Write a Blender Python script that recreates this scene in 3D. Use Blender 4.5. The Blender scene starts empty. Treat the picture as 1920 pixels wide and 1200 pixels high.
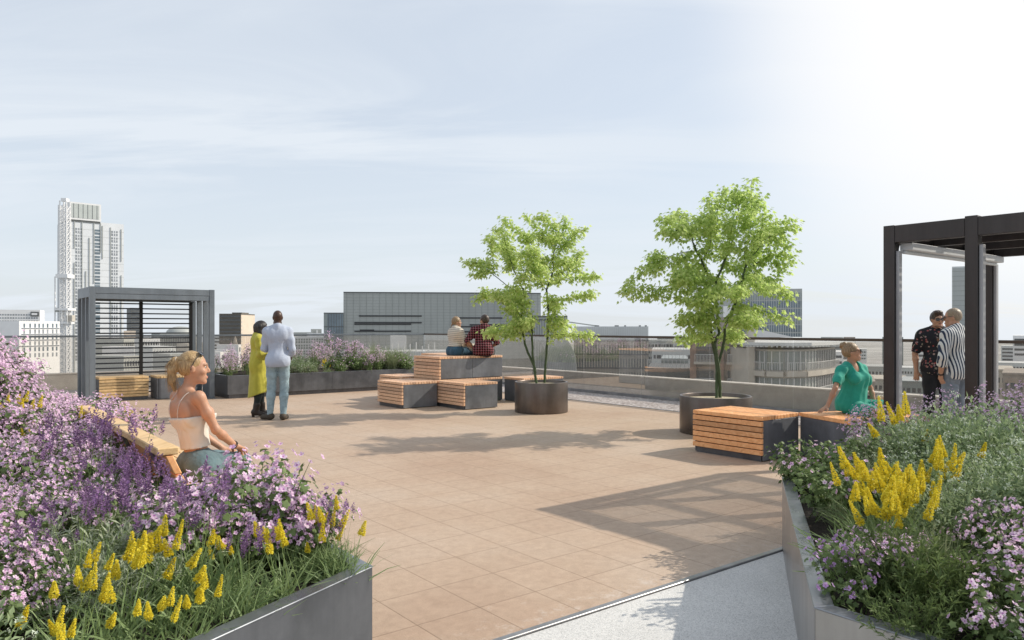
import bpy, bmesh, math, random
import numpy as np
from mathutils import Vector, Matrix

random.seed(7)
rng = np.random.default_rng(11)
SC = bpy.context.scene
COL = SC.collection
F, CX, HY, EYE = 1397.0, 960.0, 614.0, 1.55        # focal length in photo pixels, principal column, horizon row, eye height
U2 = Vector((0.788, 0.616, 0)); U1 = Vector((-0.616, 0.788, 0))   # the two building directions of the terrace


def AB(a, b, z=0.0):
    """terrace coordinates: a along U2, b along U1"""
    return Vector((0.788 * a - 0.616 * b, 0.616 * a + 0.788 * b, z))


def at(px, py, d):
    """world point seen at photo pixel (px, py) at depth d"""
    return Vector(((px - CX) / F * d, d, EYE - (py - HY) / F * d))


def smooth(e0, e1, x):
    t = min(1.0, max(0.0, (x - e0) / (e1 - e0)))
    return t * t * (3 - 2 * t)


# ------------------------------------------------------------------ materials
MATS = {}


def nodemat(name):
    m = bpy.data.materials.new(name)
    m.use_nodes = True
    nt = m.node_tree
    b = nt.nodes['Principled BSDF']
    MATS[name] = m
    return m, nt, b


def N(nt, typ, **kw):
    n = nt.nodes.new(typ)
    for k, v in kw.items():
        if k.startswith('i_'):
            key = k[2:]
            key = int(key) if key.isdigit() else key.replace('_', ' ')
            n.inputs[key].default_value = v
        else:
            setattr(n, k, v)
    return n


def L(nt, a, b):
    nt.links.new(a, b)


def rgb(c):
    return (c[0], c[1], c[2], 1.0)


def ramp(nt, fac, stops):
    r = nt.nodes.new('ShaderNodeValToRGB')
    el = r.color_ramp.elements
    while len(el) < len(stops):
        el.new(0.5)
    for e, (p, c) in zip(el, stops):
        e.position = p
        e.color = rgb(c) if len(c) == 3 else c
    L(nt, fac, r.inputs['Fac'])
    return r


def coords(nt, scale=(1, 1, 1), rot=(0, 0, 0), kind='Object'):
    tc = N(nt, 'ShaderNodeTexCoord')
    mp = N(nt, 'ShaderNodeMapping')
    mp.inputs['Scale'].default_value = scale
    mp.inputs['Rotation'].default_value = rot
    L(nt, tc.outputs[kind], mp.inputs['Vector'])
    return mp.outputs['Vector']


def simple(name, c, rough=0.6, metal=0.0, var=0.12, scale=6.0, bump=0.0, bscale=60.0, spec=0.5, stretch=(1, 1, 1), kind='Object'):
    """base colour with soft cloudy variation and a fine bump"""
    m, nt, b = nodemat(name)
    v = coords(nt, stretch, kind=kind)
    n = N(nt, 'ShaderNodeTexNoise', i_Scale=scale, i_Detail=6.0, i_Roughness=0.6)
    L(nt, v, n.inputs['Vector'])
    lo = [max(0, x * (1 - var)) for x in c]
    hi = [min(1, x * (1 + var)) for x in c]
    r = ramp(nt, n.outputs['Fac'], [(0.3, lo), (0.7, hi)])
    L(nt, r.outputs['Color'], b.inputs['Base Color'])
    b.inputs['Roughness'].default_value = rough
    b.inputs['Metallic'].default_value = metal
    b.inputs['Specular IOR Level'].default_value = spec
    if bump > 0:
        n2 = N(nt, 'ShaderNodeTexNoise', i_Scale=bscale, i_Detail=4.0)
        L(nt, v, n2.inputs['Vector'])
        bp = N(nt, 'ShaderNodeBump', i_Strength=bump, i_Distance=0.01)
        L(nt, n2.outputs['Fac'], bp.inputs['Height'])
        L(nt, bp.outputs['Normal'], b.inputs['Normal'])
    return m


def leafmat(name, c1, c2, trans=0.35, rough=0.55, c3=None):
    """leaf / petal: colour differs per loose piece, a little light passes through"""
    m, nt, b = nodemat(name)
    g = N(nt, 'ShaderNodeNewGeometry')
    oi = N(nt, 'ShaderNodeObjectInfo')
    ad = N(nt, 'ShaderNodeMath', operation='MULTIPLY_ADD', i_1=0.25)
    L(nt, oi.outputs['Random'], ad.inputs[0])
    mu = N(nt, 'ShaderNodeMath', operation='MULTIPLY', i_1=0.75)
    L(nt, g.outputs['Random Per Island'], mu.inputs[0])
    L(nt, mu.outputs[0], ad.inputs[2])
    stops = [(0.0, c1), (1.0, c2)] if c3 is None else [(0.0, c1), (0.6, c2), (1.0, c3)]
    r = ramp(nt, ad.outputs[0], stops)
    L(nt, r.outputs['Color'], b.inputs['Base Color'])
    b.inputs['Roughness'].default_value = rough
    b.inputs['Specular IOR Level'].default_value = 0.3
    tr = N(nt, 'ShaderNodeBsdfTranslucent')
    L(nt, r.outputs['Color'], tr.inputs['Color'])
    mx = N(nt, 'ShaderNodeMixShader', i_Fac=trans)
    L(nt, b.outputs[0], mx.inputs[1]); L(nt, tr.outputs[0], mx.inputs[2])
    L(nt, mx.outputs[0], nt.nodes['Material Output'].inputs['Surface'])
    return m


# ------------------------------------------------------------------ mesh builder
ORIG = {}


class MB:
    def __init__(s):
        s.v = []; s.f = []; s.m = []; s.mi = 0

    def quad(s, *p):
        n = len(s.v); s.v.extend([tuple(q) for q in p]); s.f.append(tuple(range(n, n + len(p)))); s.m.append(s.mi)

    def hexa(s, c):
        """8 corners: bottom four counter-clockwise seen from above, then the top four"""
        n = len(s.v); s.v.extend([tuple(q) for q in c])
        for f in ((3, 2, 1, 0), (4, 5, 6, 7), (0, 1, 5, 4), (1, 2, 6, 5), (2, 3, 7, 6), (3, 0, 4, 7)):
            s.f.append(tuple(n + i for i in f)); s.m.append(s.mi)

    def abox(s, a0, a1, b0, b1, z0, z1):
        s.hexa([AB(a0, b0, z0), AB(a1, b0, z0), AB(a1, b1, z0), AB(a0, b1, z0), AB(a0, b0, z1), AB(a1, b0, z1), AB(a1, b1, z1), AB(a0, b1, z1)])

    def box(s, x0, x1, y0, y1, z0, z1):
        s.hexa([(x0, y0, z0), (x1, y0, z0), (x1, y1, z0), (x0, y1, z0), (x0, y0, z1), (x1, y0, z1), (x1, y1, z1), (x0, y1, z1)])

    def bar(s, p, q, w, h, up=(0, 0, 1)):
        """box of section w x h from p to q"""
        p = Vector(p); q = Vector(q); d = (q - p).normalized()
        up = Vector(up)
        if abs(d.dot(up)) > 0.95: up = Vector((0, 1, 0))
        x = d.cross(up).normalized(); z = x.cross(d).normalized()
        x *= w / 2; z *= h / 2
        s.hexa([p - x - z, p + x - z, q + x - z, q - x - z, p - x + z, p + x + z, q + x + z, q - x + z])

    def prism(s, pts, z0, z1):
        """vertical prism over a counter-clockwise footprint"""
        n = len(s.v); k = len(pts)
        s.v.extend([(p[0], p[1], z0) for p in pts]); s.v.extend([(p[0], p[1], z1) for p in pts])
        s.f.append(tuple(n + i for i in reversed(range(k)))); s.m.append(s.mi)
        s.f.append(tuple(n + k + i for i in range(k))); s.m.append(s.mi)
        for i in range(k):
            j = (i + 1) % k
            s.f.append((n + i, n + j, n + k + j, n + k + i)); s.m.append(s.mi)

    def tube(s, pts, rad, k=6, cap=True):
        pts = [Vector(p) for p in pts]
        rad = rad if hasattr(rad, '__len__') else [rad] * len(pts)
        n = len(s.v); prev = None
        for i, p in enumerate(pts):
            d = (pts[min(i + 1, len(pts) - 1)] - pts[max(i - 1, 0)]).normalized()
            ref = Vector((0, 0, 1)) if abs(d.z) < 0.9 else Vector((1, 0, 0))
            if prev is None: x = d.cross(ref).normalized()
            else:
                x = prev - d * prev.dot(d); x = x.normalized() if x.length > 1e-6 else d.cross(ref).normalized()
            prev = x; y = d.cross(x)
            for j in range(k):
                t = 2 * math.pi * j / k
                s.v.append(tuple(p + (x * math.cos(t) + y * math.sin(t)) * rad[i]))
        for i in range(len(pts) - 1):
            for j in range(k):
                j2 = (j + 1) % k
                s.f.append((n + i * k + j, n + i * k + j2, n + (i + 1) * k + j2, n + (i + 1) * k + j)); s.m.append(s.mi)
        if cap:
            s.f.append(tuple(n + j for j in reversed(range(k)))); s.m.append(s.mi)
            e = n + (len(pts) - 1) * k
            s.f.append(tuple(e + j for j in range(k))); s.m.append(s.mi)

    def lathe(s, c, prof, k=64):
        n = len(s.v)
        for r, z in prof:
            for j in range(k):
                t = 2 * math.pi * j / k
                s.v.append((c[0] + r * math.cos(t), c[1] + r * math.sin(t), c[2] + z))
        for i in range(len(prof) - 1):
            for j in range(k):
                j2 = (j + 1) % k
                s.f.append((n + i * k + j, n + i * k + j2, n + (i + 1) * k + j2, n + (i + 1) * k + j)); s.m.append(s.mi)

    def build(s, name, mat, parent=None, bevel=0.0, smooth_=False, origin=None):
        if parent is not None: o0 = ORIG[parent.name]
        elif origin is not None: o0 = Vector(origin)
        else:
            arr = np.array(s.v); c = (arr.min(0) + arr.max(0)) / 2
            o0 = Vector((c[0], c[1], arr[:, 2].min()))
        me = bpy.data.meshes.new(name)
        vv = (np.array(s.v, dtype=float) - np.array(o0)) if len(s.v) else []
        me.from_pydata(vv.tolist(), [], s.f)
        mats = mat if isinstance(mat, (list, tuple)) else [mat]
        for m in mats: me.materials.append(m)
        if len(mats) > 1:
            me.polygons.foreach_set('material_index', np.array(s.m, dtype=np.int32))
        if bevel > 0:
            bm = bmesh.new(); bm.from_mesh(me)
            bmesh.ops.bevel(bm, geom=bm.edges[:], offset=bevel, segments=1, affect='EDGES', clamp_overlap=True)
            bm.to_mesh(me); bm.free()
        if smooth_:
            me.polygons.foreach_set('use_smooth', np.ones(len(me.polygons), dtype=bool))
        me.update()
        o = bpy.data.objects.new(name, me); COL.objects.link(o)
        ORIG[o.name] = o0
        if parent is not None: o.parent = parent
        else: o.location = o0
        return o


def tag(o, label=None, cat=None, group=None, kind=None):
    if label: o['label'] = label
    if cat: o['category'] = cat
    if group: o['group'] = group
    if kind: o['kind'] = kind
    return o


def empty(name, loc, label=None, cat=None, group=None):
    o = bpy.data.objects.new(name, None); COL.objects.link(o)
    o.location = loc; o.empty_display_size = 0.2
    ORIG[o.name] = Vector(loc)
    return tag(o, label, cat, group)


def copy_tree(o, parent=None):
    c = o.copy(); COL.objects.link(c)
    if parent is not None: c.parent = parent
    for ch in list(o.children): copy_tree(ch, c)
    return c
# ------------------------------------------------------------------ world, sun, camera
SUN_H = Vector((1.36, 0.38, 1.0)).normalized()      # towards the sun
SUN_EL = math.asin(SUN_H.z); SUN_AZ = math.atan2(SUN_H.x, SUN_H.y)
w = bpy.data.worlds.new("World"); SC.world = w; w.use_nodes = True
nt = w.node_tree
bg = nt.nodes['Background']
sky = N(nt, 'ShaderNodeTexSky', sky_type='NISHITA', sun_disc=False)
sky.sun_elevation = SUN_EL; sky.sun_rotation = SUN_AZ
sky.altitude = 50; sky.air_density = 1.0; sky.dust_density = 1.6; sky.ozone_density = 1.5
tc = N(nt, 'ShaderNodeTexCoord')
sx = N(nt, 'ShaderNodeSeparateXYZ'); L(nt, tc.outputs['Generated'], sx.inputs[0])
zz = N(nt, 'ShaderNodeMath', operation='MAXIMUM', i_1=0.0); L(nt, sx.outputs['Z'], zz.inputs[0])
zs_ = N(nt, 'ShaderNodeMath', operation='MAXIMUM', i_1=0.02); L(nt, sx.outputs['Z'], zs_.inputs[0])
skv = N(nt, 'ShaderNodeCombineXYZ'); L(nt, sx.outputs['X'], skv.inputs[0]); L(nt, sx.outputs['Y'], skv.inputs[1]); L(nt, zs_.outputs[0], skv.inputs[2]); L(nt, skv.outputs[0], sky.inputs['Vector'])
za = N(nt, 'ShaderNodeMath', operation='ADD', i_1=0.16); L(nt, zz.outputs[0], za.inputs[0])
dx = N(nt, 'ShaderNodeMath', operation='DIVIDE'); L(nt, sx.outputs['X'], dx.inputs[0]); L(nt, za.outputs[0], dx.inputs[1])
dy = N(nt, 'ShaderNodeMath', operation='DIVIDE'); L(nt, sx.outputs['Y'], dy.inputs[0]); L(nt, za.outputs[0], dy.inputs[1])
cv = N(nt, 'ShaderNodeCombineXYZ'); L(nt, dx.outputs[0], cv.inputs[0]); L(nt, dy.outputs[0], cv.inputs[1])
mp = N(nt, 'ShaderNodeMapping'); mp.inputs['Rotation'].default_value = (0, 0, math.radians(-18)); mp.inputs['Scale'].default_value = (0.42, 1.5, 1)
mp.inputs['Location'].default_value = (3.1, 1.7, 0)
L(nt, cv.outputs[0], mp.inputs['Vector'])
n1 = N(nt, 'ShaderNodeTexNoise', i_Scale=1.1, i_Detail=9.0, i_Roughness=0.58, i_Distortion=0.9); L(nt, mp.outputs[0], n1.inputs['Vector'])
n2 = N(nt, 'ShaderNodeTexNoise', i_Scale=0.55, i_Detail=3.0, i_Roughness=0.5, i_Distortion=0.3); L(nt, mp.outputs[0], n2.inputs['Vector'])
c1 = ramp(nt, n1.outputs['Fac'], [(0.42, (0, 0, 0)), (0.61, (1, 1, 1))])
c2 = ramp(nt, n2.outputs['Fac'], [(0.35, (0.25, 0.25, 0.25)), (0.65, (1, 1, 1))])
cm = N(nt, 'ShaderNodeMath', operation='MULTIPLY'); L(nt, c1.outputs['Color'], cm.inputs[0]); L(nt, c2.outputs['Color'], cm.inputs[1])
cf = N(nt, 'ShaderNodeMath', operation='MULTIPLY_ADD', i_1=0.34, i_2=0.69); L(nt, cm.outputs[0], cf.inputs[0])
hz = N(nt, 'ShaderNodeMapRange', interpolation_type='SMOOTHSTEP'); hz.inputs['From Min'].default_value = 0.30; hz.inputs['From Max'].default_value = 0.0; hz.inputs['To Max'].default_value = 0.10
L(nt, zz.outputs[0], hz.inputs['Value'])
cf2 = N(nt, 'ShaderNodeMath', operation='ADD'); L(nt, cf.outputs[0], cf2.inputs[0]); L(nt, hz.outputs[0], cf2.inputs[1]); cf = cf2
cfc = N(nt, 'ShaderNodeMath', operation='MINIMUM', i_1=0.95); L(nt, cf.outputs[0], cfc.inputs[0])
mixc = N(nt, 'ShaderNodeMix', data_type='RGBA')
mixc.inputs['B'].default_value = (5.4, 5.8, 6.25, 1)          # thin high cloud
L(nt, cfc.outputs[0], mixc.inputs['Factor']); L(nt, sky.outputs[0], mixc.inputs['A'])
# bright sun glow painted into the sky colour, centred away from the sun itself
sd = N(nt, 'ShaderNodeVectorMath', operation='DOT_PRODUCT'); sd.inputs[1].default_value = (0.575, 0.737, 0.355)
nrm = N(nt, 'ShaderNodeVectorMath', operation='NORMALIZE'); L(nt, tc.outputs['Generated'], nrm.inputs[0]); L(nt, nrm.outputs[0], sd.inputs[0])
mr = N(nt, 'ShaderNodeMapRange', interpolation_type='SMOOTHERSTEP'); mr.inputs['From Min'].default_value = 0.905; mr.inputs['From Max'].default_value = 1.0
L(nt, sd.outputs['Value'], mr.inputs['Value'])
mixg = N(nt, 'ShaderNodeMix', data_type='RGBA'); mixg.inputs['B'].default_value = (6.8, 6.8, 6.85, 1)
L(nt, mr.outputs[0], mixg.inputs['Factor']); L(nt, mixc.outputs['Result'], mixg.inputs['A'])
L(nt, mixg.outputs['Result'], bg.inputs['Color'])
bg.inputs['Strength'].default_value = 0.15

sl = bpy.data.lights.new('sun', 'SUN'); sl.energy = 4.6; sl.angle = math.radians(0.55); sl.color = (1.0, 0.915, 0.785)
so = bpy.data.objects.new('sun', sl); COL.objects.link(so)
so.rotation_euler = SUN_H.to_track_quat('Z', 'Y').to_euler()
so.location = (30, 10, 40)

cam = bpy.data.cameras.new('camera'); co = bpy.data.objects.new('camera', cam); COL.objects.link(co)
cam.sensor_width = 36; cam.lens = F / 1920 * 36; cam.shift_y = (HY - 600) / 1920
cam.clip_end = 6000; cam.clip_start = 0.05
co.location = (0, 0, EYE); co.rotation_euler = (math.radians(90), 0, 0)
SC.camera = co
SC.view_settings.view_transform = 'Standard'; SC.view_settings.look = 'None'
SC.view_settings.exposure = 0.0; SC.view_settings.gamma = 1.0
SC.cycles.max_bounces = 8; SC.cycles.transparent_max_bounces = 24
SC.cycles.sample_clamp_indirect = 6.0
SC.cycles.use_denoising = True

# ------------------------------------------------------------------ terrace materials
def paving_mat():
    m, nt, b = nodemat('paving_stone')
    ang = math.atan2(U2.y, U2.x)
    v = coords(nt, (1, 1, 1), (0, 0, -ang))
    br = N(nt, 'ShaderNodeTexBrick', offset=0.0, squash=1.0, i_Scale=1.0)
    br.inputs['Mortar Size'].default_value = 0.0030; br.inputs['Mortar Smooth'].default_value = 0.15
    br.inputs['Brick Width'].default_value = 0.4; br.inputs['Row Height'].default_value = 0.42
    br.inputs['Bias'].default_value = 0.0
    br.inputs['Color1'].default_value = (0.98, 0.98, 0.98, 1); br.inputs['Color2'].default_value = (1.015, 1.015, 1.015, 1); br.inputs['Mortar'].default_value = (0.54, 0.51, 0.48, 1)
    L(nt, v, br.inputs['Vector'])
    n1 = N(nt, 'ShaderNodeTexNoise', i_Scale=0.5, i_Detail=4.0, i_Roughness=0.6); L(nt, v, n1.inputs['Vector'])
    r1 = ramp(nt, n1.outputs['Fac'], [(0.32, (0.395, 0.282, 0.205)), (0.5, (0.445, 0.335, 0.25)), (0.68, (0.47, 0.372, 0.292))])
    n2 = N(nt, 'ShaderNodeTexNoise', i_Scale=240.0, i_Detail=3.0, i_Roughness=0.7); L(nt, v, n2.inputs['Vector'])
    r2 = ramp(nt, n2.outputs['Fac'], [(0.30, (0.50, 0.47, 0.45)), (0.47, (0.94, 0.94, 0.94)), (0.60, (1.10, 1.10, 1.10)), (0.72, (1.8, 1.8, 1.8))])
    n3 = N(nt, 'ShaderNodeTexNoise', i_Scale=14.0, i_Detail=8.0, i_Roughness=0.75); L(nt, v, n3.inputs['Vector'])
    r3 = ramp(nt, n3.outputs['Fac'], [(0.3, (0.86, 0.85, 0.84)), (0.7, (1.12, 1.12, 1.12))])
    mx = None
    cur = r1.outputs['Color']
    for src in (r2.outputs['Color'], r3.outputs['Color'], br.outputs['Color']):
        mm = N(nt, 'ShaderNodeMix', data_type='RGBA', blend_type='MULTIPLY'); mm.inputs['Factor'].default_value = 1.0
        L(nt, cur, mm.inputs['A']); L(nt, src, mm.inputs['B']); cur = mm.outputs['Result']
    # pale lime bloom near the edge of the paving
    sp = N(nt, 'ShaderNodeSeparateXYZ'); L(nt, v, sp.inputs[0])
    eg = N(nt, 'ShaderNodeMapRange'); eg.inputs['From Min'].default_value = 3.9; eg.inputs['From Max'].default_value = 3.0; eg.inputs['To Max'].default_value = 0.22
    L(nt, sp.outputs['Y'], eg.inputs['Value'])
    n4 = N(nt, 'ShaderNodeTexNoise', i_Scale=5.0, i_Detail=12.0, i_Roughness=0.88); L(nt, v, n4.inputs['Vector'])
    sm = N(nt, 'ShaderNodeMath', operation='ADD'); L(nt, eg.outputs[0], sm.inputs[0]); L(nt, n4.outputs['Fac'], sm.inputs[1])
    rw = ramp(nt, sm.outputs[0], [(0.72, (0, 0, 0)), (0.86, (0.6, 0.6, 0.6))])
    me = N(nt, 'ShaderNodeMix', data_type='RGBA'); me.inputs['B'].default_value = (0.62, 0.57, 0.52, 1)
    L(nt, rw.outputs['Color'], me.inputs['Factor']); L(nt, cur, me.inputs['A'])
    L(nt, me.outputs['Result'], b.inputs['Base Color'])
    b.inputs['Roughness'].default_value = 0.72
    b.inputs['Specular IOR Level'].default_value = 0.35
    h = N(nt, 'ShaderNodeMath', operation='MULTIPLY_ADD', i_1=0.12)
    L(nt, n2.outputs['Fac'], h.inputs[0])
    inv = N(nt, 'ShaderNodeMath', operation='SUBTRACT', i_0=1.0); L(nt, br.outputs['Fac'], inv.inputs[1]); L(nt, inv.outputs[0], h.inputs[2])
    bp = N(nt, 'ShaderNodeBump', i_Strength=0.35, i_Distance=0.004); L(nt, h.outputs[0], bp.inputs['Height'])
    L(nt, bp.outputs['Normal'], b.inputs['Normal'])
    return m


def speckle_mat(name, stops, scale, rough=0.85, bump=0.5, big=0.1):
    m, nt, b = nodemat(name)
    v = coords(nt)
    vo = N(nt, 'ShaderNodeTexVoronoi', i_Scale=scale); L(nt, v, vo.inputs['Vector'])
    sp = N(nt, 'ShaderNodeSeparateColor'); L(nt, vo.outputs['Color'], sp.inputs[0])
    r = ramp(nt, sp.outputs[0], stops)
    n = N(nt, 'ShaderNodeTexNoise', i_Scale=1.3, i_Detail=6.0); L(nt, v, n.inputs['Vector'])
    r2 = ramp(nt, n.outputs['Fac'], [(0.3, (1 - big,) * 3), (0.7, (1 + big,) * 3)])
    mm = N(nt, 'ShaderNodeMix', data_type='RGBA', blend_type='MULTIPLY'); mm.inputs['Factor'].default_value = 1.0
    L(nt, r.outputs['Color'], mm.inputs['A']); L(nt, r2.outputs['Color'], mm.inputs['B'])
    L(nt, mm.outputs['Result'], b.inputs['Base Color'])
    b.inputs['Roughness'].default_value = rough
    bp = N(nt, 'ShaderNodeBump', i_Strength=bump, i_Distance=0.006, invert=True)
    L(nt, vo.outputs['Distance'], bp.inputs['Height']); L(nt, bp.outputs['Normal'], b.inputs['Normal'])
    return m


def metal_mat(name, c, rough=0.38, metal=0.55, var=0.25, drops=True):
    m, nt, b = nodemat(name)
    v = coords(nt)
    n = N(nt, 'ShaderNodeTexNoise', i_Scale=3.2, i_Detail=8.0, i_Roughness=0.65); L(nt, v, n.inputs['Vector'])
    r = ramp(nt, n.outputs['Fac'], [(0.3, [x * (1 - var) for x in c]), (0.7, [x * (1 + var) for x in c])])
    vs = coords(nt, (7, 7, 0.7)); ns_ = N(nt, 'ShaderNodeTexNoise', i_Scale=1.0, i_Detail=7.0, i_Roughness=0.65); L(nt, vs, ns_.inputs['Vector'])
    rs_ = ramp(nt, ns_.outputs['Fac'], [(0.35, (0.80, 0.80, 0.79)), (0.6, (1.04, 1.04, 1.04)), (0.74, (1.22, 1.21, 1.19))])
    ml = N(nt, 'ShaderNodeMix', data_type='RGBA', blend_type='MULTIPLY'); ml.inputs['Factor'].default_value = 0.7; L(nt, r.outputs['Color'], ml.inputs['A']); L(nt, rs_.outputs['Color'], ml.inputs['B'])
    L(nt, ml.outputs['Result'], b.inputs['Base Color'])
    rr = ramp(nt, n.outputs['Fac'], [(0.3, (rough - 0.07,) * 3), (0.7, (rough + 0.1,) * 3)])
    L(nt, rr.outputs['Color'], b.inputs['Roughness'])
    b.inputs['Metallic'].default_value = metal
    n2 = N(nt, 'ShaderNodeTexNoise', i_Scale=1.6, i_Detail=2.0); L(nt, v, n2.inputs['Vector'])
    bp = N(nt, 'ShaderNodeBump', i_Strength=0.08, i_Distance=0.03); L(nt, n2.outputs['Fac'], bp.inputs['Height']); L(nt, bp.outputs['Normal'], b.inputs['Normal'])
    return m


def wood_mat(name, c1, c2, c3):
    """boards: each board its own tone, grain along U1"""
    m, nt, b = nodemat(name)
    g = N(nt, 'ShaderNodeNewGeometry')
    ang = math.atan2(U2.y, U2.x)
    v = coords(nt, (30, 2.0, 30), (0, 0, -ang))
    ofs = N(nt, 'ShaderNodeVectorMath', operation='SCALE'); ofs.inputs[0].default_value = (37, 11, 53)
    L(nt, g.outputs['Random Per Island'], ofs.inputs['Scale'])
    av = N(nt, 'ShaderNodeVectorMath', operation='ADD'); L(nt, v, av.inputs[0]); L(nt, ofs.outputs[0], av.inputs[1])
    n = N(nt, 'ShaderNodeTexNoise', i_Scale=1.0, i_Detail=6.0, i_Roughness=0.6, i_Distortion=0.6); L(nt, av.outputs[0], n.inputs['Vector'])
    r = ramp(nt, n.outputs['Fac'], [(0.3, c1), (0.52, c2), (0.75, c3)])
    rb = ramp(nt, g.outputs['Random Per Island'], [(0, (0.72, 0.73, 0.75)), (0.5, (1.0, 1.0, 1.0)), (1, (1.14, 1.12, 1.08))])
    mm = N(nt, 'ShaderNodeMix', data_type='RGBA', blend_type='MULTIPLY'); mm.inputs['Factor'].default_value = 1.0
    L(nt, r.outputs['Color'], mm.inputs['A']); L(nt, rb.outputs['Color'], mm.inputs['B'])
    L(nt, mm.outputs['Result'], b.inputs['Base Color'])
    b.inputs['Roughness'].default_value = 0.55; b.inputs['Specular IOR Level'].default_value = 0.35
    bp = N(nt, 'ShaderNodeBump', i_Strength=0.25, i_Distance=0.003); L(nt, n.outputs['Fac'], bp.inputs['Height']); L(nt, bp.outputs['Normal'], b.inputs['Normal'])
    return m


def glass_mat(name, tint=(0.90, 0.91, 0.90), veil=0.05, refl=1.0):
    m, nt, b = nodemat(name)
    nt.nodes.remove(b)
    t = N(nt, 'ShaderNodeBsdfTransparent'); t.inputs['Color'].default_value = rgb(tint)
    d = N(nt, 'ShaderNodeBsdfDiffuse'); d.inputs['Color'].default_value = (0.74, 0.69, 0.63, 1)
    g = N(nt, 'ShaderNodeBsdfGlossy'); g.inputs['Roughness'].default_value = 0.015; g.inputs['Color'].default_value = (0.95,) * 3 + (1,)
    m1 = N(nt, 'ShaderNodeMixShader', i_Fac=veil); L(nt, t.outputs[0], m1.inputs[1]); L(nt, d.outputs[0], m1.inputs[2])
    fr = N(nt, 'ShaderNodeFresnel', i_IOR=1.5)
    fm = N(nt, 'ShaderNodeMath', operation='MULTIPLY', i_1=refl); L(nt, fr.outputs[0], fm.inputs[0])
    m2 = N(nt, 'ShaderNodeMixShader'); L(nt, fm.outputs[0], m2.inputs[0]); L(nt, m1.outputs[0], m2.inputs[1]); L(nt, g.outputs[0], m2.inputs[2])
    L(nt, m2.outputs[0], nt.nodes['Material Output'].inputs['Surface'])
    return m


M_PAVE = paving_mat()
M_PATH = speckle_mat('pale_aggregate', [(0.0, (0.40, 0.40, 0.39)), (0.35, (0.54, 0.54, 0.53)), (1.0, (0.66, 0.65, 0.63))], 190.0, bump=0.3)
M_GRAVEL = speckle_mat('gravel_stones', [(0.0, (0.16, 0.13, 0.12)), (0.35, (0.36, 0.30, 0.28)), (0.7, (0.50, 0.45, 0.43)), (1.0, (0.72, 0.70, 0.68))], 34.0, bump=1.0)
M_CONC = simple('concrete', (0.50, 0.49, 0.47), 0.85, var=0.14, scale=4.0, bump=0.15)
M_ROOF = simple('roof_slab_grey', (0.35, 0.35, 0.34), 0.9)
M_STEEL = metal_mat('dark_planter_steel', (0.125, 0.130, 0.142), 0.36, 0.55)
M_PANEL = metal_mat('blue_grey_steel_panel', (0.165, 0.175, 0.195), 0.38, 0.4)
M_ALU = metal_mat('brushed_aluminium', (0.36, 0.36, 0.37), 0.45, 0.5, 0.05)
M_EDGE = metal_mat('edging_steel', (0.30, 0.30, 0.31), 0.4, 0.6)
M_PERG = metal_mat('pergola_blue_grey', (0.165, 0.19, 0.215), 0.42, 0.25, 0.1)
M_PERGD = metal_mat('pergola_anthracite', (0.066, 0.058, 0.055), 0.36, 0.85, 0.1)
M_BLACK = simple('black_powder_coat', (0.012, 0.012, 0.013), 0.45, 0.2)
M_BRONZE = metal_mat('bronze_pot', (0.15, 0.125, 0.11), 0.33, 0.8, 0.15)
M_RAIL = metal_mat('bronze_rail', (0.10, 0.075, 0.06), 0.4, 0.5, 0.1)
M_BLIND = simple('blind_cassette_white', (0.58, 0.59, 0.60), 0.5, var=0.04)
M_WOOD = wood_mat('larch_boards', (0.64, 0.29, 0.120), (0.80, 0.405, 0.182), (0.86, 0.50, 0.26))
M_WOODY = wood_mat('pale_larch_boards', (0.47, 0.31, 0.15), (0.60, 0.42, 0.22), (0.68, 0.50, 0.29))
M_SOIL = simple('planting_soil', (0.030, 0.022, 0.016), 0.95, var=0.5, scale=30, bump=0.8, bscale=50)
M_SAND = simple('pot_mulch', (0.42, 0.36, 0.26), 0.9, var=0.25, scale=60, bump=0.6, bscale=120)
M_GLASS = glass_mat('balustrade_glass', (0.915, 0.90, 0.88), 0.05, 0.28)  # brown reflection of the deck is mixed into the tint and veil colours

# ------------------------------------------------------------------ the ground of the terrace
BE = 2.96            # paving / path edge (b), also the line of both planters' corners
AW, BW = 12.43, 20.42   # faces of the two parapets
m = MB(); m.quad(AB(-12, BE, 0), AB(10.8, BE, 0), AB(10.8, BW - 0.9, 0), AB(-12, BW - 0.9, 0))
pave = tag(m.build('terrace_paving', M_PAVE, origin=(0, 0, 0)), 'warm sand coloured square paving of the roof terrace', 'paving', kind='structure')
m = MB(); m.quad(AB(-12, -9, 0), AB(10.8, -9, 0), AB(10.8, BE - 0.05, 0), AB(-12, BE - 0.05, 0))
tag(m.build('path', M_PATH, origin=(0, 0, 0)), 'pale aggregate path leading onto the brown paving', 'path', kind='structure')
m = MB(); m.quad(AB(10.83, -9, -0.004), AB(AW, -9, -0.004), AB(AW, BW, -0.004), AB(10.83, BW, -0.004)); m.quad(AB(-12, BW - 0.87, -0.004), AB(10.8, BW - 0.87, -0.004), AB(10.8, BW, -0.004), AB(-12, BW, -0.004))
tag(m.build('gravel_strip', M_GRAVEL, origin=(0, 0, 0)), 'speckled gravel strip between the paving and the glass balustrade', 'gravel', kind='structure')
m = MB(); m.abox(1.3, 5.2, BE - 0.045, BE - 0.004, -0.02, 0.012); m.abox(-12, 1.29, BE - 0.045, BE - 0.004, -0.02, 0.012); m.abox(5.21, 10.8, BE - 0.045, BE - 0.004, -0.02, 0.012)
m.abox(10.802, 10.828, -9, BW - 0.9, -0.02, 0.012)
tag(m.build('paving_edging', M_EDGE, origin=(0, 0, 0), bevel=0.003), 'thin steel edging strip round the brown paving', 'edging', kind='structure')
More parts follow.
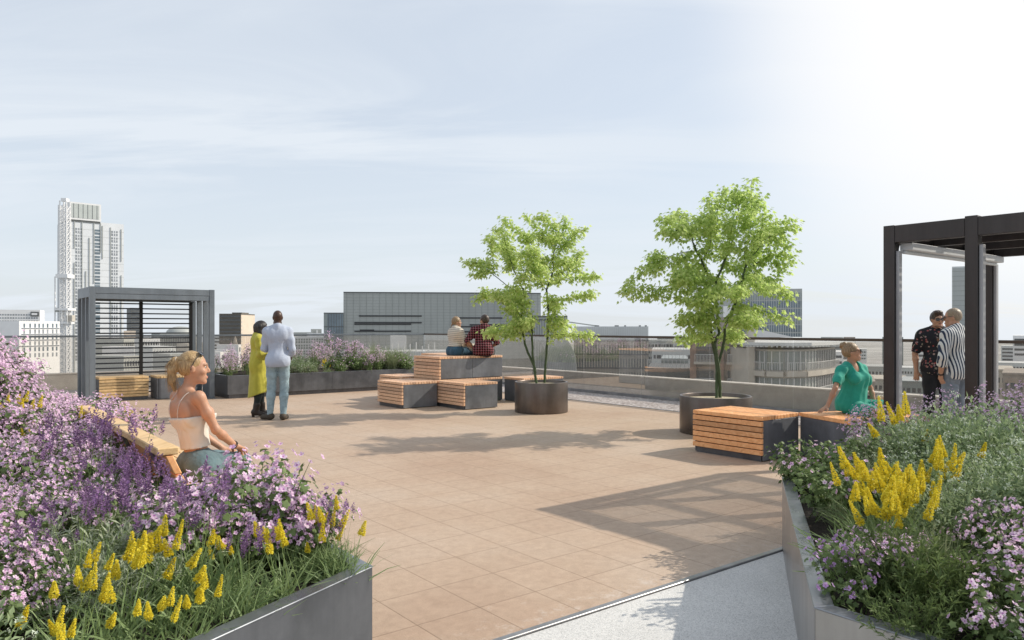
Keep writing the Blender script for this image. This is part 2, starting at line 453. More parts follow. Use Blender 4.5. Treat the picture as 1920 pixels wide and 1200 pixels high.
m = MB(); m.abox(-12, AW + 0.3, -9, BW + 0.3, -29.9, -0.03)
tag(m.build('roof_slab', M_ROOF, origin=(0, 0, 0)), 'grey slab of the building under the roof terrace', 'roof slab', kind='structure')

# ------------------------------------------------------------------ parapets and glass balustrades
def wall_thing(a0, a1, b0, b1, label):
    r = empty('parapet_wall', AB((a0 + a1) / 2, (b0 + b1) / 2, -0.03), label, 'parapet')
    m = MB(); m.abox(a0, a1, b0, b1, -0.03, 0.43); m.build('wall', M_CONC, r)
    m = MB(); m.abox(a0 - 0.012, a1 + 0.012, b0 - 0.012, b1 + 0.012, 0.432, 0.465); m.build('coping', M_CONC, r, bevel=0.004)
wall_thing(AW + 0.03, AW + 0.28, -9, BW + 0.28, 'long low concrete parapet behind the two potted trees')
wall_thing(-12, AW - 0.0, BW + 0.03, BW + 0.28, 'low concrete parapet behind the blue grey pergola and long planter')


def balustrade(p, d, n_out, length, label, rail_m):
    """glass panes from p along d"""
    r = empty('glass_balustrade', p + d * length / 2, label, 'balustrade')
    k = int(length / 1.75); wdt = length / k
    for i in range(k):
        q0 = p + d * (i * wdt + 0.006); q1 = p + d * ((i + 1) * wdt - 0.006)
        m = MB(); t = n_out * 0.010
        m.hexa([q0 + Vector((0, 0, 0.05)), q1 + Vector((0, 0, 0.05)), q1 + t + Vector((0, 0, 0.05)), q0 + t + Vector((0, 0, 0.05)),
                q0 + Vector((0, 0, 1.315)), q1 + Vector((0, 0, 1.315)), q1 + t + Vector((0, 0, 1.315)), q0 + t + Vector((0, 0, 1.315))])
        m.build('glass_pane', M_GLASS, r)
    m = MB(); e = n_out * 0.005
    m.bar(p + e + Vector((0, 0, 1.34)), p + d * length + e + Vector((0, 0, 1.34)), 0.055, 0.048)
    m.build('handrail', rail_m, r, bevel=0.004)
    m = MB(); m.bar(p + e + Vector((0, 0, 0.03)), p + d * length + e + Vector((0, 0, 0.03)), 0.05, 0.06); m.build('base_channel', M_EDGE, r)
    return r
M_RAILG = metal_mat('grey_rail', (0.16, 0.18, 0.20), 0.4, 0.5, 0.1)
balustrade(AB(AW - 0.02, -9), U1, U2, BW + 9, 'glass balustrade with brown handrail along the gravel strip behind the potted trees', M_RAIL)
balustrade(AB(-12, BW - 0.02), U2, U1, AW + 12 - 0.05, 'glass balustrade with grey handrail behind the slatted pergola', M_RAILG)

# ------------------------------------------------------------------ slatted seat blocks
def seat_block(a0, a1, b0, b1, z0, z1, label, group=None, wood=None, seams=0, plinth=True, ang=0.0, slats=True):
    """boards along b wrap left side, top and right side; dark steel panels close the two ends. ang turns the block about (a0, b1)"""
    wood = wood or M_WOOD
    r = empty('slatted_seat_block', AB((a0 + a1) / 2, (b0 + b1) / 2, z0), label, 'bench', group)
    def wb(mb): pass
    zp = 0.07 if plinth else 0.0
    th = 0.036
    mt = MB(); n = round((a1 - a0) / 0.063); wd = (a1 - a0) / n
    for i in range(n):
        mt.abox(a0 + i * wd + 0.004, a0 + (i + 1) * wd - 0.004, b0, b1, z1 - 0.045, z1)
    tops = mt.build('top_slats', wood, r, bevel=0.003)
    zs1 = z1 - 0.052; n = max(2, round((zs1 - z0 - zp) / 0.066)); hh = (zs1 - z0 - zp) / n
    for (sa0, sa1, nm) in ((a0, a0 + th, 'side_slats'),):
        ms = MB()
        for i in range(n):
            ms.abox(sa0, sa1, b0, b1, z0 + zp + i * hh + 0.0055, z0 + zp + (i + 1) * hh - 0.0055)
        if slats: ms.build(nm, wood, r, bevel=0.003)
        else:
            mp = MB(); mp.abox(sa0 + 0.004, sa1, b0 + 0.022, b1 - 0.022, z0 + 0.012, z1 - 0.049); mp.build('steel_panel', M_PANEL, r, bevel=0.002)
    cuts = [a0 + th + 0.002 + (a1 - a0 - th - 0.004) * i / (seams + 1) for i in range(seams + 2)]
    mp = MB(); mp.abox(a1 - 0.018, a1 - 0.003, b0 + 0.022, b1 - 0.022, z0 + 0.012, z1 - 0.049); mp.build('steel_panel', M_PANEL, r, bevel=0.002)
    for (pb0, pb1) in ((b0 + 0.004, b0 + 0.02), (b1 - 0.02, b1 - 0.004)):
        for i in range(seams + 1):
            mp = MB(); mp.abox(cuts[i] + 0.003, cuts[i + 1] - 0.003, pb0, pb1, z0 + 0.012, z1 - 0.049)
            mp.build('steel_panel', M_PANEL, r, bevel=0.002)
    mp = MB(); mp.abox(a0 + 0.045, a1 - 0.045, b0 + 0.03, b1 - 0.03, z0, z1 - 0.055); mp.build('core', M_BLACK, r)
    if plinth:
        mp = MB(); mp.abox(a0 + 0.035, a0 + 0.044, b0 + 0.03, b1 - 0.03, z0, z0 + zp); mp.abox(a1 - 0.044, a1 - 0.035, b0 + 0.03, b1 - 0.03, z0, z0 + zp); mp.build('plinth', M_STEEL, r)
    if ang:
        piv = AB(a0, b1); R = Matrix.Translation(piv) @ Matrix.Rotation(ang, 4, 'Z') @ Matrix.Translation(-piv)
        r.matrix_world = R @ Matrix.Translation(r.location)
    return r

M_WOODP = wood_mat('distance_paled_larch', (0.56, 0.33, 0.20), (0.69, 0.435, 0.28), (0.76, 0.52, 0.36))  # larch with the paling of distance put into the colour
GB = 'slatted seat blocks of the stepped cluster'
seat_block(7.06, 7.86, 12.43, 13.40, 0, 0.5, 'low slatted seat block of the cluster nearest the standing couple', GB, wood=M_WOODP)
seat_block(7.88, 8.68, 11.55, 12.58, 0, 0.5, 'low slatted seat block in front of the cluster, leaf shadows on its dark panel', GB, wood=M_WOODP)
seat_block(8.03, 9.62, 12.63, 13.63, 0.0, 0.5, 'dark base block carrying the raised seat of the two sitters', GB, wood=M_WOODP)
seat_block(8.03, 9.62, 12.63, 13.63, 0.502, 0.96, 'raised double slatted seat block under the two sitters', GB, wood=M_WOODP, seams=1, plinth=False)
seat_block(9.64, 10.75, 11.95, 12.62, 0, 0.5, 'seat block with wooden top, side darkened as shade, half hidden behind the first tree pot', GB, wood=M_WOODP, slats=False)  # dark steel side stands in for the shadow lying on that side
seat_block(7.75, 8.55, 13.66, 14.62, 0, 0.52, 'low slatted seat block at the rear of the cluster beside the long planter', GB, wood=M_WOODP)
seat_block(8.8, 9.6, 13.66, 14.62, 0, 0.965, 'tall slatted block behind the sitting woman in the striped top', GB, wood=M_WOODP)
seat_block(7.52, 8.30, 4.97, 5.95, 0, 0.52, 'large orange slatted seat block with dark steel end in front of the second tree pot')
seat_block(8.31, 9.55, 4.10, 4.98, 0, 0.52, 'slatted seat block on which the woman in teal sits', ang=math.radians(-22), slats=False)
seat_block(2.78, 3.38, 16.55, 17.5, 0, 0.5, 'pale slatted seat block inside the blue grey pergola, boards to the front', wood=M_WOODY, ang=math.radians(90))
seat_block(3.85, 4.68, 17.3, 17.95, 0, 0.5, 'dark seat block with wooden top inside the blue grey pergola', wood=M_WOODY, slats=False)

# ------------------------------------------------------------------ tree pots
def pot(c, rad, h, label):
    r = empty('tree_pot', (c[0], c[1], 0), label, 'plant pot', 'round metal tree pots')
    m = MB(); m.lathe((c[0], c[1], 0), [(0.0, 0.0), (rad - 0.012, 0.0), (rad - 0.002, 0.008), (rad, 0.02), (rad, h - 0.012), (rad - 0.004, h), (rad - 0.03, h), (rad - 0.034, h - 0.006), (rad - 0.034, h - 0.12)], 96)
    o = m.build('shell', M_BRONZE, r, smooth_=True)
    mod = o.modifiers.new('edge', 'EDGE_SPLIT'); mod.split_angle = math.radians(40)
    m = MB(); m.lathe((c[0], c[1], 0), [(rad - 0.035, h - 0.055), (rad * 0.6, h - 0.045), (0.05, h - 0.035), (0.0, h - 0.035)], 48); m.build('mulch', M_SAND, r, smooth_=True)
    return r
POT1 = (0.54, 13.73); POT2 = (3.01, 11.02)
pot(POT1, 0.49, 0.555, 'round dark bronze tree pot beside the stepped seat cluster')
pot(POT2, 0.52, 0.545, 'round dark bronze tree pot behind the orange slatted block')

# ------------------------------------------------------------------ blue grey pergola with louvred screen
def pergola_far():
    a0, a1, b0, b1, H = 2.5, 4.9, 16.8, 18.35, 2.37
    r = empty('slatted_pergola', AB((a0 + a1) / 2, (b0 + b1) / 2, 0), 'blue grey pergola with black louvred back screen in front of the white tower', 'pergola')
    pw = 0.105
    for aa in (a0, a1 - pw):
        for i, bb in enumerate((16.8, 17.27, 17.75, 18.245)):
            m = MB(); m.abox(aa, aa + pw, bb, bb + (pw if i in (0, 3) else 0.075), 0.012, H - (0.0 if i in (0,) else 0.215)); m.build('post', M_PERG, r, bevel=0.004)
    for aa in (a0, a1 - pw):
        m = MB(); m.abox(aa + 0.004, aa + pw - 0.004, b0 + pw + 0.001, b1, H - 0.21, H - 0.004); m.build('side_beam', M_PERG, r, bevel=0.003)
        m = MB(); m.abox(aa - 0.03, aa + pw + 0.03, b0 - 0.03, b1 + 0.03, 0, 0.011); m.build('base_plate', M_EDGE, r)
    for bb in (b0 + 0.004, b1 - 0.1):
        m = MB(); m.abox(a0 + pw + 0.001, a1 - pw - 0.001, bb, bb + 0.09, H - 0.135, H - 0.006); m.build('cross_beam', M_PERG, r, bevel=0.003)
        m = MB(); m.abox(a0 + pw + 0.001, a1 - pw - 0.001, bb + 0.006, bb + 0.084, H - 0.245, H - 0.138); m.build('lower_beam', M_PERG, r, bevel=0.003)
    m = MB()
    for i in range(14):
        bb = b0 + 0.12 + i * 0.1
        m.hexa([AB(a0 + pw, bb, H - 0.10), AB(a1 - pw, bb, H - 0.10), AB(a1 - pw, bb + 0.105, H - 0.07), AB(a0 + pw, bb + 0.105, H - 0.07), AB(a0 + pw, bb, H - 0.085), AB(a1 - pw, bb, H - 0.085), AB(a1 - pw, bb + 0.105, H - 0.055), AB(a0 + pw, bb + 0.105, H - 0.055)])
    m.build('roof_slats', M_PERG, r)
    for aa in (a0 + pw, 3.68, a1 - pw - 0.06):
        m = MB(); m.abox(aa, aa + 0.07, b1 - 0.19, b1 - 0.12, 0.0, H - 0.25); m.build('screen_post', M_BLACK, r, bevel=0.003)
    m = MB()
    for i in range(19):
        z = 0.10 + i * 0.109
        for (s0, s1) in ((a0 + pw + 0.072, 3.678), (3.752, a1 - pw - 0.062)):
            m.hexa([AB(s0, b1 - 0.175, z), AB(s1, b1 - 0.175, z), AB(s1, b1 - 0.145, z + 0.010), AB(s0, b1 - 0.145, z + 0.010), AB(s0, b1 - 0.175, z + 0.020), AB(s1, b1 - 0.175, z + 0.020), AB(s1, b1 - 0.145, z + 0.030), AB(s0, b1 - 0.145, z + 0.030)])
    m.build('screen_slats', M_BLACK, r)
pergola_far()

# ------------------------------------------------------------------ dark pergola
def pergola_near():
    a0, a1, b1, b0, H = 7.38, 9.92, 3.52, 0.2, 2.545
    r = empty('louvred_pergola', AB((a0 + a1) / 2, (b0 + b1) / 2, 0), 'dark anthracite pergola with louvred roof over the two men talking', 'pergola')
    pw = 0.105
    bs = [b1 - pw - i * 0.73 for i in range(5)]
    for aa in (a0, a1 - pw):
        for i, bb in enumerate(bs):
            if aa > a0 and i not in (0, 4): continue
            m = MB(); m.abox(aa, aa + pw, bb, bb + pw, 0, H + (0.012 if i not in (0, 4) else 0.0)); m.build('post', M_PERGD, r, bevel=0.004)
            m = MB(); m.abox(aa + 0.03, aa + pw - 0.012, bb - 0.034, bb - 0.001, 0.01, H - 0.25 + 0.0 * i); m.build('guide_rail', M_ALU, r, bevel=0.003)
    for aa in (a0 + 0.006, a1 - pw + 0.006):
        for i in range(4):
            if aa > a0 + 0.1 and i > 0: continue
            lo = bs[i + 1] + pw + 0.001 if aa < a0 + 0.1 else bs[4] + pw + 0.001
            m = MB(); m.abox(aa, aa + pw - 0.012, lo, bs[i] - 0.001, H - 0.17, H - 0.004); m.build('side_beam', M_PERGD, r, bevel=0.003)
    for bb in (b1 - pw + 0.006, bs[4] + 0.006):
        m = MB(); m.abox(a0 + pw + 0.001, a1 - pw - 0.001, bb, bb + pw - 0.012, H - 0.17, H - 0.005); m.build('cross_beam', M_PERGD, r, bevel=0.003)
    for aa in (a0 + 0.85, a0 + 1.66):
        m = MB(); m.abox(aa, aa + 0.06, bs[4] + pw, b1 - pw - 0.001, H - 0.15, H - 0.05); m.build('roof_joist', M_PERGD, r, bevel=0.003)
    m = MB(); n = int((b1 - pw - bs[4] - pw) / 0.041)
    for i in range(n):
        bb = bs[4] + pw + 0.006 + i * 0.041
        m.abox(a0 + pw + 0.002, a1 - pw - 0.002, bb, bb + 0.021, H - 0.031, H - 0.023)
    m.build('roof_louvres', M_PERGD, r)
    m = MB(); m.abox(a0 + pw + 0.005, a1 - pw - 0.005, b1 - pw - 0.125, b1 - pw - 0.004, H - 0.245, H - 0.175); m.abox(a0 + pw + 0.005, a1 - pw - 0.005, b1 - pw - 0.06, b1 - pw - 0.02, H - 0.275, H - 0.247)
    m.build('blind_cassette', M_BLIND, r, bevel=0.006)
    for aa, s in ((a0 + pw, 1), (a1, 1)):
        m = MB(); bb = b1 - pw * 0.6
        zt = H - 0.172
        p = [AB(aa + 0.001, bb, zt), AB(aa + 0.11, bb, zt), AB(aa + 0.001, bb, zt - 0.22)]
        q = [x + U1 * 0.012 for x in p]
        m.quad(*p); m.quad(*reversed(q))
        for i in range(3): m.quad(p[i], q[i], q[(i + 1) % 3], p[(i + 1) % 3])
        m.build('corner_bracket', M_PERGD, r)
pergola_near()
# ------------------------------------------------------------------ planting: materials
V_MALLOW = leafmat('mallow_leaf', (0.085, 0.14, 0.045), (0.20, 0.27, 0.10), 0.3)
V_PINK = leafmat('mallow_petal', (0.60, 0.37, 0.58), (0.79, 0.59, 0.75), 0.35, 0.6, (0.90, 0.79, 0.88))
V_PINKC = leafmat('mallow_eye', (0.36, 0.08, 0.36), (0.50, 0.16, 0.48), 0.2, 0.6)
V_LAVL = leafmat('lavender_leaf', (0.14, 0.215, 0.075), (0.31, 0.40, 0.19), 0.3)
V_LAVF = leafmat('lavender_bract', (0.17, 0.095, 0.19), (0.29, 0.175, 0.315), 0.3, 0.6, (0.37, 0.20, 0.48))
V_YEL = leafmat('yellow_floret', (0.74, 0.62, 0.035), (0.90, 0.80, 0.10), 0.3, 0.6)
V_STEM = leafmat('green_stem', (0.10, 0.16, 0.045), (0.20, 0.26, 0.09), 0.2)
V_WHL = leafmat('spirea_leaf', (0.15, 0.22, 0.10), (0.36, 0.44, 0.25), 0.35)
V_WHF = leafmat('white_floret', (0.52, 0.60, 0.44), (0.76, 0.80, 0.70), 0.3)
V_SIL = leafmat('silver_leaf', (0.27, 0.32, 0.20), (0.52, 0.57, 0.42), 0.3)
V_ROS = leafmat('dark_narrow_leaf', (0.075, 0.12, 0.035), (0.19, 0.25, 0.09), 0.3)
V_GRS = leafmat('tussock_blade', (0.15, 0.19, 0.085), (0.36, 0.40, 0.24), 0.3)
V_SCAB = leafmat('mauve_floret', (0.42, 0.24, 0.52), (0.60, 0.42, 0.68), 0.3)


class PB:
    """plant builder: numpy-light lists, material index per face"""
    def __init__(s): s.v = []; s.f = []; s.m = []

    def poly(s, pts, mi):
        n = len(s.v); s.v.extend(pts); s.f.append(tuple(range(n, n + len(pts)))); s.m.append(mi)

    def ribbon(s, pts, wd, mi):
        """thin blade through the points, facing sideways at random"""
        p0 = np.array(pts[0]); p1 = np.array(pts[-1]); d = p1 - p0
        sd = np.cross(d, rng.normal(size=3)); sd = sd / (np.linalg.norm(sd) + 1e-9)
        n = len(s.v); k = len(pts)
        for i, p in enumerate(pts):
            wv = wd * (1 - 0.85 * (i / (k - 1)) ** 1.5) * 0.5
            s.v.append(tuple(np.array(p) - sd * wv)); s.v.append(tuple(np.array(p) + sd * wv))
        for i in range(k - 1):
            s.f.append((n + 2 * i, n + 2 * i + 1, n + 2 * i + 3, n + 2 * i + 2)); s.m.append(mi)

    def leaf(s, p, d, up, ln, wd, mi):
        """pointed leaf, folded a little"""
        d = d / (np.linalg.norm(d) + 1e-9); sd = np.cross(d, up); sd = sd / (np.linalg.norm(sd) + 1e-9); nn = np.cross(sd, d)
        a = p; b = p + d * ln * 0.45 + sd * wd * 0.5 + nn * wd * 0.15; c = p + d * ln - nn * ln * 0.12; e = p + d * ln * 0.45 - sd * wd * 0.5 + nn * wd * 0.15
        s.poly([tuple(a), tuple(b), tuple(c), tuple(e)], mi)

    def lobed(s, p, nrm, r, mi, lobes=5):
        nrm = nrm / (np.linalg.norm(nrm) + 1e-9); x = np.cross(nrm, rng.normal(size=3)); x /= np.linalg.norm(x) + 1e-9; y = np.cross(nrm, x)
        pts = []
        for i in range(lobes * 2):
            t = math.pi * i / lobes; rr = r if i % 2 == 0 else r * 0.62
            pts.append(tuple(p + (x * math.cos(t) + y * math.sin(t)) * rr + nrm * (0.2 * r if i % 2 else 0)))
        s.poly(pts, mi)

    def flower(s, p, nrm, r, mi, mc):
        """five round petals with a dark eye"""
        nrm = nrm / (np.linalg.norm(nrm) + 1e-9); x = np.cross(nrm, rng.normal(size=3)); x /= np.linalg.norm(x) + 1e-9; y = np.cross(nrm, x)
        for i in range(5):
            t = 2 * math.pi * i / 5 + rng.normal() * 0.08; d = x * math.cos(t) + y * math.sin(t); q = -x * math.sin(t) + y * math.cos(t)
            u = nrm * r * 0.35
            s.poly([tuple(p), tuple(p + d * r * 0.55 + q * r * 0.42 + u * 0.6), tuple(p + d * r + q * r * 0.28 + u), tuple(p + d * r * 0.98 - q * r * 0.28 + u), tuple(p + d * r * 0.55 - q * r * 0.42 + u * 0.6)], mi)
        c = p + nrm * r * 0.12
        s.poly([tuple(c + (x * math.cos(a) + y * math.sin(a)) * r * 0.26 + nrm * r * 0.05) for a in (0, 1.257, 2.513, 3.77, 5.027)], mc)

    def mesh(s, name, mats):
        me = bpy.data.meshes.new(name); me.from_pydata([tuple(map(float, p)) for p in s.v], [], s.f)
        for m in mats: me.materials.append(m)
        me.polygons.foreach_set('material_index', np.array(s.m, dtype=np.int32)); me.update()
        return me


UP = np.array([0, 0, 1.0])


def rdir(zmin=-0.2, zmax=1.0):
    z = rng.uniform(zmin, zmax); t = rng.uniform(0, 2 * math.pi); r = math.sqrt(max(0, 1 - z * z))
    return np.array([r * math.cos(t), r * math.sin(t), z])


def stem_curve(base, tip, bow=0.15, k=5):
    mid = (base + tip) / 2 + np.array([0, 0, bow]) * np.linalg.norm(tip - base)
    out = []
    for i in range(k):
        t = i / (k - 1); out.append(base * (1 - t) ** 2 + mid * 2 * t * (1 - t) + tip * t * t)
    return out


def mallow(R=0.215, H=0.30, ns=28, nf=9, fr=0.0102, fol=1.35):
    a, b = PB(), PB()
    for i in range(ns):
        d = rdir(0.15, 1.0); tip = np.array([d[0] * R * rng.uniform(0.7, 1.1), d[1] * R * rng.uniform(0.7, 1.1), H * (0.42 + 0.58 * d[2]) * rng.uniform(0.85, 1.15)])
        base = np.array([rng.normal() * 0.05, rng.normal() * 0.05, 0.0]); c = stem_curve(base, tip, 0.12)
        a.ribbon(c, 0.006, 1)
        for j in range(int(13 * fol)):
            t = rng.uniform(0.2, 0.95); q = c[0] * (1 - t) + c[-1] * t + np.array([0, 0, 0.12 * 2 * t * (1 - t) * np.linalg.norm(tip)])
            o = rdir(-0.3, 0.8); a.lobed(q + o * rng.uniform(0.01, 0.05), o + UP * 0.7, rng.uniform(0.010, 0.019), 0)
        for j in range(nf):
            t = rng.uniform(0.66, 1.03); q = c[0] * (1 - t) + c[-1] * t + np.array([0, 0, 0.12 * 2 * t * (1 - t) * np.linalg.norm(tip)])
            o = rdir(-0.1, 0.9); b.flower(q + o * rng.uniform(0.015, 0.05), o + d * 0.6, fr * rng.uniform(0.7, 1.15), 0, 1)
    return a.mesh('mallow_foliage', [V_MALLOW, V_STEM]), b.mesh('mallow_blossoms', [V_PINK, V_PINKC])


def lavender(ns=11, H=0.38, R=0.14):
    a, b = PB(), PB()
    for i in range(190):
        d = rdir(0.35, 1.0); ln = rng.uniform(0.10, 0.24); base = np.array([rng.normal() * 0.07, rng.normal() * 0.07, rng.uniform(0, 0.08)])
        a.ribbon(stem_curve(base, base + d * ln, 0.1, 3), rng.uniform(0.005, 0.009), 0)
    for i in range(ns):
        d = rdir(0.80, 1.0); h = H * rng.uniform(0.66, 1.1); base = np.array([rng.normal() * 0.06, rng.normal() * 0.06, 0.02])
        tip = base + np.array([d[0] * R * 1.3, d[1] * R * 1.3, h]); c = stem_curve(base, tip, 0.05, 4); a.ribbon(c, 0.0045, 1)
        for j in range(5):
            t = rng.uniform(0.1, 0.6); q = c[0] * (1 - t) + c[-1] * t; a.leaf(q, rdir(0.2, 1), UP, rng.uniform(0.03, 0.06), 0.006, 0)
        ax = (c[-1] - c[-2]) / np.linalg.norm(c[-1] - c[-2]) + UP * 0.9; ax /= np.linalg.norm(ax); ln = rng.uniform(0.05, 0.085); rr = rng.uniform(0.0068, 0.009)
        for j in range(52):
            t = j / 51; o = rdir(-0.2, 0.5); o = o - ax * o.dot(ax); o /= np.linalg.norm(o) + 1e-9
            prof = rr * (0.55 + 1.0 * math.sin(math.pi * min(1, t * 0.85 + 0.12)))
            q = tip + ax * ln * t + o * prof * 0.6; b.leaf(q, o + ax * 0.9, ax, prof * 1.15, prof * 0.85, 0)
        for j in range(3): b.leaf(tip + ax * ln, rdir(0.3, 1) + ax, UP, 0.016, 0.007, 0)
    return a.mesh('lavender_foliage', [V_LAVL, V_STEM]), b.mesh('lavender_blossoms', [V_LAVF])


def yellow(ns=6, H=0.36):
    a, b = PB(), PB()
    for i in range(70):
        d = rdir(0.3, 1.0); base = np.array([rng.normal() * 0.05, rng.normal() * 0.05, 0]); a.ribbon(stem_curve(base, base + d * rng.uniform(0.15, 0.32), 0.2, 4), 0.011, 0)
    for i in range(ns):
        an = rng.uniform(0, 6.28); h = H * rng.uniform(0.65, 1.1); base = np.array([rng.normal() * 0.05, rng.normal() * 0.05, 0])
        tip = base + np.array([math.cos(an) * 0.09, math.sin(an) * 0.09, h]) * 1.0; c = stem_curve(base, tip, 0.03, 4); a.ribbon(c, 0.007, 1)
        ax = tip - base; ax /= np.linalg.norm(ax); ax = ax + np.array([rng.normal() * 0.12, rng.normal() * 0.12, 0]); ax /= np.linalg.norm(ax); ln = rng.uniform(0.07, 0.13); rr = rng.uniform(0.015, 0.021)
        for j in range(330):
            t = rng.uniform(0, 1) ** 1.25; o = rdir(-1, 1); o = o - ax * o.dot(ax); o /= np.linalg.norm(o) + 1e-9
            prof = rr * (1 - 0.72 * t) * (0.7 + 0.3 * min(1, t * 8)) * rng.uniform(0.75, 1.1)
            q = tip + ax * ln * t + o * prof; sz = 0.0098 * (1 - 0.45 * t)
            b.leaf(q - o * 0.004, o + rng.normal(size=3) * 0.5 + ax * 0.4, ax + rng.normal(size=3) * 0.3, sz * 1.4, sz, 0)
        a.ribbon([tip, tip + ax * ln * 1.05], 0.006, 1)
    return a.mesh('yellow_foliage', [V_LAVL, V_STEM]), b.mesh('yellow_blossoms', [V_YEL])


def whitebush(R=0.25, H=0.32, n=1000, nc=55):
    a, b = PB(), PB()
    for i in range(14):
        d = rdir(0.2, 1); a.ribbon(stem_curve(np.zeros(3), np.array([d[0] * R, d[1] * R, H * (0.4 + 0.5 * d[2])]), 0.1, 3), 0.007, 1)
    for i in range(n):
        d = rdir(0.0, 1); r = rng.uniform(0.62, 1.05) * (1 + 0.18 * math.sin(5 * math.atan2(d[1], d[0]) + 3 * d[2])); p = np.array([d[0] * R * r, d[1] * R * r, H * (0.25 + 0.72 * d[2] * r)])
        a.leaf(p, d + rdir(-1, 1) * 0.8, UP + rdir(-1, 1) * 0.6, rng.uniform(0.018, 0.034), rng.uniform(0.009, 0.015), 0)
    for i in range(nc):
        d = rdir(0.1, 1); r = rng.uniform(0.98, 1.12) * (1 + 0.18 * math.sin(5 * math.atan2(d[1], d[0]) + 3 * d[2])); p = np.array([d[0] * R * r, d[1] * R * r, H * (0.25 + 0.74 * d[2] * r)])
        for j in range(9):
            o = rdir(-0.2, 1); b.leaf(p + o * 0.009, rng.normal(size=3) + d * 0.2, d + UP, 0.0075, 0.007, 0)
    return a.mesh('white_foliage', [V_WHL, V_STEM]), b.mesh('white_blossoms', [V_WHF])


def narrow(mat, name, R=0.24, ns=70, H=0.24, ln=0.05, wd=0.007):
    a = PB()
    for i in range(ns):
        d = rdir(0.15, 1); base = np.array([rng.normal() * 0.07, rng.normal() * 0.07, 0]); tip = base + np.array([d[0] * R, d[1] * R, H * (0.35 + 0.65 * d[2]) * rng.uniform(0.75, 1.2)])
        c = stem_curve(base, tip, 0.12, 4); a.ribbon(c, 0.005, 1)
        ax = c[-1] - c[-2]; ax /= np.linalg.norm(ax)
        for j in range(20):
            t = rng.uniform(0.3, 1.0); q = c[0] * (1 - t) + c[-1] * t + np.array([0, 0, 0.24 * t * (1 - t) * np.linalg.norm(tip)])
            o = rdir(-0.4, 0.8); a.leaf(q, o + ax * rng.uniform(0.3, 1.2), UP + rdir(-1, 1) * 0.5, ln * rng.uniform(0.6, 1.2), wd * rng.uniform(0.8, 1.3), 0)
    return a.mesh(name, [mat, V_STEM]), None


def tussock(n=330, H=0.5, R=0.34):
    a = PB()
    for i in range(n):
        d = rdir(0.25, 1); base = np.array([rng.normal() * 0.045, rng.normal() * 0.045, 0]); ln = rng.uniform(0.6, 1.1)
        tip = base + np.array([d[0] * R * ln * 1.1, d[1] * R * ln * 1.1, H * ln * (0.25 + 0.65 * d[2])]); mid = base + np.array([d[0] * R * 0.45, d[1] * R * 0.45, H * ln * (0.55 + 0.4 * d[2])])
        c = [base * (1 - t) ** 2 + mid * 2 * t * (1 - t) + tip * t * t for t in (0, 0.25, 0.5, 0.75, 1.0)]
        a.ribbon(c, rng.uniform(0.0035, 0.006), 0)
    return a.mesh('tussock_foliage', [V_GRS]), None


def scabious():
    fo, bl = mallow(0.22, 0.30, 18, 6, 0.0115, 1.1)
    bl.materials[0] = V_SCAB
    return fo, bl


def filler():
    """plain leafy undergrowth of the mallow kind, few flowers"""
    return mallow(0.25, 0.30, 30, 1, 0.012, 1.7)


SPECIES = {
    'pink': ('mallow_bush', [mallow() for _ in range(3)]),
    'pinkfine': ('mallow_bush', [mallow(0.215, 0.32, 32, 17, 0.0082, 0.9) for _ in range(3)]),
    'tallpink': ('mallow_bush', [mallow(0.22, 0.58, 30, 15, 0.0088, 0.8) for _ in range(2)]),
    'lav': ('lavender_plant', [lavender() for _ in range(3)]),
    'yel': ('yellow_spike_plant', [yellow() for _ in range(3)]),
    'white': ('white_flowered_bush', [whitebush() for _ in range(2)]),
    'silver': ('silver_leaf_plant', [narrow(V_SIL, 'silver_foliage') for _ in range(2)]),
    'ros': ('narrow_leaf_plant', [narrow(V_ROS, 'narrow_foliage', 0.25, 85, 0.3, 0.042, 0.0085) for _ in range(2)]),
    'grass': ('grass_tussock', [tussock() for _ in range(2)]),
    'scab': ('mauve_flower_plant', [scabious()]),
    'green': ('leafy_bush', [filler() for _ in range(2)]),
}


def plant(sp, loc, label, group, scale=1.0, cat=None, tilt=0.0):
    nm, var = SPECIES[sp]
    fo, bl = var[rng.integers(len(var))]
    o = bpy.data.objects.new(nm, fo); COL.objects.link(o); o.location = loc
    s = scale * rng.uniform(0.76, 1.22)
    o.scale = (s * rng.uniform(0.92, 1.08), s * rng.uniform(0.92, 1.08), s * rng.uniform(0.9, 1.12))
    o.rotation_euler = (rng.normal() * 0.06, rng.normal() * 0.06, rng.uniform(0, 6.28))
    if bl is not None:
        c = bpy.data.objects.new('blossoms', bl); COL.objects.link(c); c.parent = o
    CATS = {'grass': 'grass tussock', 'silver': 'foliage plant', 'ros': 'foliage plant', 'green': 'bush', 'white': 'bush'}
    tag(o, label, cat or CATS.get(sp, 'flower plant'), group)
    return o


# ------------------------------------------------------------------ planters
def offset_poly(pts, d):
    out = []; n = len(pts)
    for i in range(n):
        p0, p1, p2 = pts[i - 1], pts[i], pts[(i + 1) % n]
        e1 = (p1 - p0).normalized(); e2 = (p2 - p1).normalized()
        n1 = Vector((-e1.y, e1.x, 0)); n2 = Vector((-e2.y, e2.x, 0))
        k = (n1 + n2); k = k / max(0.2, k.dot(n1)) if k.length > 1e-6 else n1
        out.append(p1 + k * d)
    return out


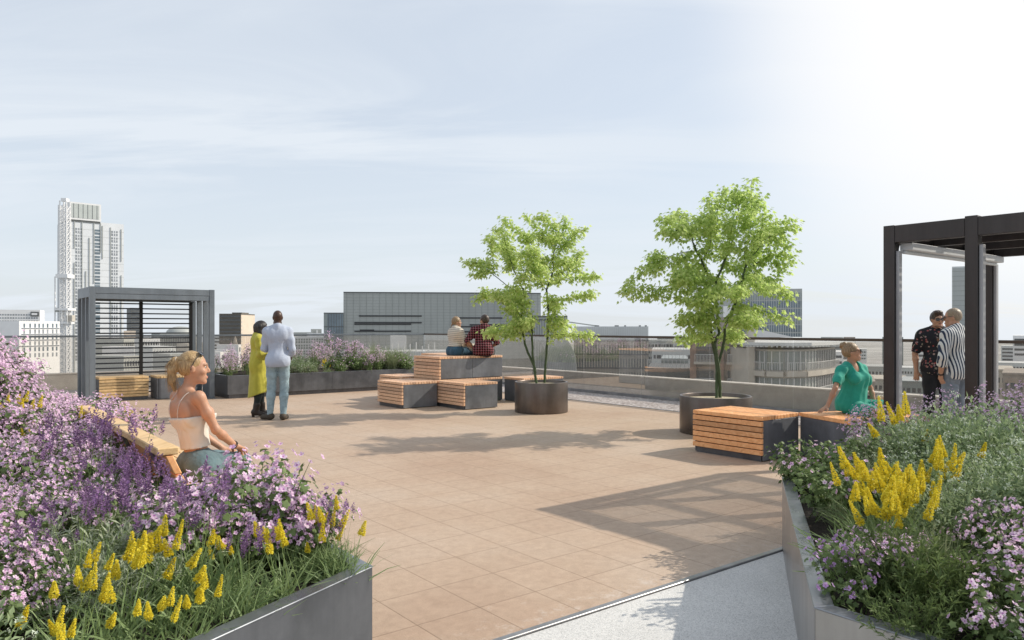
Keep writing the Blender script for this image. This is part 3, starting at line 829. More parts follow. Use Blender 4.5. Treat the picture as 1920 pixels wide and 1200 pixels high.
def planter(pts, h, label, soil_fn, step=0.25, kick=False, rim=0.075, steel=None):
    """steel planter over a counter-clockwise footprint: side panels, mitred rim, mounded soil"""
    c = sum(pts, Vector((0, 0, 0))) / len(pts)
    r = empty('raised_planter', Vector((c.x, c.y, 0)), label, 'planter')
    inn = offset_poly(pts, rim); n = len(pts)
    body = offset_poly(pts, 0.004); low = offset_poly(pts, 0.05)
    z0 = 0.09 if kick else 0.0
    for i in range(n):
        j = (i + 1) % n; a, b = body[i], body[j]; ia, ib = offset_poly(pts, 0.03)[i], offset_poly(pts, 0.03)[j]
        ln = (b - a).length; k = max(1, round(ln / 2.4))
        for q in range(k):
            t0, t1 = q / k, (q + 1) / k; g = 0.0015 / ln
            A, B, IA, IB = a.lerp(b, t0 + g), a.lerp(b, t1 - g), ia.lerp(ib, t0 + g), ia.lerp(ib, t1 - g)
            m = MB(); m.hexa([(A.x, A.y, z0), (B.x, B.y, z0), (IB.x, IB.y, z0), (IA.x, IA.y, z0), (A.x, A.y, h - 0.008), (B.x, B.y, h - 0.008), (IB.x, IB.y, h - 0.008), (IA.x, IA.y, h - 0.008)])
            m.build('side_panel', steel or M_STEEL, r)
        m = MB(); P, Q, R_, S = pts[i], pts[j], inn[j], inn[i]
        m.hexa([(P.x, P.y, h - 0.007), (Q.x, Q.y, h - 0.007), (R_.x, R_.y, h - 0.007), (S.x, S.y, h - 0.007), (P.x, P.y, h), (Q.x, Q.y, h), (R_.x, R_.y, h), (S.x, S.y, h)])
        m.build('rim', M_RIM, r, bevel=0.0025)
    if kick:
        m = MB(); m.prism(low, 0, z0 - 0.001); m.build('plinth', M_STEEL, r)
    # soil: grid clipped to the inner outline
    ip = offset_poly(pts, 0.03)
    xs = [p.x for p in ip]; ys = [p.y for p in ip]
    m = MB(); gx = np.arange(min(xs), max(xs) + step, step); gy = np.arange(min(ys), max(ys) + step, step); idx = {}
    bm = bmesh.new()
    bm.faces.new([bm.verts.new((p.x, p.y, 0)) for p in ip])
    for x in gx: bmesh.ops.bisect_plane(bm, geom=bm.verts[:] + bm.edges[:] + bm.faces[:], plane_co=(x, 0, 0), plane_no=(1, 0, 0))
    for y in gy: bmesh.ops.bisect_plane(bm, geom=bm.verts[:] + bm.edges[:] + bm.faces[:], plane_co=(0, y, 0), plane_no=(0, 1, 0))
    for v in bm.verts: v.co.z = soil_fn(v.co.x, v.co.y)
    me = bpy.data.meshes.new('soil'); bm.to_mesh(me); bm.free()
    me.transform(Matrix.Translation(-ORIG[r.name])); me.materials.append(M_SOIL)
    o = bpy.data.objects.new('soil', me); COL.objects.link(o); o.parent = r
    return r


M_RIM = metal_mat('planter_rim', (0.27, 0.285, 0.31), 0.28, 0.8, 0.12)
M_GALV = metal_mat('galvanised_planter', (0.36, 0.35, 0.34), 0.32, 0.8, 0.12)


def inside(p, pts):
    n = len(pts); c = False
    for i in range(n):
        a, b = pts[i], pts[i - 1]
        if (a.y > p[1]) != (b.y > p[1]) and p[0] < (b.x - a.x) * (p[1] - a.y) / (b.y - a.y) + a.x: c = not c
    return c


def poly_dist(p, pts):
    """distance inside to the outline"""
    d = 9e9; q = Vector((p[0], p[1], 0)); n = len(pts)
    for i in range(n):
        a, b = pts[i], pts[(i + 1) % n]; e = b - a; t = max(0, min(1, (q - a).dot(e) / e.length_squared)); d = min(d, (q - a - e * t).length)
    return d


def scatter(pts, n_try, dmin):
    xs = [p.x for p in pts]; ys = [p.y for p in pts]; out = []
    for _ in range(n_try):
        p = (rng.uniform(min(xs), max(xs)), rng.uniform(min(ys), max(ys)))
        if not inside(p, pts) or poly_dist(p, pts) < 0.09: continue
        if all((p[0] - q[0]) ** 2 + (p[1] - q[1]) ** 2 > dmin * dmin for q in out): out.append(p)
    return out


def pix(x, y, z):
    return CX + F * x / y, HY + (EYE - z) * F / y


# the big planter with the bench
A0 = AB(1.54, BE)
LEFT = [A0, AB(1.54, 9.4), AB(-0.6, 9.4), AB(-3.2, 7.4), Vector((-6.2, 1.6, 0)), A0 + Vector((-0.456, -0.890, 0)) * 2.9]


def soil_left(x, y):
    a = 0.788 * x + 0.616 * y; b = -0.616 * x + 0.788 * y
    d = 1.54 - a
    up = smooth(0.3, 2.4, d) * (0.06 + 0.14 * smooth(3.0, 5.0, b) + 1.1 * smooth(4.8, 8.0, b))
    dd = poly_dist((x, y), LEFT)
    return 0.43 + up * smooth(0.05, 0.6, dd)


planter(LEFT, 0.5, 'big angular steel planter with the wooden backrest bench on its edge', soil_left)

BENCH_B0, BENCH_B1, BENCH_A = 4.42, 7.25, 1.157      # bench span along the planter edge and line of its backrest


def zone_left(px, py):
    """species by place in the bed"""
    if py < 668: return 'pink' if px < 135 else 'pink'
    if py < 700 and 45 < px < 125: return 'yel' if rng.random() < 0.6 else 'pink'
    if py < 805:
        if px > 250 and py > 770: return 'lav' if rng.random() < 0.6 else 'pink'
        return 'pink' if rng.random() < 0.94 else 'yel'
    if py < 845:
        if px < 60: return 'pink'
        r = rng.random()
        if px < 300: return 'yel' if r < 0.25 else ('lav' if r < 0.65 else 'pink')
        return 'lav' if px < 400 else 'pink'
    if py < 1015:
        if px < 95: return 'pink'
        if px < 470 - (py - 900) * 0.2: return 'lav' if rng.random() < 0.85 else 'silver'
        return 'pink' if px < 640 else 'silver'
    if py < 1125:
        r = rng.random()
        if px < 30 and r < 0.5: return 'pink'
        if px > 440 and py < 1060: return 'pink' if r < 0.75 else 'yel'
        if px > 560: return 'yel' if r < 0.25 else 'silver'
        return 'yel' if r < 0.8 else ('lav' if r < 0.60 else 'silver')
    if px < 190: return 'white'
    return 'silver' if rng.random() < 0.9 else 'yel'


LL = {
    'pinkfine': 'mallow bush with a haze of small lilac flowers in the planter with the bench',
    'pink': 'pink mallow bush in full bloom in the planter with the bench',
    'lav': 'purple lavender plant in the planter with the bench',
    'yel': 'yellow flower spikes standing in the planter with the bench',
    'white': 'low bush with tiny white flowers in the planter with the bench',
    'silver': 'silvery narrow leaved plant in the planter with the bench',
    'green': 'green leafy undergrowth bush in the planter with the bench',
}
GL = {'pink': 'mallow bushes', 'pinkfine': 'fine flowered mallow bushes', 'lav': 'lavender plants', 'yel': 'yellow spike plants', 'white': 'white flowered bushes', 'silver': 'silver leaf plants', 'green': 'leafy bushes', 'tallpink': 'tall mallow bushes', 'ros': 'narrow leaved plants', 'grass': 'grass tussocks', 'scab': 'mauve flower plants'}
rng = np.random.default_rng(21)
pl = scatter(LEFT, 12000, 0.165)
cnt = {}
for (x, y) in pl:
    a = 0.788 * x + 0.616 * y; b = -0.616 * x + 0.788 * y
    if y < 1.75 or (y > 0.1 and CX + F * x / y < -480): continue      # wholly outside the picture
    if BENCH_B0 - 0.12 < b < BENCH_B1 + 0.1 and a > BENCH_A - 0.10: continue
    z = soil_left(x, y); px, py = pix(x, y, z + 0.36)
    s = zone_left(px, py)
    sc_ = 1.0
    df = (x - A0.x) * -0.890 + (y - A0.y) * 0.456          # distance behind the front face
    if 0.10 < df < 0.55 and y > 2.0 and not (b > 3.3 and a > 0.8) and s in ('silver', 'white', 'pink', 'lav') and rng.random() < (0.62 if px < 520 else 0.4): s = 'yel'
    if s == 'pink': sc_ = 1.0 if py > 700 else 1.4
    if 3.4 < b < 5.5 and 1.0 < a < 1.6: sc_ *= 0.66
    if s == 'yel': sc_ *= 0.72
    if s == 'pink' and b > 4.9 and a > 0.35: sc_ *= 1.15
    if s == 'silver' and y < 3.0: sc_ = 0.9
    if s == 'pink' and b < 3.5 and a > 1.2: s = 'silver'
    if s == 'silver' and poly_dist((x, y), LEFT) < 0.3: sc_ *= 0.66
    if 3.3 < b < 4.02 and a > 0.8: s, sc_ = 'pink', 1.38
    elif 4.02 <= b < 4.4 and a > 0.95: s, sc_ = ('lav' if rng.random() < 0.5 else 'pink'), (1.0 if a < 1.25 else 0.85)
    if 4.1 < b < 5.6 and 0.55 < a < 1.06: s, sc_ = ('lav' if rng.random() < 0.55 else 'pink'), 1.12
    if s == 'pink' and y > 4.6: s = 'pinkfine'
    plant(s, (x, y, z - 0.02), LL[s], GL[s] + ' in the planter with the bench', sc_)
    cnt[s] = cnt.get(s, 0) + 1
# a few extra bushes leaning over the rim beside the corner
for (a, b) in ((1.38, 3.9), (1.36, 3.62), (1.15, 3.7), (1.42, 3.4), (1.2, 3.4)):
    p = AB(a, b, 0.44); plant('pink', p, LL['pink'], GL['pink'] + ' in the planter with the bench', 1.15)
for (a, b) in ((1.44, 3.3), (1.42, 3.12), (1.32, 3.2)):
    p = AB(a, b, 0.44); plant('lav', p, LL['lav'], GL['lav'] + ' in the planter with the bench', 0.62)

# the planter by the pale path
C0 = Vector((1.134, 2.8, 0)); F0 = AB(4.72, BE); G0 = AB(6.55, BE)
RIGHT = [C0, C0 - U1 * 3.6, C0 - U1 * 3.6 + Vector((2.6, 1.2, 0)), G0 - U1 * 3.1, G0, F0]


def soil_right(x, y):
    dd = poly_dist((x, y), RIGHT)
    return 0.43 + 0.16 * smooth(0.1, 1.1, dd)


planter(RIGHT, 0.5, 'angular steel planter beside the pale path and the dark pergola', soil_right, steel=M_GALV)


def zone_right(px, d, r):
    """species by place in the bed: photo column and distance"""
    if d < 2.95:
        if px > 1830: return 'white' if d < 2.35 else ('pink' if r < 0.7 else 'ros')
        return 'pink' if d > 2.66 and px < 1700 and r < 0.7 else ('silver' if r > 0.86 else 'ros')
    if d < 3.5:
        if d > 3.25 and 1570 < px < 1810: return 'yel' if r < 0.7 else 'scab'
        if px < 1560: return 'pink' if r < 0.5 else 'lav'
        if px < 1710: return 'pink' if r < 0.75 else 'scab'
        if px < 1790: return 'grass' if r < 0.6 else 'ros'
        return 'pink' if px > 1850 and d < 3.2 else 'white'
    if d < 4.15:
        if px < 1560: return 'lav' if r < 0.35 else ('grass' if r < 0.7 else 'green')
        if d < 3.95 and px < 1790: return 'yel' if r < 0.75 else 'grass'
        if px < 1660: return 'grass' if r < 0.5 else 'green'
        return 'white'
    if d < 4.8:
        if px < 1570: return 'green' if r < 0.7 else 'lav'
        if px < 1680: return 'grass' if r < 0.6 else 'green'
        return 'yel' if r < 0.12 else 'white'
    if px < 1690: return 'green' if r < 0.8 else 'tallpink'
    return 'white' if px < 1860 else 'tallpink'


LR = {
    'silver': 'silvery narrow leaved plant in the planter by the pale path',
    'pink': 'low pink mallow bush in the planter by the pale path',
    'tallpink': 'tall pink mallow bush in the planter by the pale path before the pergola',
    'lav': 'purple lavender plant in the planter by the pale path',
    'yel': 'yellow flower spikes standing in the planter by the pale path',
    'white': 'leafy bush with tiny white flowers in the planter by the pale path',
    'ros': 'green narrow leaved plant in the planter by the pale path',
    'grass': 'grass tussock with arching blades in the planter by the pale path',
    'scab': 'plant with small mauve flowers in the planter by the pale path',
    'green': 'green leafy bush in the planter by the pale path',
}
rng = np.random.default_rng(34)
for (x, y) in scatter(RIGHT, 9000, 0.18):
    if y < 5.0 and poly_dist((x, y), RIGHT) < (0.2 if y > 3.1 else 0.13): continue
    if y < 1.35 or CX + F * x / y > 2600: continue
    z = soil_right(x, y); px, py = pix(x, y, z + 0.22)
    s = zone_right(px, y, rng.random())
    aa = 0.788 * x + 0.616 * y; bb = -0.616 * x + 0.788 * y
    if (bb > BE - 0.42 and aa > 5.2) or aa > 6.1: s = 'tallpink'
    sc_ = {'tallpink': 0.62, 'white': 1.15, 'yel': 1.0, 'pink': 0.95, 'ros': 0.9, 'grass': 0.72, 'lav': 0.75}.get(s, 1.0)
    if s in ('ros', 'grass') and poly_dist((x, y), RIGHT) < 0.3: sc_ *= 0.7
    if s == 'tallpink': sc_ = 0.8 if px < 1840 else 0.95
    plant(s, (x, y, z - 0.02), LR[s], GL[s] + ' in the planter by the pale path', sc_)

for _ in range(7):
    d_ = rng.uniform(3.1, 3.75); x = (rng.uniform(1600, 1790) - CX) / F * d_; z = soil_right(x, d_)
    plant('yel', (x, d_, z), LR['yel'], GL['yel'] + ' in the planter by the pale path', 0.95)

# the long planter at the back
BACK = [AB(5.08, 16.5), AB(9.95, 16.5), AB(9.95, 18.0), AB(5.08, 18.0)]


def soil_back(x, y):
    return 0.44 + 0.12 * smooth(0.05, 0.6, poly_dist((x, y), BACK))


planter(BACK, 0.5, 'long low steel planter behind the standing couple', soil_back, kick=True)
LBK = {
    'tallpink': 'pink flowering bush in the long planter behind the standing couple',
    'white': 'pale green bush in the long planter behind the standing couple',
    'grass': 'fine green grass tussock in the long planter behind the standing couple',
    'yel': 'yellow flower spikes in the long planter behind the standing couple',
    'green': 'dark green leafy bush in the long planter behind the standing couple',
}
rng = np.random.default_rng(55)
for (x, y) in scatter(BACK, 3000, 0.27):
    a = 0.788 * x + 0.616 * y; b = -0.616 * x + 0.788 * y; r = rng.random()
    z = soil_back(x, y)
    if a < 6.2: s, k = 'tallpink', 0.85
    elif a < 7.0: s, k = ('white', 1.15) if b < 17.2 else ('tallpink', 1.05)
    elif a < 7.7: s, k = ('tallpink', 0.9) if r < 0.75 else ('white', 0.9)
    elif a < 8.0: s, k = ('green', 1.0) if b < 17.2 else ('grass', 0.9)
    elif a < 9.0: s, k = ('tallpink', 1.25 if b > 17.0 else 0.85) if r < 0.7 else ('green', 1.2)
    else: s, k = ('grass', 1.25) if r < 0.75 else ('green', 1.25)
    if b < 16.85 and (7.35 < a < 7.5 or a > 9.75): s, k = 'yel', 0.8
    plant(s, (x, y, z - 0.02), LBK[s], GL[s] + ' in the long planter', k)

# ------------------------------------------------------------------ backrest bench on the planter edge
def backrest_bench():
    b0, b1, a = BENCH_B0, BENCH_B1, BENCH_A
    r = empty('backrest_bench', AB(a + 0.25, (b0 + b1) / 2, 0.44), 'wooden bench with sloping backrest on the planter edge, woman in white top seated on it', 'bench')
    for i in range(6):
        aa = a + 0.09 + i * 0.082
        m = MB(); m.abox(aa, aa + 0.074, b0, b1, 0.462, 0.50); m.build('seat_board', M_WOODY, r, bevel=0.003)
    # leaning back: profile boards between z .5 and .86
    def back(t0, t1, off, th, nm):
        m = MB(); A = lambda t: a + 0.06 - 0.16 * t; Z = lambda t: 0.50 + 0.36 * t
        m.hexa([AB(A(t0) - off - th, b0, Z(t0)), AB(A(t0) - off, b0, Z(t0) + 0.0), AB(A(t0) - off, b1, Z(t0)), AB(A(t0) - off - th, b1, Z(t0)),
                AB(A(t1) - off - th, b0, Z(t1)), AB(A(t1) - off, b0, Z(t1)), AB(A(t1) - off, b1, Z(t1)), AB(A(t1) - off - th, b1, Z(t1))])
        m.build(nm, M_WOOD, r, bevel=0.004)
    for (t0, t1) in ((0.0, 0.30), (0.325, 0.62), (0.645, 0.94)): back(t0, t1, 0.0, 0.04, 'back_board')
    m = MB(); m.abox(a - 0.175, a - 0.062, b0 - 0.004, b1 + 0.004, 0.842, 0.885); m.build('top_board', M_WOODY, r, bevel=0.006)
    for bb in (b0 + 0.22, b0 + 1.0, b0 + 1.85, b1 - 0.25):
        m = MB(); m.bar(AB(a + 0.005, bb, 0.46), AB(a - 0.155, bb, 0.838), 0.05, 0.02); m.build('back_bracket', M_STEEL, r)
        m = MB(); m.abox(a + 0.03, a + 0.56, bb - 0.025, bb + 0.025, 0.44, 0.461); m.build('seat_bracket', M_STEEL, r)
backrest_bench()
# ------------------------------------------------------------------ potted trees
V_TREE = leafmat('maple_leaf', (0.42, 0.56, 0.160), (0.56, 0.68, 0.25), 0.62, 0.5, (0.68, 0.74, 0.34))
M_BARK = simple('green_bark', (0.055, 0.085, 0.035), 0.7, var=0.3, scale=20, bump=0.4, bscale=60)


def leaf_shape(out_v, out_f, p, d, nrm, s):
    """palmate leaf with five pointed lobes, tip along d"""
    d = d / (np.linalg.norm(d) + 1e-9); sd = np.cross(nrm, d); sd /= np.linalg.norm(sd) + 1e-9; nn = np.cross(d, sd)
    n = len(out_v)
    prof = ((0, 0), (0.16, -0.06), (0.42, 0.10), (0.24, 0.24), (0.50, 0.52), (0.20, 0.50), (0.0, 1.0), (-0.20, 0.50), (-0.50, 0.52), (-0.24, 0.24), (-0.42, 0.10), (-0.16, -0.06))
    for x, y in prof: out_v.append(tuple(p + (sd * x + d * y - nn * (0.35 * abs(x) + 0.16 * y * y)) * s))
    out_f.append((n, n + 1, n + 2, n + 3, n + 9, n + 10, n + 11)); out_f.append((n + 3, n + 4, n + 5, n + 7, n + 8, n + 9)); out_f.append((n + 5, n + 6, n + 7))


def potted_tree(base, depth, org, sc, clumps, stems, label, seed, nleaf, leaf_s):
    """org: photo pixel of zoom origin, sc: zoom scale. clumps: (x, y, r) in zoom pixels; every clump gets its own distance"""
    r_ = np.random.default_rng(seed)
    R = empty('potted_tree', (base[0], base[1], 0.5), label, 'tree', 'young trees in round pots')
    k = depth / F

    def P(zx, zy, dd=0.0):
        px, py = org[0] + zx / sc, org[1] + zy / sc
        return np.array([(px - CX) * k, depth, EYE - (py - HY) * k]) + np.array([0, dd, 0])
    cl = []
    cx = np.mean([c[0] for c in clumps])
    for i, (x, y, rr) in enumerate(clumps):
        off = abs(x - cx) * k / sc
        span = max(0.15, 0.95 - 0.75 * off / 1.2)
        cl.append((P(x, y, r_.uniform(-span, span)), rr * k / sc))
    # more clumps before and behind so that the crown is round seen from any side
    att = []
    for c, rr in cl:
        n = int(40 + 1500 * rr ** 2)
        for _ in range(n):
            q = r_.normal(size=3); q /= np.linalg.norm(q); att.append(c + q * rr * r_.uniform(0.1, 1.0) ** 0.5 * np.array([1, 1.15, 0.72]))
    att = np.array(att)
    nodes = []; par = []
    for st in stems:
        pts = [P(x, y, dd) for x, y, dd in st[1]]
        last = -1 if st[0] is None else st[0]
        prev = pts[0]
        for i in range(len(pts) - 1):
            m_ = max(2, int(np.linalg.norm(pts[i + 1] - pts[i]) / 0.07))
            for j in range(m_ + (1 if i == len(pts) - 2 else 0)):
                t = j / m_; q = pts[i] * (1 - t) + pts[i + 1] * t + r_.normal(size=3) * 0.004
                nodes.append(q); par.append(last); last = len(nodes) - 1
    nstem = len(nodes)
    first_ok = 0.75                                     # no side shoots below this height
    alive = np.ones(len(att), bool); D = 0.075
    for it in range(140):
        arr = np.array(nodes); A = att[alive]
        if len(A) == 0: break
        ok = arr[:, 2] > first_ok + 0.25
        ids = np.nonzero(ok)[0]; B = arr[ids]
        d2 = ((A[:, None, :] - B[None]) ** 2).sum(2); mi = d2.argmin(1); md = d2[np.arange(len(A)), mi]
        grow = {}
        for q in range(len(A)):
            if md[q] < 2.6 ** 2:
                v = A[q] - B[mi[q]]; grow.setdefault(int(ids[mi[q]]), np.zeros(3)); grow[int(ids[mi[q]])] += v / (np.linalg.norm(v) + 1e-9)
        added = False
        for n_, v in grow.items():
            v = v / (np.linalg.norm(v) + 1e-9); dprev = (nodes[n_] - nodes[par[n_]]) if par[n_] >= 0 else np.array([0, 0, D])
            dprev = dprev / (np.linalg.norm(dprev) + 1e-9)
            v = v + 0.35 * dprev + np.array([0, 0, 0.05]) + r_.normal(size=3) * 0.10; v /= np.linalg.norm(v)
            new = nodes[n_] + v * D
            if ((arr - new) ** 2).sum(1).min() > (D * 0.45) ** 2: nodes.append(new); par.append(n_); added = True
        if not added: break
        arr = np.array(nodes[len(arr):])
        av = np.nonzero(alive)[0]; d2 = ((att[av][:, None] - arr[None]) ** 2).sum(2).min(1); alive[av[d2 < 0.13 ** 2]] = False
    N_ = len(nodes); kids = [[] for _ in range(N_)]
    for i, p in enumerate(par):
        if p >= 0: kids[p].append(i)
    wgt = np.zeros(N_)
    for i in range(N_ - 1, -1, -1): wgt[i] = (wgt[kids[i]] ** 1.0).sum() if kids[i] else 1.0
    rad = 0.0026 * np.maximum(1, wgt) ** 0.46
    rad = np.minimum(rad, 0.034)
    # one tube per chain
    trunk = MB(); limb = MB(); done = set()
    for i in range(N_):
        starts = [i] if par[i] < 0 else []
        if len(kids[i]) > 1:
            big = max(kids[i], key=lambda q: wgt[q]); starts += [q for q in kids[i] if q != big]
        for s in starts:
            ch = ([par[s]] if par[s] >= 0 else []) + [s]; cur = s
            while kids[cur]:
                cur = max(kids[cur], key=lambda q: wgt[q]); ch.append(cur)
            if len(ch) < 2: continue
            rr = [rad[q] for q in ch]
            if par[s] >= 0: rr[0] = rr[1]
            if s < nstem: rr = [max(x, 0.012 + 0.012 * (1 - j / len(ch))) if ch[j] < nstem else x for j, x in enumerate(rr)]
            (trunk if s < nstem else limb).tube([Vector(nodes[q]) for q in ch], rr, 7 if s < nstem else 5, cap=False)
    t_ = trunk.build('trunk', M_BARK, R, smooth_=True)
    limb.build('limbs', M_BARK, t_, smooth_=True)
    # leaves hang in sprays at the thin ends and through the clumps
    lv, lf = [], []
    thin = [i for i in range(nstem, N_) if wgt[i] <= 7 and nodes[i][2] > 1.25]
    arr = np.array(nodes)
    per = nleaf / max(1, len(thin))
    for i in thin:
        n = int(per + r_.random())
        out = nodes[i] - nodes[par[i]]
        for _ in range(n):
            o = r_.normal(size=3); o /= np.linalg.norm(o); p = nodes[i] + o * r_.uniform(0.01, 0.16) * np.array([1, 1, 0.8])
            d = out / 0.08 * 0.5 + o * np.array([1, 1, 0.3]) + np.array([0, 0, -0.75]); nrm = np.array([0, 0, 1.0]) + r_.normal(size=3) * 0.45
            leaf_shape(lv, lf, p, d, nrm, leaf_s * r_.uniform(0.65, 1.2))
    me = bpy.data.meshes.new('crown'); me.from_pydata((np.array(lv) - np.array(ORIG[R.name])).tolist(), [], lf); me.materials.append(V_TREE); me.update()
    o = bpy.data.objects.new('crown', me); COL.objects.link(o); o.parent = R
    return R


T1C = [(340, 95, 42), (300, 165, 62), (350, 215, 50), (470, 110, 48), (565, 130, 52), (708, 100, 34), (735, 175, 62), (838, 185, 34), (240, 250, 52), (350, 270, 70), (480, 220, 80), (600, 240, 80), (720, 270, 80), (825, 310, 50),
       (90, 375, 40), (170, 370, 52), (150, 470, 45), (235, 430, 55), (380, 390, 75), (490, 370, 85), (600, 380, 80), (700, 390, 70), (790, 370, 55), (905, 480, 48), (850, 475, 34), (830, 590, 38), (885, 590, 32),
       (200, 580, 62), (140, 640, 34), (290, 600, 70), (380, 590, 66), (470, 490, 70), (560, 520, 66), (440, 650, 62), (350, 680, 52), (640, 645, 46), (680, 650, 30), (420, 790, 62), (470, 770, 44), (370, 800, 34), (235, 835, 44), (190, 850, 26), (310, 860, 36),
       (680, 770, 50), (755, 800, 50), (850, 850, 45), (880, 880, 30), (260, 330, 45), (560, 470, 60), (660, 480, 50)]
S1 = [(None, [(534, 1158, -0.05), (522, 1060, -0.05), (470, 940, -0.04), (448, 850, 0), (438, 720, 0.02), (450, 560, 0.0)]),
      (None, [(586, 1158, 0.04), (596, 1000, 0.05), (604, 880, 0.05), (612, 700, 0.03), (600, 560, 0.0), (640, 450, 0)]),
      (None, [(530, 1150, -0.03), (510, 990, -0.08), (503, 850, -0.1), (500, 720, -0.12)])]
potted_tree(POT1, 13.73, (850, 380), 3.4276, T1C, S1, 'wide branching young tree in the pot beside the stepped seats', 5, 11500, 0.064)
T2C = [(650, 75, 32), (690, 60, 18), (650, 130, 66), (720, 150, 72), (590, 180, 62), (780, 190, 52), (790, 120, 24), (400, 225, 66), (440, 200, 40), (300, 275, 60), (265, 250, 26), (330, 350, 85), (240, 350, 32), (270, 450, 68), (215, 460, 30), (240, 520, 46),
       (470, 300, 92), (590, 300, 92), (700, 290, 92), (840, 320, 76), (905, 300, 44), (900, 400, 66), (800, 430, 92), (905, 490, 56), (760, 530, 78), (850, 590, 62), (910, 640, 50), (350, 470, 80), (430, 520, 66), (310, 580, 52), (185, 620, 38), (90, 625, 42), (215, 655, 34), (55, 650, 24),
       (430, 670, 66), (370, 690, 34), (560, 650, 62), (660, 610, 66), (740, 620, 50), (330, 760, 40), (410, 800, 58), (460, 850, 52), (390, 870, 30), (650, 790, 54), (700, 840, 54), (760, 750, 54), (840, 760, 44), (890, 780, 34), (650, 880, 34), (520, 430, 66), (600, 420, 60), (690, 390, 60)]
S2 = [(None, [(541, 1165, -0.02), (545, 1070, 0.02), (556, 1000, 0.06), (585, 880, 0.04), (585, 800, 0.0), (630, 690, -0.05), (680, 500, -0.1)]),
      (None, [(563, 1165, 0.03), (558, 1060, 0.0), (540, 970, -0.04), (532, 890, -0.03), (555, 840, 0.0), (545, 700, 0.04), (545, 580, 0.05), (600, 440, 0.05)]),
      (None, [(548, 1120, 0.05), (552, 1000, 0.08), (530, 880, 0.1), (515, 720, 0.12), (520, 560, 0.16), (450, 400, 0.2)])]
potted_tree(POT2, 11.02, (1140, 310), 2.666, T2C, S2, 'tall young tree with a crossing double stem in the pot behind the orange block', 9, 14500, 0.061)

# ------------------------------------------------------------------ the city beyond the terrace
M_CITYG = simple('city_ground', (0.34, 0.34, 0.33), 0.95, var=0.35, scale=0.02)
M_WHITE = simple('white_cladding', (0.66, 0.68, 0.70), 0.5, var=0.05, scale=0.15)
M_WHITE2 = simple('white_render', (0.72, 0.72, 0.72), 0.7, var=0.05, scale=0.2)
M_GREYC = simple('grey_cladding', (0.36, 0.375, 0.36), 0.5, var=0.07, scale=0.12)
M_GREYD = simple('dark_grey_cladding', (0.10, 0.105, 0.105), 0.5, var=0.15, scale=0.3)
M_SLOT = simple('shadow_gap', (0.04, 0.04, 0.042), 0.6)
M_WIN = simple('window_glass', (0.055, 0.065, 0.075), 0.12, var=0.4, scale=0.4, spec=0.8)
M_WINB = simple('blue_window_glass', (0.13, 0.17, 0.20), 0.15, var=0.3, scale=0.25, spec=0.8)
M_CURT = simple('grey_green_glazing', (0.22, 0.25, 0.245), 0.2, var=0.25, scale=0.3, spec=0.7)
M_BEIGE = simple('tan_panel_lit', (0.56, 0.47, 0.38), 0.8, var=0.06, scale=0.3)  # sunlit face of the tan office, light put into the colour
M_TAN = simple('tan_panel_shaded', (0.115, 0.105, 0.090), 0.7, var=0.1, scale=0.5)  # shaded faces of the same office, shade put into the colour
M_STONE = simple('grey_stone', (0.30, 0.265, 0.23), 0.9, var=0.2, scale=1.0)
M_BRICK = simple('brown_brick', (0.26, 0.18, 0.14), 0.9, var=0.15, scale=2.0)
M_BUFF = simple('buff_precast', (0.44, 0.41, 0.36), 0.85, var=0.1, scale=0.6)
M_CRANE = simple('crane_white', (0.74, 0.74, 0.74), 0.5)
M_FAR = simple('haze_paled_grey', (0.56, 0.58, 0.58), 0.5, var=0.06, scale=0.1)  # pale grey that carries the far tower's haze in its colour
M_RIB = simple('pale_rib_metal', (0.52, 0.53, 0.53), 0.45, var=0.06, scale=0.5)
M_GREYM = simple('mid_grey_cladding', (0.28, 0.295, 0.28), 0.55, var=0.08, scale=0.2)
M_WINL = simple('pale_window_glass', (0.24, 0.26, 0.28), 0.2, var=0.3, scale=0.4, spec=0.8)
GZ = -32.0
m = MB(); m.quad((-1900, -300, GZ), (1900, -300, GZ), (1900, 1700, GZ), (-1900, 1700, GZ))
tag(m.build('city_ground', M_CITYG, origin=(0, 0, 0)), 'grey city ground far below the roof terrace', 'ground', kind='structure')


class Face:
    """a facade from p0 to p1 (left to right seen from outside)"""
    def __init__(s, p0, p1):
        s.p0 = Vector((p0[0], p0[1], 0)); s.p1 = Vector((p1[0], p1[1], 0)); e = s.p1 - s.p0; s.w = e.length; s.d = e / s.w; s.n = Vector((s.d.y, -s.d.x, 0))

    def box(s, mb, u0, u1, z0, z1, t0, t1):
        """u in metres along, t outward from the wall face"""
        a = s.p0 + s.d * u0; b = s.p0 + s.d * u1; i = s.n * t0; o = s.n * t1
        q = lambda p, z: (p.x, p.y, z)
        mb.hexa([q(a + o, z0), q(b + o, z0), q(b + i, z0), q(a + i, z0), q(a + o, z1), q(b + o, z1), q(b + i, z1), q(a + i, z1)])


def xy(px, d): return ((px - CX) / F * d, d)
def zz(py, d): return EYE - (py - HY) / F * d


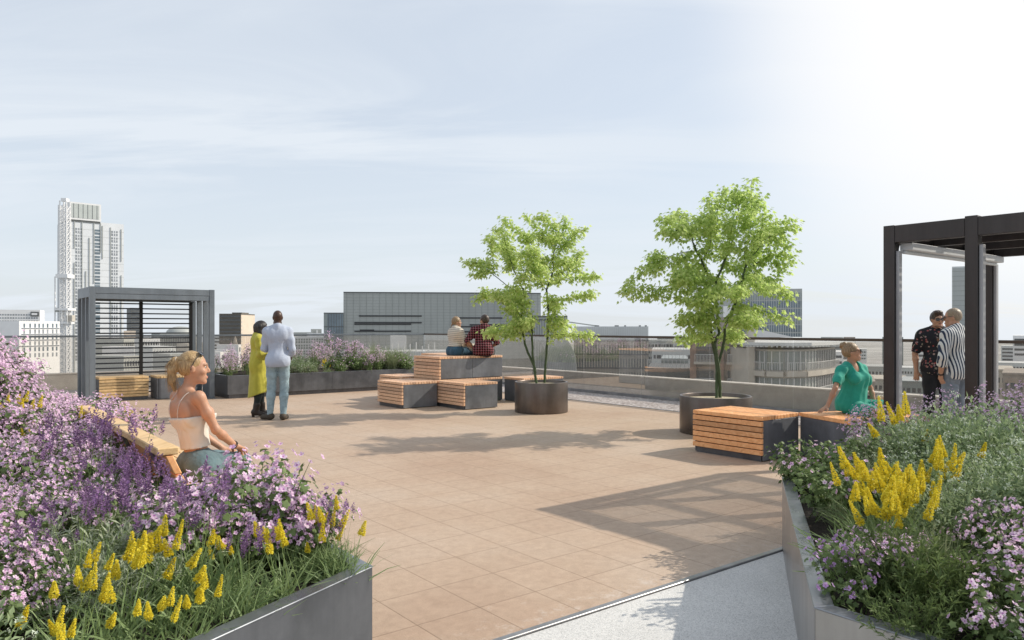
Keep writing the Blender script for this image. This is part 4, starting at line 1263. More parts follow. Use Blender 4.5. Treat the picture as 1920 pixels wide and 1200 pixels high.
def block(name, label, cat, pxl, dl, pxr, dr, pyt, depth, mat, group=None, z0=GZ, ztop=None, pname='wall'):
    """prism whose front runs from photo column pxl (distance dl) to pxr (dr); top seen at row pyt at the left corner"""
    if pxl > 960:                                   # turn the front of what stands to one side towards the terrace
        th_ = math.atan(((pxl + pxr) / 2 - CX) / F); rt_ = (pxr - CX) / F; x0_ = (pxl - CX) / F * dl
        dr = dl - math.sin(th_) * (rt_ * dl - x0_) / (math.cos(th_) + rt_ * math.sin(th_))
    p0, p1 = xy(pxl, dl), xy(pxr, dr); f = Face(p0, p1); bk = f.n * -depth
    zt = zz(pyt, dl) if ztop is None else ztop
    r = empty(name, ((p0[0] + p1[0]) / 2, (p0[1] + p1[1]) / 2, z0), label, cat, group)
    m = MB(); m.prism([(p0[0], p0[1]), (p1[0], p1[1]), (p1[0] + bk.x, p1[1] + bk.y), (p0[0] + bk.x, p0[1] + bk.y)], z0, zt)
    m.build(pname, mat, r)
    return r, f, zt


def side(f, depth, right=True):
    b = f.n * -depth
    return Face(f.p1, f.p1 + b) if right else Face(f.p0 + b, f.p0)


def windows(r, f, u0, u1, n, z0, z1, rows, frac=(0.6, 0.55), mat=None, name='window', frame=None, t=0.06):
    """n x rows single windows, each a part of its own"""
    for j in range(rows):
        for i in range(n):
            cw = (u1 - u0) / n; ch = (z1 - z0) / rows; a = u0 + cw * (i + 0.5 - frac[0] / 2); z = z0 + ch * (j + 0.5 - frac[1] / 2)
            m = MB(); f.box(m, a, a + cw * frac[0], z, z + ch * frac[1], 0.003, t); w_ = m.build(name, mat or M_WIN, r)
            if frame:
                m = MB()
                for q in range(frame[0] - 1):
                    x = a + cw * frac[0] * (q + 1) / frame[0]; f.box(m, x - 0.09, x + 0.09, z, z + ch * frac[1], t, t + 0.05)
                for q in range(frame[1] - 1):
                    y = z + ch * frac[1] * (q + 1) / frame[1]; f.box(m, a, a + cw * frac[0], y - 0.12, y + 0.12, t, t + 0.05)
                m.build('frame', M_WHITE, w_)


def strips(r, f, u0, u1, z0, z1, rows, frac=0.5, mat=None, name='window_band', t=0.06):
    for j in range(rows):
        ch = (z1 - z0) / rows; z = z0 + ch * (j + 0.5 - frac / 2)
        m = MB(); f.box(m, u0, u1, z, z + ch * frac, 0.003, t); m.build(name, mat or M_WIN, r)


def fins(r, f, u0, u1, n, z0, z1, wd, t, mat, name='facade_ribs', t0=0.003):
    m = MB()
    for i in range(n):
        u = u0 + (u1 - u0) * (i + 0.5) / n; f.box(m, u - wd / 2, u + wd / 2, z0, z1, t0, t)
    m.build(name, mat, r)


def lines(r, f, u0, u1, zs, h, t, mat, name='facade_grooves', t0=0.003):
    m = MB()
    for z in zs: f.box(m, u0, u1, z - h / 2, z + h / 2, t0, t)
    m.build(name, mat, r)

# white tower with a glazed crown
D0 = 350.0
tw, f, zt = block('white_tower', 'tall white residential tower with a glazed crown behind the crane mast', 'tower', 131, D0, 232, 366, 412, 24, M_WHITE)
pxm = f.w / 101.0                                  # metres along the facade for one photo pixel
sd_ = side(f, 24, right=False)
m = MB(); sd_.box(m, 0, sd_.w, GZ, zt, 0.01, 0.05); m.build('shaded_side_skin', simple('tower_side_shade', (0.42, 0.44, 0.46), 0.5, var=0.05, scale=0.2), tw)  # grey skin that puts the shade of this side into the colour
zc0, zc1 = zz(411, D0), zz(378, D0)
cp = [f.p0 + f.n * 0.5 - f.d * 0.3, f.p0 + f.d * 57 * pxm + f.n * 0.5, f.p0 + f.d * 57 * pxm - f.n * 18, f.p0 - f.n * 18 - f.d * 0.3]
m = MB(); m.prism([(p.x, p.y) for p in cp], zc0, zc1); cr = m.build('crown_box', M_WHITE2, tw)
fc = Face(cp[0], cp[1])
m = MB(); fc.box(m, 0.8, fc.w - 0.8, zc0 + 0.9, zc1 - 0.7, 0.003, 0.08); m.build('crown_glazing', simple('crown_glass', (0.47, 0.50, 0.48), 0.3, var=0.05, scale=0.3), tw)
fins(tw, fc, 0.8, fc.w - 0.8, 6, zc0 + 0.9, zc1 - 0.7, 0.16, 0.16, M_GREYD, 'crown_ribs', 0.08)
m = MB(); m.prism([(p.x, p.y) for p in [cp[0] + f.d * 0.4 - f.n * 0.2, cp[1] - f.d * 0.3 - f.n * 0.2, cp[2] - f.d * 0.3, cp[3] + f.d * 0.4]], zc0 - 0.9, zc0 - 0.005); m.build('crown_soffit', M_GREYD, tw)
zl = zz(418, 361)
for j in range(23):
    z = zz(425, D0) - (j + 1) * 3.17 + 0.4
    if z < -16: break
    for (q0, q1, fr) in ((10, 22, (3, 2)), (45.5, 55.5, (1, 2)), (77, 89, (3, 2))):
        m = MB(); f.box(m, q0 * pxm, q1 * pxm, z, z + 2.45, 0.003, 0.07); w_ = m.build('window', M_WINB if fr[0] == 1 else M_WINL, tw)
        m = MB()
        for q in range(1, fr[0]):
            x = (q0 + (q1 - q0) * q / fr[0]) * pxm; f.box(m, x - 0.17, x + 0.17, z, z + 2.45, 0.07, 0.12)
        f.box(m, q0 * pxm, q1 * pxm, z + 1.1, z + 1.4, 0.07, 0.125); m.build('frame', M_WHITE, w_)
for (q, y0, y1) in ((8, 412, 465), (8, 490, 700), (22, 412, 700), (35.5, 441, 600), (44, 412, 530), (29, 505, 560), (60, 416, 482), (75.5, 418, 700), (96, 420, 485), (96, 510, 640), (56.5, 412, 470)):
    m = MB(); f.box(m, q * pxm - 0.16, q * pxm + 0.16, zz(y1, D0), zz(y0, D0) - 0.5, 0.003, 0.3); m.build('dark_fin', M_GREYC, tw)
lines(tw, f, 0, f.w, [zt - 3.17 * i - 0.8 for i in range(1, 26)], 0.10, 0.02, M_GREYC, 'panel_joints')

# tower crane mast
def crane():
    d = 338.0; x0, x1 = xy(112, d)[0], xy(124.5, d)[0]; s = x1 - x0; y0 = d; zt_ = zz(376, d)
    r = empty('tower_crane', ((x0 + x1) / 2, d + s / 2, GZ), 'white lattice tower crane mast climbing beside the white tower', 'crane')
    cs = [(x0, y0), (x1, y0), (x1, y0 + s), (x0, y0 + s)]
    m = MB()
    for c in cs: m.bar((c[0], c[1], GZ), (c[0], c[1], zt_), 0.42, 0.42)
    h = s * 0.95; nseg = int((zt_ - GZ) / h)
    for i in range(nseg):
        z = GZ + i * h
        for k in range(4):
            a, b = cs[k], cs[(k + 1) % 4]
            m.bar((a[0], a[1], z), (b[0], b[1], z + h), 0.2, 0.2); m.bar((b[0], b[1], z), (a[0], a[1], z + h), 0.16, 0.16); m.bar((a[0], a[1], z), (b[0], b[1], z), 0.2, 0.2)
    m.build('mast_lattice', M_CRANE, r)
    for (py0, py1, ex, nm) in ((514, 521, 1.2, 'climbing_collar'), (578, 582, 1.6, 'platform'), (604, 607, 1.2, 'platform')):
        m = MB(); m.box(x0 - ex, x1 + ex, y0 - ex, y0 + s + ex, zz(py1, d), zz(py0, d)); m.build(nm, M_CRANE, r)
    m = MB()
    for xx in (x0 - 1.5, x0 + s * 0.5, x1 + 1.2):
        for yy in (y0 - 1.3, y0 + s + 1.2): m.bar((xx, yy, zz(604, d)), (xx, yy, zz(580, d)), 0.2, 0.2)
    for q in (586, 592, 598): m.bar((x0 - 1.5, y0 - 1.3, zz(q, d)), (x1 + 1.2, y0 - 1.3, zz(q, d)), 0.12, 0.12)
    m.build('cage_frame', M_CRANE, r)
    m = MB(); m.box(x1 + 0.3, x1 + 2.9, y0 - 0.6, y0 + 2, zz(603, d), zz(591, d)); m.build('cab', M_BUFF, r, bevel=0.1)
    m = MB(); m.box(x0 - 1.9, x0 - 0.3, y0 - 0.5, y0 + 1.5, zz(585, d), zz(577, d)); m.build('winch_box', M_GREYC, r, bevel=0.1)
    m = MB(); m.box(x0 + 0.3, x1 - 0.3, y0 + 0.3, y0 + s - 0.3, zt_ - 0.3, zt_ + 1.2); m.build('mast_head', M_CRANE, r)
    m = MB(); m.bar((x0 - 0.6, y0, zz(514, d)), (x0 - 0.6, y0, zz(384, d)), 0.35, 0.35); m.bar((x0 - 2.8, y0 + 1, zz(610, d)), (x0 - 2.8, y0 + 1, zz(518, d)), 0.4, 0.4); m.build('hoist_rail', M_CRANE, r)
crane()

# white office slab with a sign, white apartments with balconies
o1, f, zt = block('white_office_block', 'long white office slab with dark sign box at its roof edge', 'office block', -60, 430, 75, 445, 580, 18, M_WHITE2)
for j in range(6):
    zc = zt - 3.4 - j * 1.9
    for i in range(16):
        u = f.w * (0.39 + 0.037 * i); m = MB(); f.box(m, u, u + 0.85, zc, zc + 0.85, 0.003, 0.06); m.build('window', M_WINL, o1)
sg = MB(); f.box(sg, f.w * 0.865, f.w * 0.985, zt - 3.9, zt - 1.1, 0.05, 0.4); sgo = sg.build('sign_box', M_GREYD, o1)
sg = MB(); f.box(sg, f.w * 0.88, f.w * 0.962, zt - 3.1, zt - 1.9, 0.41, 0.45); sg.build('sign_lettering', M_WHITE2, sgo)
o2, f, zt = block('white_apartment_block', 'white apartment block with dark slots and balcony rails in front of the office slab', 'apartment block', 36, 260, 112, 275, 602, 16, M_WHITE2)
for u in (0.10, 0.24, 0.36, 0.46, 0.56, 0.67, 0.80, 0.90):
    for j in range(6):
        m = MB(); f.box(m, f.w * u, f.w * u + 0.6, zt - 2.3 - 2.1 * j, zt - 0.85 - 2.1 * j, 0.003, 0.06); m.build('window', M_WINL if j % 2 else M_WINB, o2)
for j in range(4): 
    m = MB(); z = zt - 2.4 - 2.1 * j; f.box(m, f.w * 0.06, f.w, z, z + 0.10, 0.01, 0.5); m.build('balcony', M_WHITE, o2)

# tan office tower with shaded and lit face colours, spire, low white houses
o3, f, zt = block('brown_office_tower', 'brown gridded office tower with a sunlit beige side', 'office tower', 411, 300, 452, 300, 588, 16, M_TAN)
for j in range(12):
    m = MB(); z = zt - 1.4 - j * 1.55; f.box(m, 0.2, f.w - 0.2, z, z + 0.62, 0.003, 0.05); m.build('window_band', M_WIN, o3)
fins(o3, f, 0, f.w, 22, GZ, zt - 0.3, 0.1, 0.08, M_TAN, 'facade_ribs')
sr2 = Face(f.p1, Vector((xy(470, 312)[0], 312, 0)))
m = MB(); m.prism([(f.p1.x + 0.01, f.p1.y), (sr2.p1.x, sr2.p1.y), (f.p1.x + 0.01, f.p1.y + 16)], GZ, zt - 0.5); m.build('lit_face_wing', M_BEIGE, o3)
for j in range(11):
    for i in range(9):
        m = MB(); sr2.box(m, 0.5 + i * sr2.w / 9.5, 0.5 + (i + 0.62) * sr2.w / 9.5, zt - 2.2 - j * 1.55, zt - 1.5 - j * 1.55, 0.003, 0.05); m.build('window', M_GREYC, o3)
m = MB(); f.box(m, f.w * 0.5, f.w * 0.95, zt, zt + 0.5, -10, -2); m.build('roof_plant', M_TAN, o3)
d = 230.0
r = empty('church_spire', (xy(441, d)[0], d, GZ), 'grey stone gothic spire below the brown office tower', 'church')
c = xy(441, d); m = MB(); m.prism([(c[0] - 0.9, d - 0.9), (c[0] + 0.9, d - 0.9), (c[0] + 0.9, d + 0.9), (c[0] - 0.9, d + 0.9)], GZ, zz(648, d)); m.build('tower', M_STONE, r)
m = MB(); m.tube([(c[0], d, zz(648, d)), (c[0], d, zz(640, d)), (c[0], d, zz(628, d))], [0.85, 0.6, 0.05], 8); m.build('spire', M_STONE, r)
for s in (-1, 1):
    m = MB(); m.tube([(c[0] + s * 0.85, d - 0.85, zz(650, d)), (c[0] + s * 0.85, d - 0.85, zz(637, d))], [0.22, 0.03], 6); m.build('pinnacle', M_STONE, r)
for (a, b, y, dd, lab, mt) in ((413, 424, 660, 180, 'small white house with flat roof under the brown office tower', M_WHITE2), (424, 432, 656, 185, 'narrow white house beside the church spire', M_WHITE), (447, 452, 646, 205, 'thin white gable by the church spire', M_WHITE2)):
    h, f, zt = block('white_house', lab, 'house', a, dd, b, dd + 2, y, 6, mt)
    m = MB(); f.box(m, f.w * 0.3, f.w * 0.7, zt - 2.0, zt - 0.8, 0.003, 0.05); m.build('window', M_WIN, h)

# things behind the louvred screen
o4, f, zt = block('dark_slim_tower', 'dark slim tower seen through the louvred screen', 'tower', 246, 480, 263, 484, 577, 8, M_GREYD)
strips(o4, f, 0.4, f.w - 0.4, zt - 17, zt - 0.5, 10, 0.5)
sr = side(f, 8); strips(o4, sr, 0.3, 3, zt - 17, zt - 0.5, 10, 0.5, M_FAR)
o5, f, zt = block('domed_hall', 'grey hall with a low dome seen through the louvred screen', 'hall', 300, 330, 366, 336, 626, 16, M_GREYC)
cc = xy(338, 340); m = MB(); m.lathe((cc[0], cc[1], zt), [(6.2, 0), (5.6, 1.4), (4.4, 2.4), (2.6, 3.1), (1.0, 3.3), (0.0, 3.35)], 28); m.build('dome', M_GREYC, o5, smooth_=True)
fins(o5, f, 0, f.w, 20, zt - 8, zt - 0.5, 0.25, 0.2, M_GREYD)
cityspec = [(232, 252, 300, 636, M_GREYC, 'grey office block with band windows behind the white tower foot'), (252, 272, 285, 650, M_WHITE2, 'white flat block behind the first half of the screen'), (262, 300, 310, 634, M_WHITE, 'white office with long window bands behind the screen centre'), (286, 330, 250, 650, M_FAR, 'pale grey office with window grid behind the screen'),
            (318, 368, 235, 664, M_GREYC, 'low grey block with flat roof behind the dark seat block'), (352, 400, 280, 644, M_BUFF, 'buff block seen between the pergola posts'), (232, 262, 225, 668, M_GREYC, 'low grey shed at the foot of the white tower')]
for (a, b, dd, y, mt, lab) in cityspec:
    h, f, zt = block('city_block', lab, 'building', a, dd, b, dd + 6, y, 14, mt)
    strips(h, f, 0.4, f.w - 0.4, max(GZ, zt - 16), zt - 0.8, 5, 0.5, M_WIN)
    fins(h, f, 0.4, f.w - 0.4, max(4, int(f.w / 1.1)), max(GZ, zt - 16), zt - 0.8, 0.25, 0.1, mt, 'window_frame', 0.06)

# white gridded office behind the man in the shirt
o6, f, zt = block('white_grid_office', 'white gridded office with square windows behind the standing man', 'office block', 520, 210, 630, 214, 632, 12, M_WHITE2)
for j in range(4):
    m = MB(); z = zt - 1.75 - j * 1.7; f.box(m, 0.3, f.w - 0.3, z, z + 1.3, 0.003, 0.05); m.build('window_band', M_CURT, o6)
fins(o6, f, 0.3, f.w - 0.3, 22, zt - 8.5, zt - 0.4, 0.18, 0.12, M_WHITE2, 'window_frame', 0.05)
lines(o6, f, 0.3, f.w - 0.3, [zt - 1.1 - j * 1.7 for j in range(4)], 0.14, 0.1, M_WHITE2, 'window_frame', 0.051)
h, f, zt = block('roof_plant_house', 'small grey plant house on a white roof beside the glass annexe', 'building', 585, 235, 603, 236, 617, 4, M_GREYC, z0=zz(634, 235))
m = MB(); f.box(m, f.w * 0.45, f.w * 0.6, zt - 1.8, zt - 0.4, 0.003, 0.06); m.build('door', M_WHITE2, h)
h, f, zt = block('white_roof_shed', 'low white shed roof beside the standing man in the blue shirt', 'building', 575, 228, 632, 229, 625, 6, M_WHITE2, z0=zz(640, 228))
m = MB(); f.box(m, 0.3, f.w - 0.3, zt - 1.5, zt - 1.2, 0.003, 0.08); m.build('eaves_band', M_GREYC, h)

# big grey clad building
D1 = 190.0
o7, f, zt = block('grey_clad_building', 'big windowless grey clad building with long dark slots behind the two sitters', 'building', 644, D1, 1014, 196, 547, 45, M_GREYC)
fins(o7, f, 0, f.w, 31, GZ, zt - 0.4, 0.12, 0.05, M_GREYM, 'panel_ribs')
lines(o7, f, 0, f.w, [zt - 0.75 * i for i in range(1, 40)], 0.07, 0.02, M_GREYM, 'panel_grooves')
lines(o7, f, 0, f.w, [zt - 0.15], 0.3, 0.12, M_GREYD, 'roof_edge')
k = f.w / 370.0
for (x0, x1, y) in ((672, 788, 592.5), (664, 788, 605), (664, 768, 608), (664, 768, 621), (674, 700, 619), (858, 940, 596), (878, 990, 609), (858, 985, 612.5), (860, 1000, 622)):
    m = MB(); z = zz(y, D1 + 2); f.box(m, (x0 - 644) * k, (x1 - 644) * k, z - 0.17, z + 0.17, 0.003, 0.16); m.build('dark_slot', M_SLOT, o7)
m = MB(); f.box(m, (664 - 644) * k, (795 - 644) * k, zz(622, D1 + 2), zz(596, D1 + 2), 0.003, 0.012); m.build('grille', M_GREYC, o7)
o8, f, zt = block('glass_annexe', 'dark glass annexe joined to the big grey clad building', 'building', 607, 189, 643.6, 189.5, 586, 20, M_CURT)
m = MB(); f.box(m, 0.9, f.w - 0.05, GZ, zt - 0.3, 0.003, 0.05); m.build('glazing', M_WINB, o8)
fins(o8, f, 0.9, f.w - 0.05, 6, GZ, zt - 0.3, 0.1, 0.1, M_GREYD, 'mullion_frame', 0.05)
for z_ in (zt - 0.15, zt - 3.6, zt - 7.0): lines(o8, f, 0, f.w, [z_], 0.18, 0.12, M_GREYD, 'floor_band', 0.05)
o9, f, zt = block('grey_low_wing', 'lower dark wing at the end of the big grey clad building, behind the first tree', 'building', 1000, 186, 1064, 190, 592, 18, M_GREYC)
lines(o9, f, 0, f.w, [zt - 0.2, zt - 1.0], 0.35, 0.1, M_GREYD, 'roof_edge')
fins(o9, f, 0, f.w, 14, GZ, zt - 1.2, 0.1, 0.06, M_GREYD)
# low white corrugated store before the grey building
o10, f, zt = block('corrugated_store', 'pale corrugated store in front of the big grey clad building', 'building', 732, 150, 762, 150.5, 630, 8, M_RIB)
fins(o10, f, 0, f.w, 16, GZ, zt - 0.1, 0.07, 0.06, M_WHITE2)
o11, f, zt = block('pale_roof_hall', 'long pale roof hall behind the long planter and the seat blocks', 'building', 640, 140, 835, 140, 659, 12, M_RIB)
fins(o11, f, 0, f.w, 44, GZ, zt - 0.1, 0.09, 0.05, M_WHITE2)
for i in range(9):
    m = MB(); m.tube([(f.p0.x + f.w * (0.4 + 0.06 * i), f.p0.y + 3, zt), (f.p0.x + f.w * (0.4 + 0.06 * i), f.p0.y + 3, zt + 0.9 + 0.4 * (i % 3))], 0.12, 6); m.build('vent_pipe', M_RIB, o11)

# curved ribbed shell
def shell():
    d = 120.0; x0 = xy(1012, d)[0]; x1 = xy(1082, d)[0]; zt_, zb = zz(630, d), zz(700, d)
    r = empty('curved_ribbed_shell', ((x0 + x1) / 2, d, GZ), 'pale ribbed curved shell roof behind the stems of the first tree', 'building')
    prof = []
    for i in range(15):
        t = i / 14; prof.append((x0 + (x1 - x0) * (0.55 + 0.45 * math.sin(t * math.pi / 2) ** 1.0), zt_ + (zb - zt_) * (1 - math.cos(t * math.pi / 2))))
    m = MB()
    for i in range(14):
        (xa, za), (xb, zb_) = prof[i], prof[i + 1]
        m.quad((xa - 4.6, d, za), (xb - 4.6, d, zb_), (xb, d, zb_), (xa, d, za))
        m.quad((xa, d, za), (xb, d, zb_), (xb, d + 14, zb_), (xa, d + 14, za))
        m.quad((xb - 4.6, d + 14, zb_), (xa - 4.6, d + 14, za), (xa, d + 14, za), (xb, d + 14, zb_))
    m.quad((prof[0][0] - 4.6, d, zt_), (prof[0][0], d, zt_), (prof[0][0], d + 14, zt_), (prof[0][0] - 4.6, d + 14, zt_))
    m.build('shell', M_RIB, r)
    m = MB()
    for k_ in range(17):
        o_ = -4.6 + 4.5 * k_ / 16; m.tube([(p[0] + o_, d - 0.04, p[1]) for p in prof], 0.055, 4)
    m.build('ribs', M_GREYC, r)
    m = MB(); m.box(x0 - 1.5, x1 + 0.2, d - 0.5, d + 15, GZ, zb); m.build('base_wall', M_GREYC, r)
shell()

# long building with glass fins
D2 = 130.0
o12, f, zt = block('finned_glass_building', 'long glass building with pale vertical fins and a corrugated roof storey', 'building', 1076, 128, 1216, 134, 636, 22, M_CURT)
zs = [zt - 0.25, zt - 2.55, zt - 4.9, zt - 7.3]
for i, z in enumerate(zs):
    m = MB(); f.box(m, 0, f.w, z - 0.12, z + 0.12, 0.003, 0.3); m.build('floor_band', M_GREYD, o12)
    if i < 3:
        m = MB(); f.box(m, 0, f.w, z - 0.75, z - 0.12, 0.003, 0.1); m.build('blind_band', M_BUFF, o12)
    fins(o12, f, 0.1, f.w, 27, z - 2.2, z - 0.13, 0.16, 0.4, M_BUFF, 'glass_fin_ribs')
rt = MB(); rt.prism([(p.x, p.y) for p in [f.p0 - f.n * 0.5, f.p1 - f.n * 0.5, f.p1 - f.n * 18, f.p0 - f.n * 18]], zt + 0.001, zz(612, 130)); rt.build('roof_storey', M_FAR, o12)
fr = Face(f.p0 - f.n * 0.5, f.p1 - f.n * 0.5); fins(o12, fr, 0, fr.w, 34, zt + 0.1, zz(612, 130) - 0.1, 0.12, 0.08, M_RIB, 'roof_ribs')
for u in (0.28, 0.55, 0.68, 0.88, 0.96):
    m = MB(); fr.box(m, fr.w * u, fr.w * u + 0.7 - 0.4 * (u > 0.6), zz(612, 130), zz(610, 130), -3, -1); m.build('roof_vent', M_GREYD, o12)
m = MB(); m.bar(Vector((xy(1068, 135)[0], 135, zz(604, 135))), Vector((xy(1122, 135)[0], 135, zz(611.5, 135))), 3.0, 0.16); m.build('roof_canopy', M_GREYC, o12)

# blocks between the two trees
for (a, b, d_, y, mt, lab) in ((1214, 1268, 165, 638, M_GREYC, 'dark grey office with roof plant beyond the finned glass building'), (1222, 1298, 120, 655, M_FAR, 'grey building with pale railing before the dark grey office'), (1240, 1290, 96, 672, M_CURT, 'small grey block with window rows behind the second tree pot'), (1262, 1302, 150, 640, M_FAR, 'pale grey block behind the lower leaves of the second tree'), (1214, 1300, 84, 690, M_GREYD, 'dark flat roofs below the balustrade between the two trees')):
    h, f, zt = block('city_block', lab, 'building', a, d_, b, d_ + 3, y, 12, mt)
    strips(h, f, 0.3, f.w - 0.3, zt - 6, zt - 0.5, 4, 0.42, M_WIN)
    fins(h, f, 0.3, f.w - 0.3, max(6, int(f.w / 0.8)), zt - 6, zt - 0.5, 0.14, 0.1, mt, 'window_frame', 0.06)
    m = MB()
    for i in range(int(f.w / 0.45)): f.box(m, i * 0.45, i * 0.45 + 0.05, zt, zt + 0.9, -0.1, -0.04)
    f.box(m, 0, f.w, zt + 0.9, zt + 0.96, -0.1, -0.03)
    m.build('roof_railing', M_RIB, h)

# brick house with balconies, stone pier, curved corner building with louvred canopy
D3 = 75.0
o13, f, zt = block('brick_balcony_house', 'brown brick apartment house with balconies behind the second tree', 'apartment block', 1294, 74, 1412, 78, 634, 10, M_STONE)
for (u0, u1) in ((0.08, 0.38), (0.60, 0.84)):
    for j in range(3):
        z = zt - 2.1 - j * 2.35; m = MB(); f.box(m, f.w * u0, f.w * u1, z, z + 1.25, 0.003, 0.05); m.build('window', M_WIN, o13)
        m = MB(); f.box(m, f.w * u0 - 0.1, f.w * u1 + 0.1, z - 0.45, z - 0.22, 0.003, 0.75); bl = m.build('balcony', M_BUFF, o13)
        m = MB()
        for i in range(14): u = f.w * (u0 + (u1 - u0) * i / 13); f.box(m, u - 0.02, u + 0.02, z - 0.22, z + 0.5, 0.68, 0.72)
        f.box(m, f.w * u0, f.w * u1, z + 0.5, z + 0.55, 0.66, 0.73); m.build('railing', M_RIB, bl)
for u in (0.0, 0.44, 0.9):
    m = MB(); f.box(m, f.w * u, f.w * u + f.w * 0.1, GZ, zt + 0.1, 0.004, 0.42); m.build('brick_pier', M_BRICK, o13)
m = MB(); f.box(m, -0.2, f.w + 0.3, zt, zt + 0.35, -10.2, 0.5); m.build('roof_slab', M_STONE, o13)
m = MB(); f.box(m, f.w * 0.45, f.w * 0.8, zt + 0.36, zt + 2.1, -8, -2); m.build('roof_house', M_STONE, o13)


def corner_building():
    d = 66.0; xs = [xy(p, q) for p, q in ((1412, 66), (1440, 64.4), (1470, 63.7), (1505, 64.2), (1530, 66), (1566, 71))]
    zt_ = zz(655, 65); r = empty('curved_corner_building', (xs[2][0], 66, GZ), 'curved corner building with glazed storeys and an oversailing louvred canopy', 'building')
    bk = [(xs[-1][0] + 1, xs[-1][1] + 9), (xs[0][0], xs[0][1] + 12)]
    m = MB(); m.prism(xs + bk, GZ, zt_); m.build('wall', M_BUFF, r)
    for q in range(5):
        fc_ = Face(xs[q], xs[q + 1])
        for j, (z1_, z0_) in enumerate(((zt_ - 0.15, zt_ - 1.75), (zt_ - 2.45, zt_ - 4.0), (zt_ - 4.8, zt_ - 6.4))):
            m = MB(); fc_.box(m, 0.02, fc_.w - 0.02, z0_, z1_, 0.003, 0.05); g_ = m.build('window_band', M_CURT if q < 4 else M_WIN, r)
            fins(r, fc_, 0, fc_.w, max(2, int(fc_.w / 0.55)), z0_, z1_, 0.09, 0.12, M_RIB, 'mullion_frame', 0.05)
            m = MB(); n = max(3, int(fc_.w / 0.2))
            for i in range(n): fc_.box(m, fc_.w * i / n, fc_.w * i / n + 0.03, z0_ - 0.1, z0_ + 0.62, 0.40, 0.43)
            fc_.box(m, 0, fc_.w, z0_ + 0.62, z0_ + 0.67, 0.38, 0.45); m.build('railing', M_RIB, r)
            m = MB(); fc_.box(m, -0.02, fc_.w + 0.02, z0_ - 0.55, z0_ - 0.1, 0.003, 0.5); m.build('floor_band', M_BUFF, r)
    c_ = [Vector((p[0], p[1], 0)) for p in xs]
    m = MB(); o_ = []
    for i, p in enumerate(c_):
        a = c_[max(0, i - 1)]; b = c_[min(5, i + 1)]; e = (b - a).normalized(); o_.append(p + Vector((e.y, -e.x, 0)) * 0.9)
    o_[-1] += Vector((1.0, 0.2, 0))
    m.prism([(p.x, p.y) for p in o_] + [(bk[0][0] + 1, bk[0][1]), bk[1]], zt_ + 0.35, zt_ + 0.62); m.build('canopy_roof', M_FAR, r)
    m = MB()
    for i in range(5):
        for t in np.linspace(0, 1, 6)[:-1]:
            p = o_[i].lerp(o_[i + 1], t); q = c_[i].lerp(c_[i + 1], t); m.bar(Vector((p.x, p.y, zt_ + 0.28)) + (p - q) * 0.25, Vector((q.x, q.y, zt_ + 0.28)), 0.12, 0.1)
    m.build('canopy_ribs', M_FAR, r)
    m = MB(); m.bar((xs[0][0] - 0.35, 65.6, GZ), (xs[0][0] - 0.35, 65.6, zz(596, 65.6)), 0.55, 0.55); m.build('stone_pier', M_BUFF, r)
corner_building()
h, f, zt = block('stepped_roof_house', 'pale stepped roof house behind the curved canopy', 'building', 1430, 90, 1505, 92, 633, 8, M_FAR)
m = MB(); f.box(m, 0.2, f.w * 0.62, zt - 1.4, zt - 0.3, 0.003, 0.05); m.build('window', M_WINB, h)
m = MB(); q = [f.p0 + f.n * 0.2, f.p0 + f.d * f.w * 0.75 + f.n * 0.2]
m.hexa([(q[0].x, q[0].y, zt + 0.05), (q[1].x, q[1].y, zt + 0.05), (q[1].x, q[1].y + 6, zt + 0.05), (q[0].x, q[0].y + 6, zt + 0.05), (q[0].x, q[0].y, zt + 0.9), (q[1].x, q[1].y, zt + 0.1), (q[1].x, q[1].y + 6, zt + 0.1), (q[0].x, q[0].y + 6, zt + 0.9)]); m.build('sail_roof', M_WHITE2, h)

# blue glass tower behind the second tree
o14, f, zt = block('blue_glass_tower', 'blue grey glass office tower behind the second tree crown', 'tower', 1386, 240, 1504, 244, 543, 20, M_GREYC)
for j in range(8):
    z = zt - 1.3 - j * 2.55
    m = MB(); f.box(m, 0.2, f.w - 0.2, z - 2.1, z, 0.003, 0.05); m.build('window_band', M_WINB if j % 3 else M_CURT, o14)
fins(o14, f, 0.2, f.w - 0.2, 26, zt - 21, zt - 1.2, 0.11, 0.12, M_FAR, 'mullion_frame', 0.05)
sd2, f2, zt2 = block('white_core_building', 'white and grey stair tower beside the blue glass tower', 'tower', 1338, 236, 1386, 237, 560, 12, M_GREYC)
m = MB(); f2.box(m, f2.w * 0.38, f2.w - 0.05, GZ, zt2 - 2.4, 0.003, 0.2); m.build('white_wall', M_WHITE2, sd2)

# far hazy tower and the low blocks at the far end
o15, f, zt = block('far_grey_tower', 'tall pale grey tower seen through the dark pergola', 'tower', 1785, 520, 1858, 528, 500, 22, M_FAR)
fins(o15, f, 0, f.w, 34, GZ, zt - 1, 0.28, 0.25, M_GREYC)
lines(o15, f, 0, f.w, [zt - 3.4 * i for i in range(1, 34)], 0.4, 0.15, M_GREYC, 'floor_grooves')
h, f, zt = block('far_slab_block', 'distant slab with two small cranes on its roof beside the sunglasses man', 'building', 1735, 500, 1762, 505, 626, 12, M_FAR)
strips(h, f, 0.3, f.w - 0.3, zt - 12, zt - 0.6, 5, 0.4, M_CURT)
for u in (0.05, 0.45):
    m = MB(); f.box(m, f.w * u, f.w * u + 0.4, zt, zt + 2.2, -1, -0.6); f.box(m, f.w * u - 1.0, f.w * u + 1.5, zt + 2.2, zt + 2.5, -1, -0.6); m.build('roof_crane_frame', M_BRICK, h)
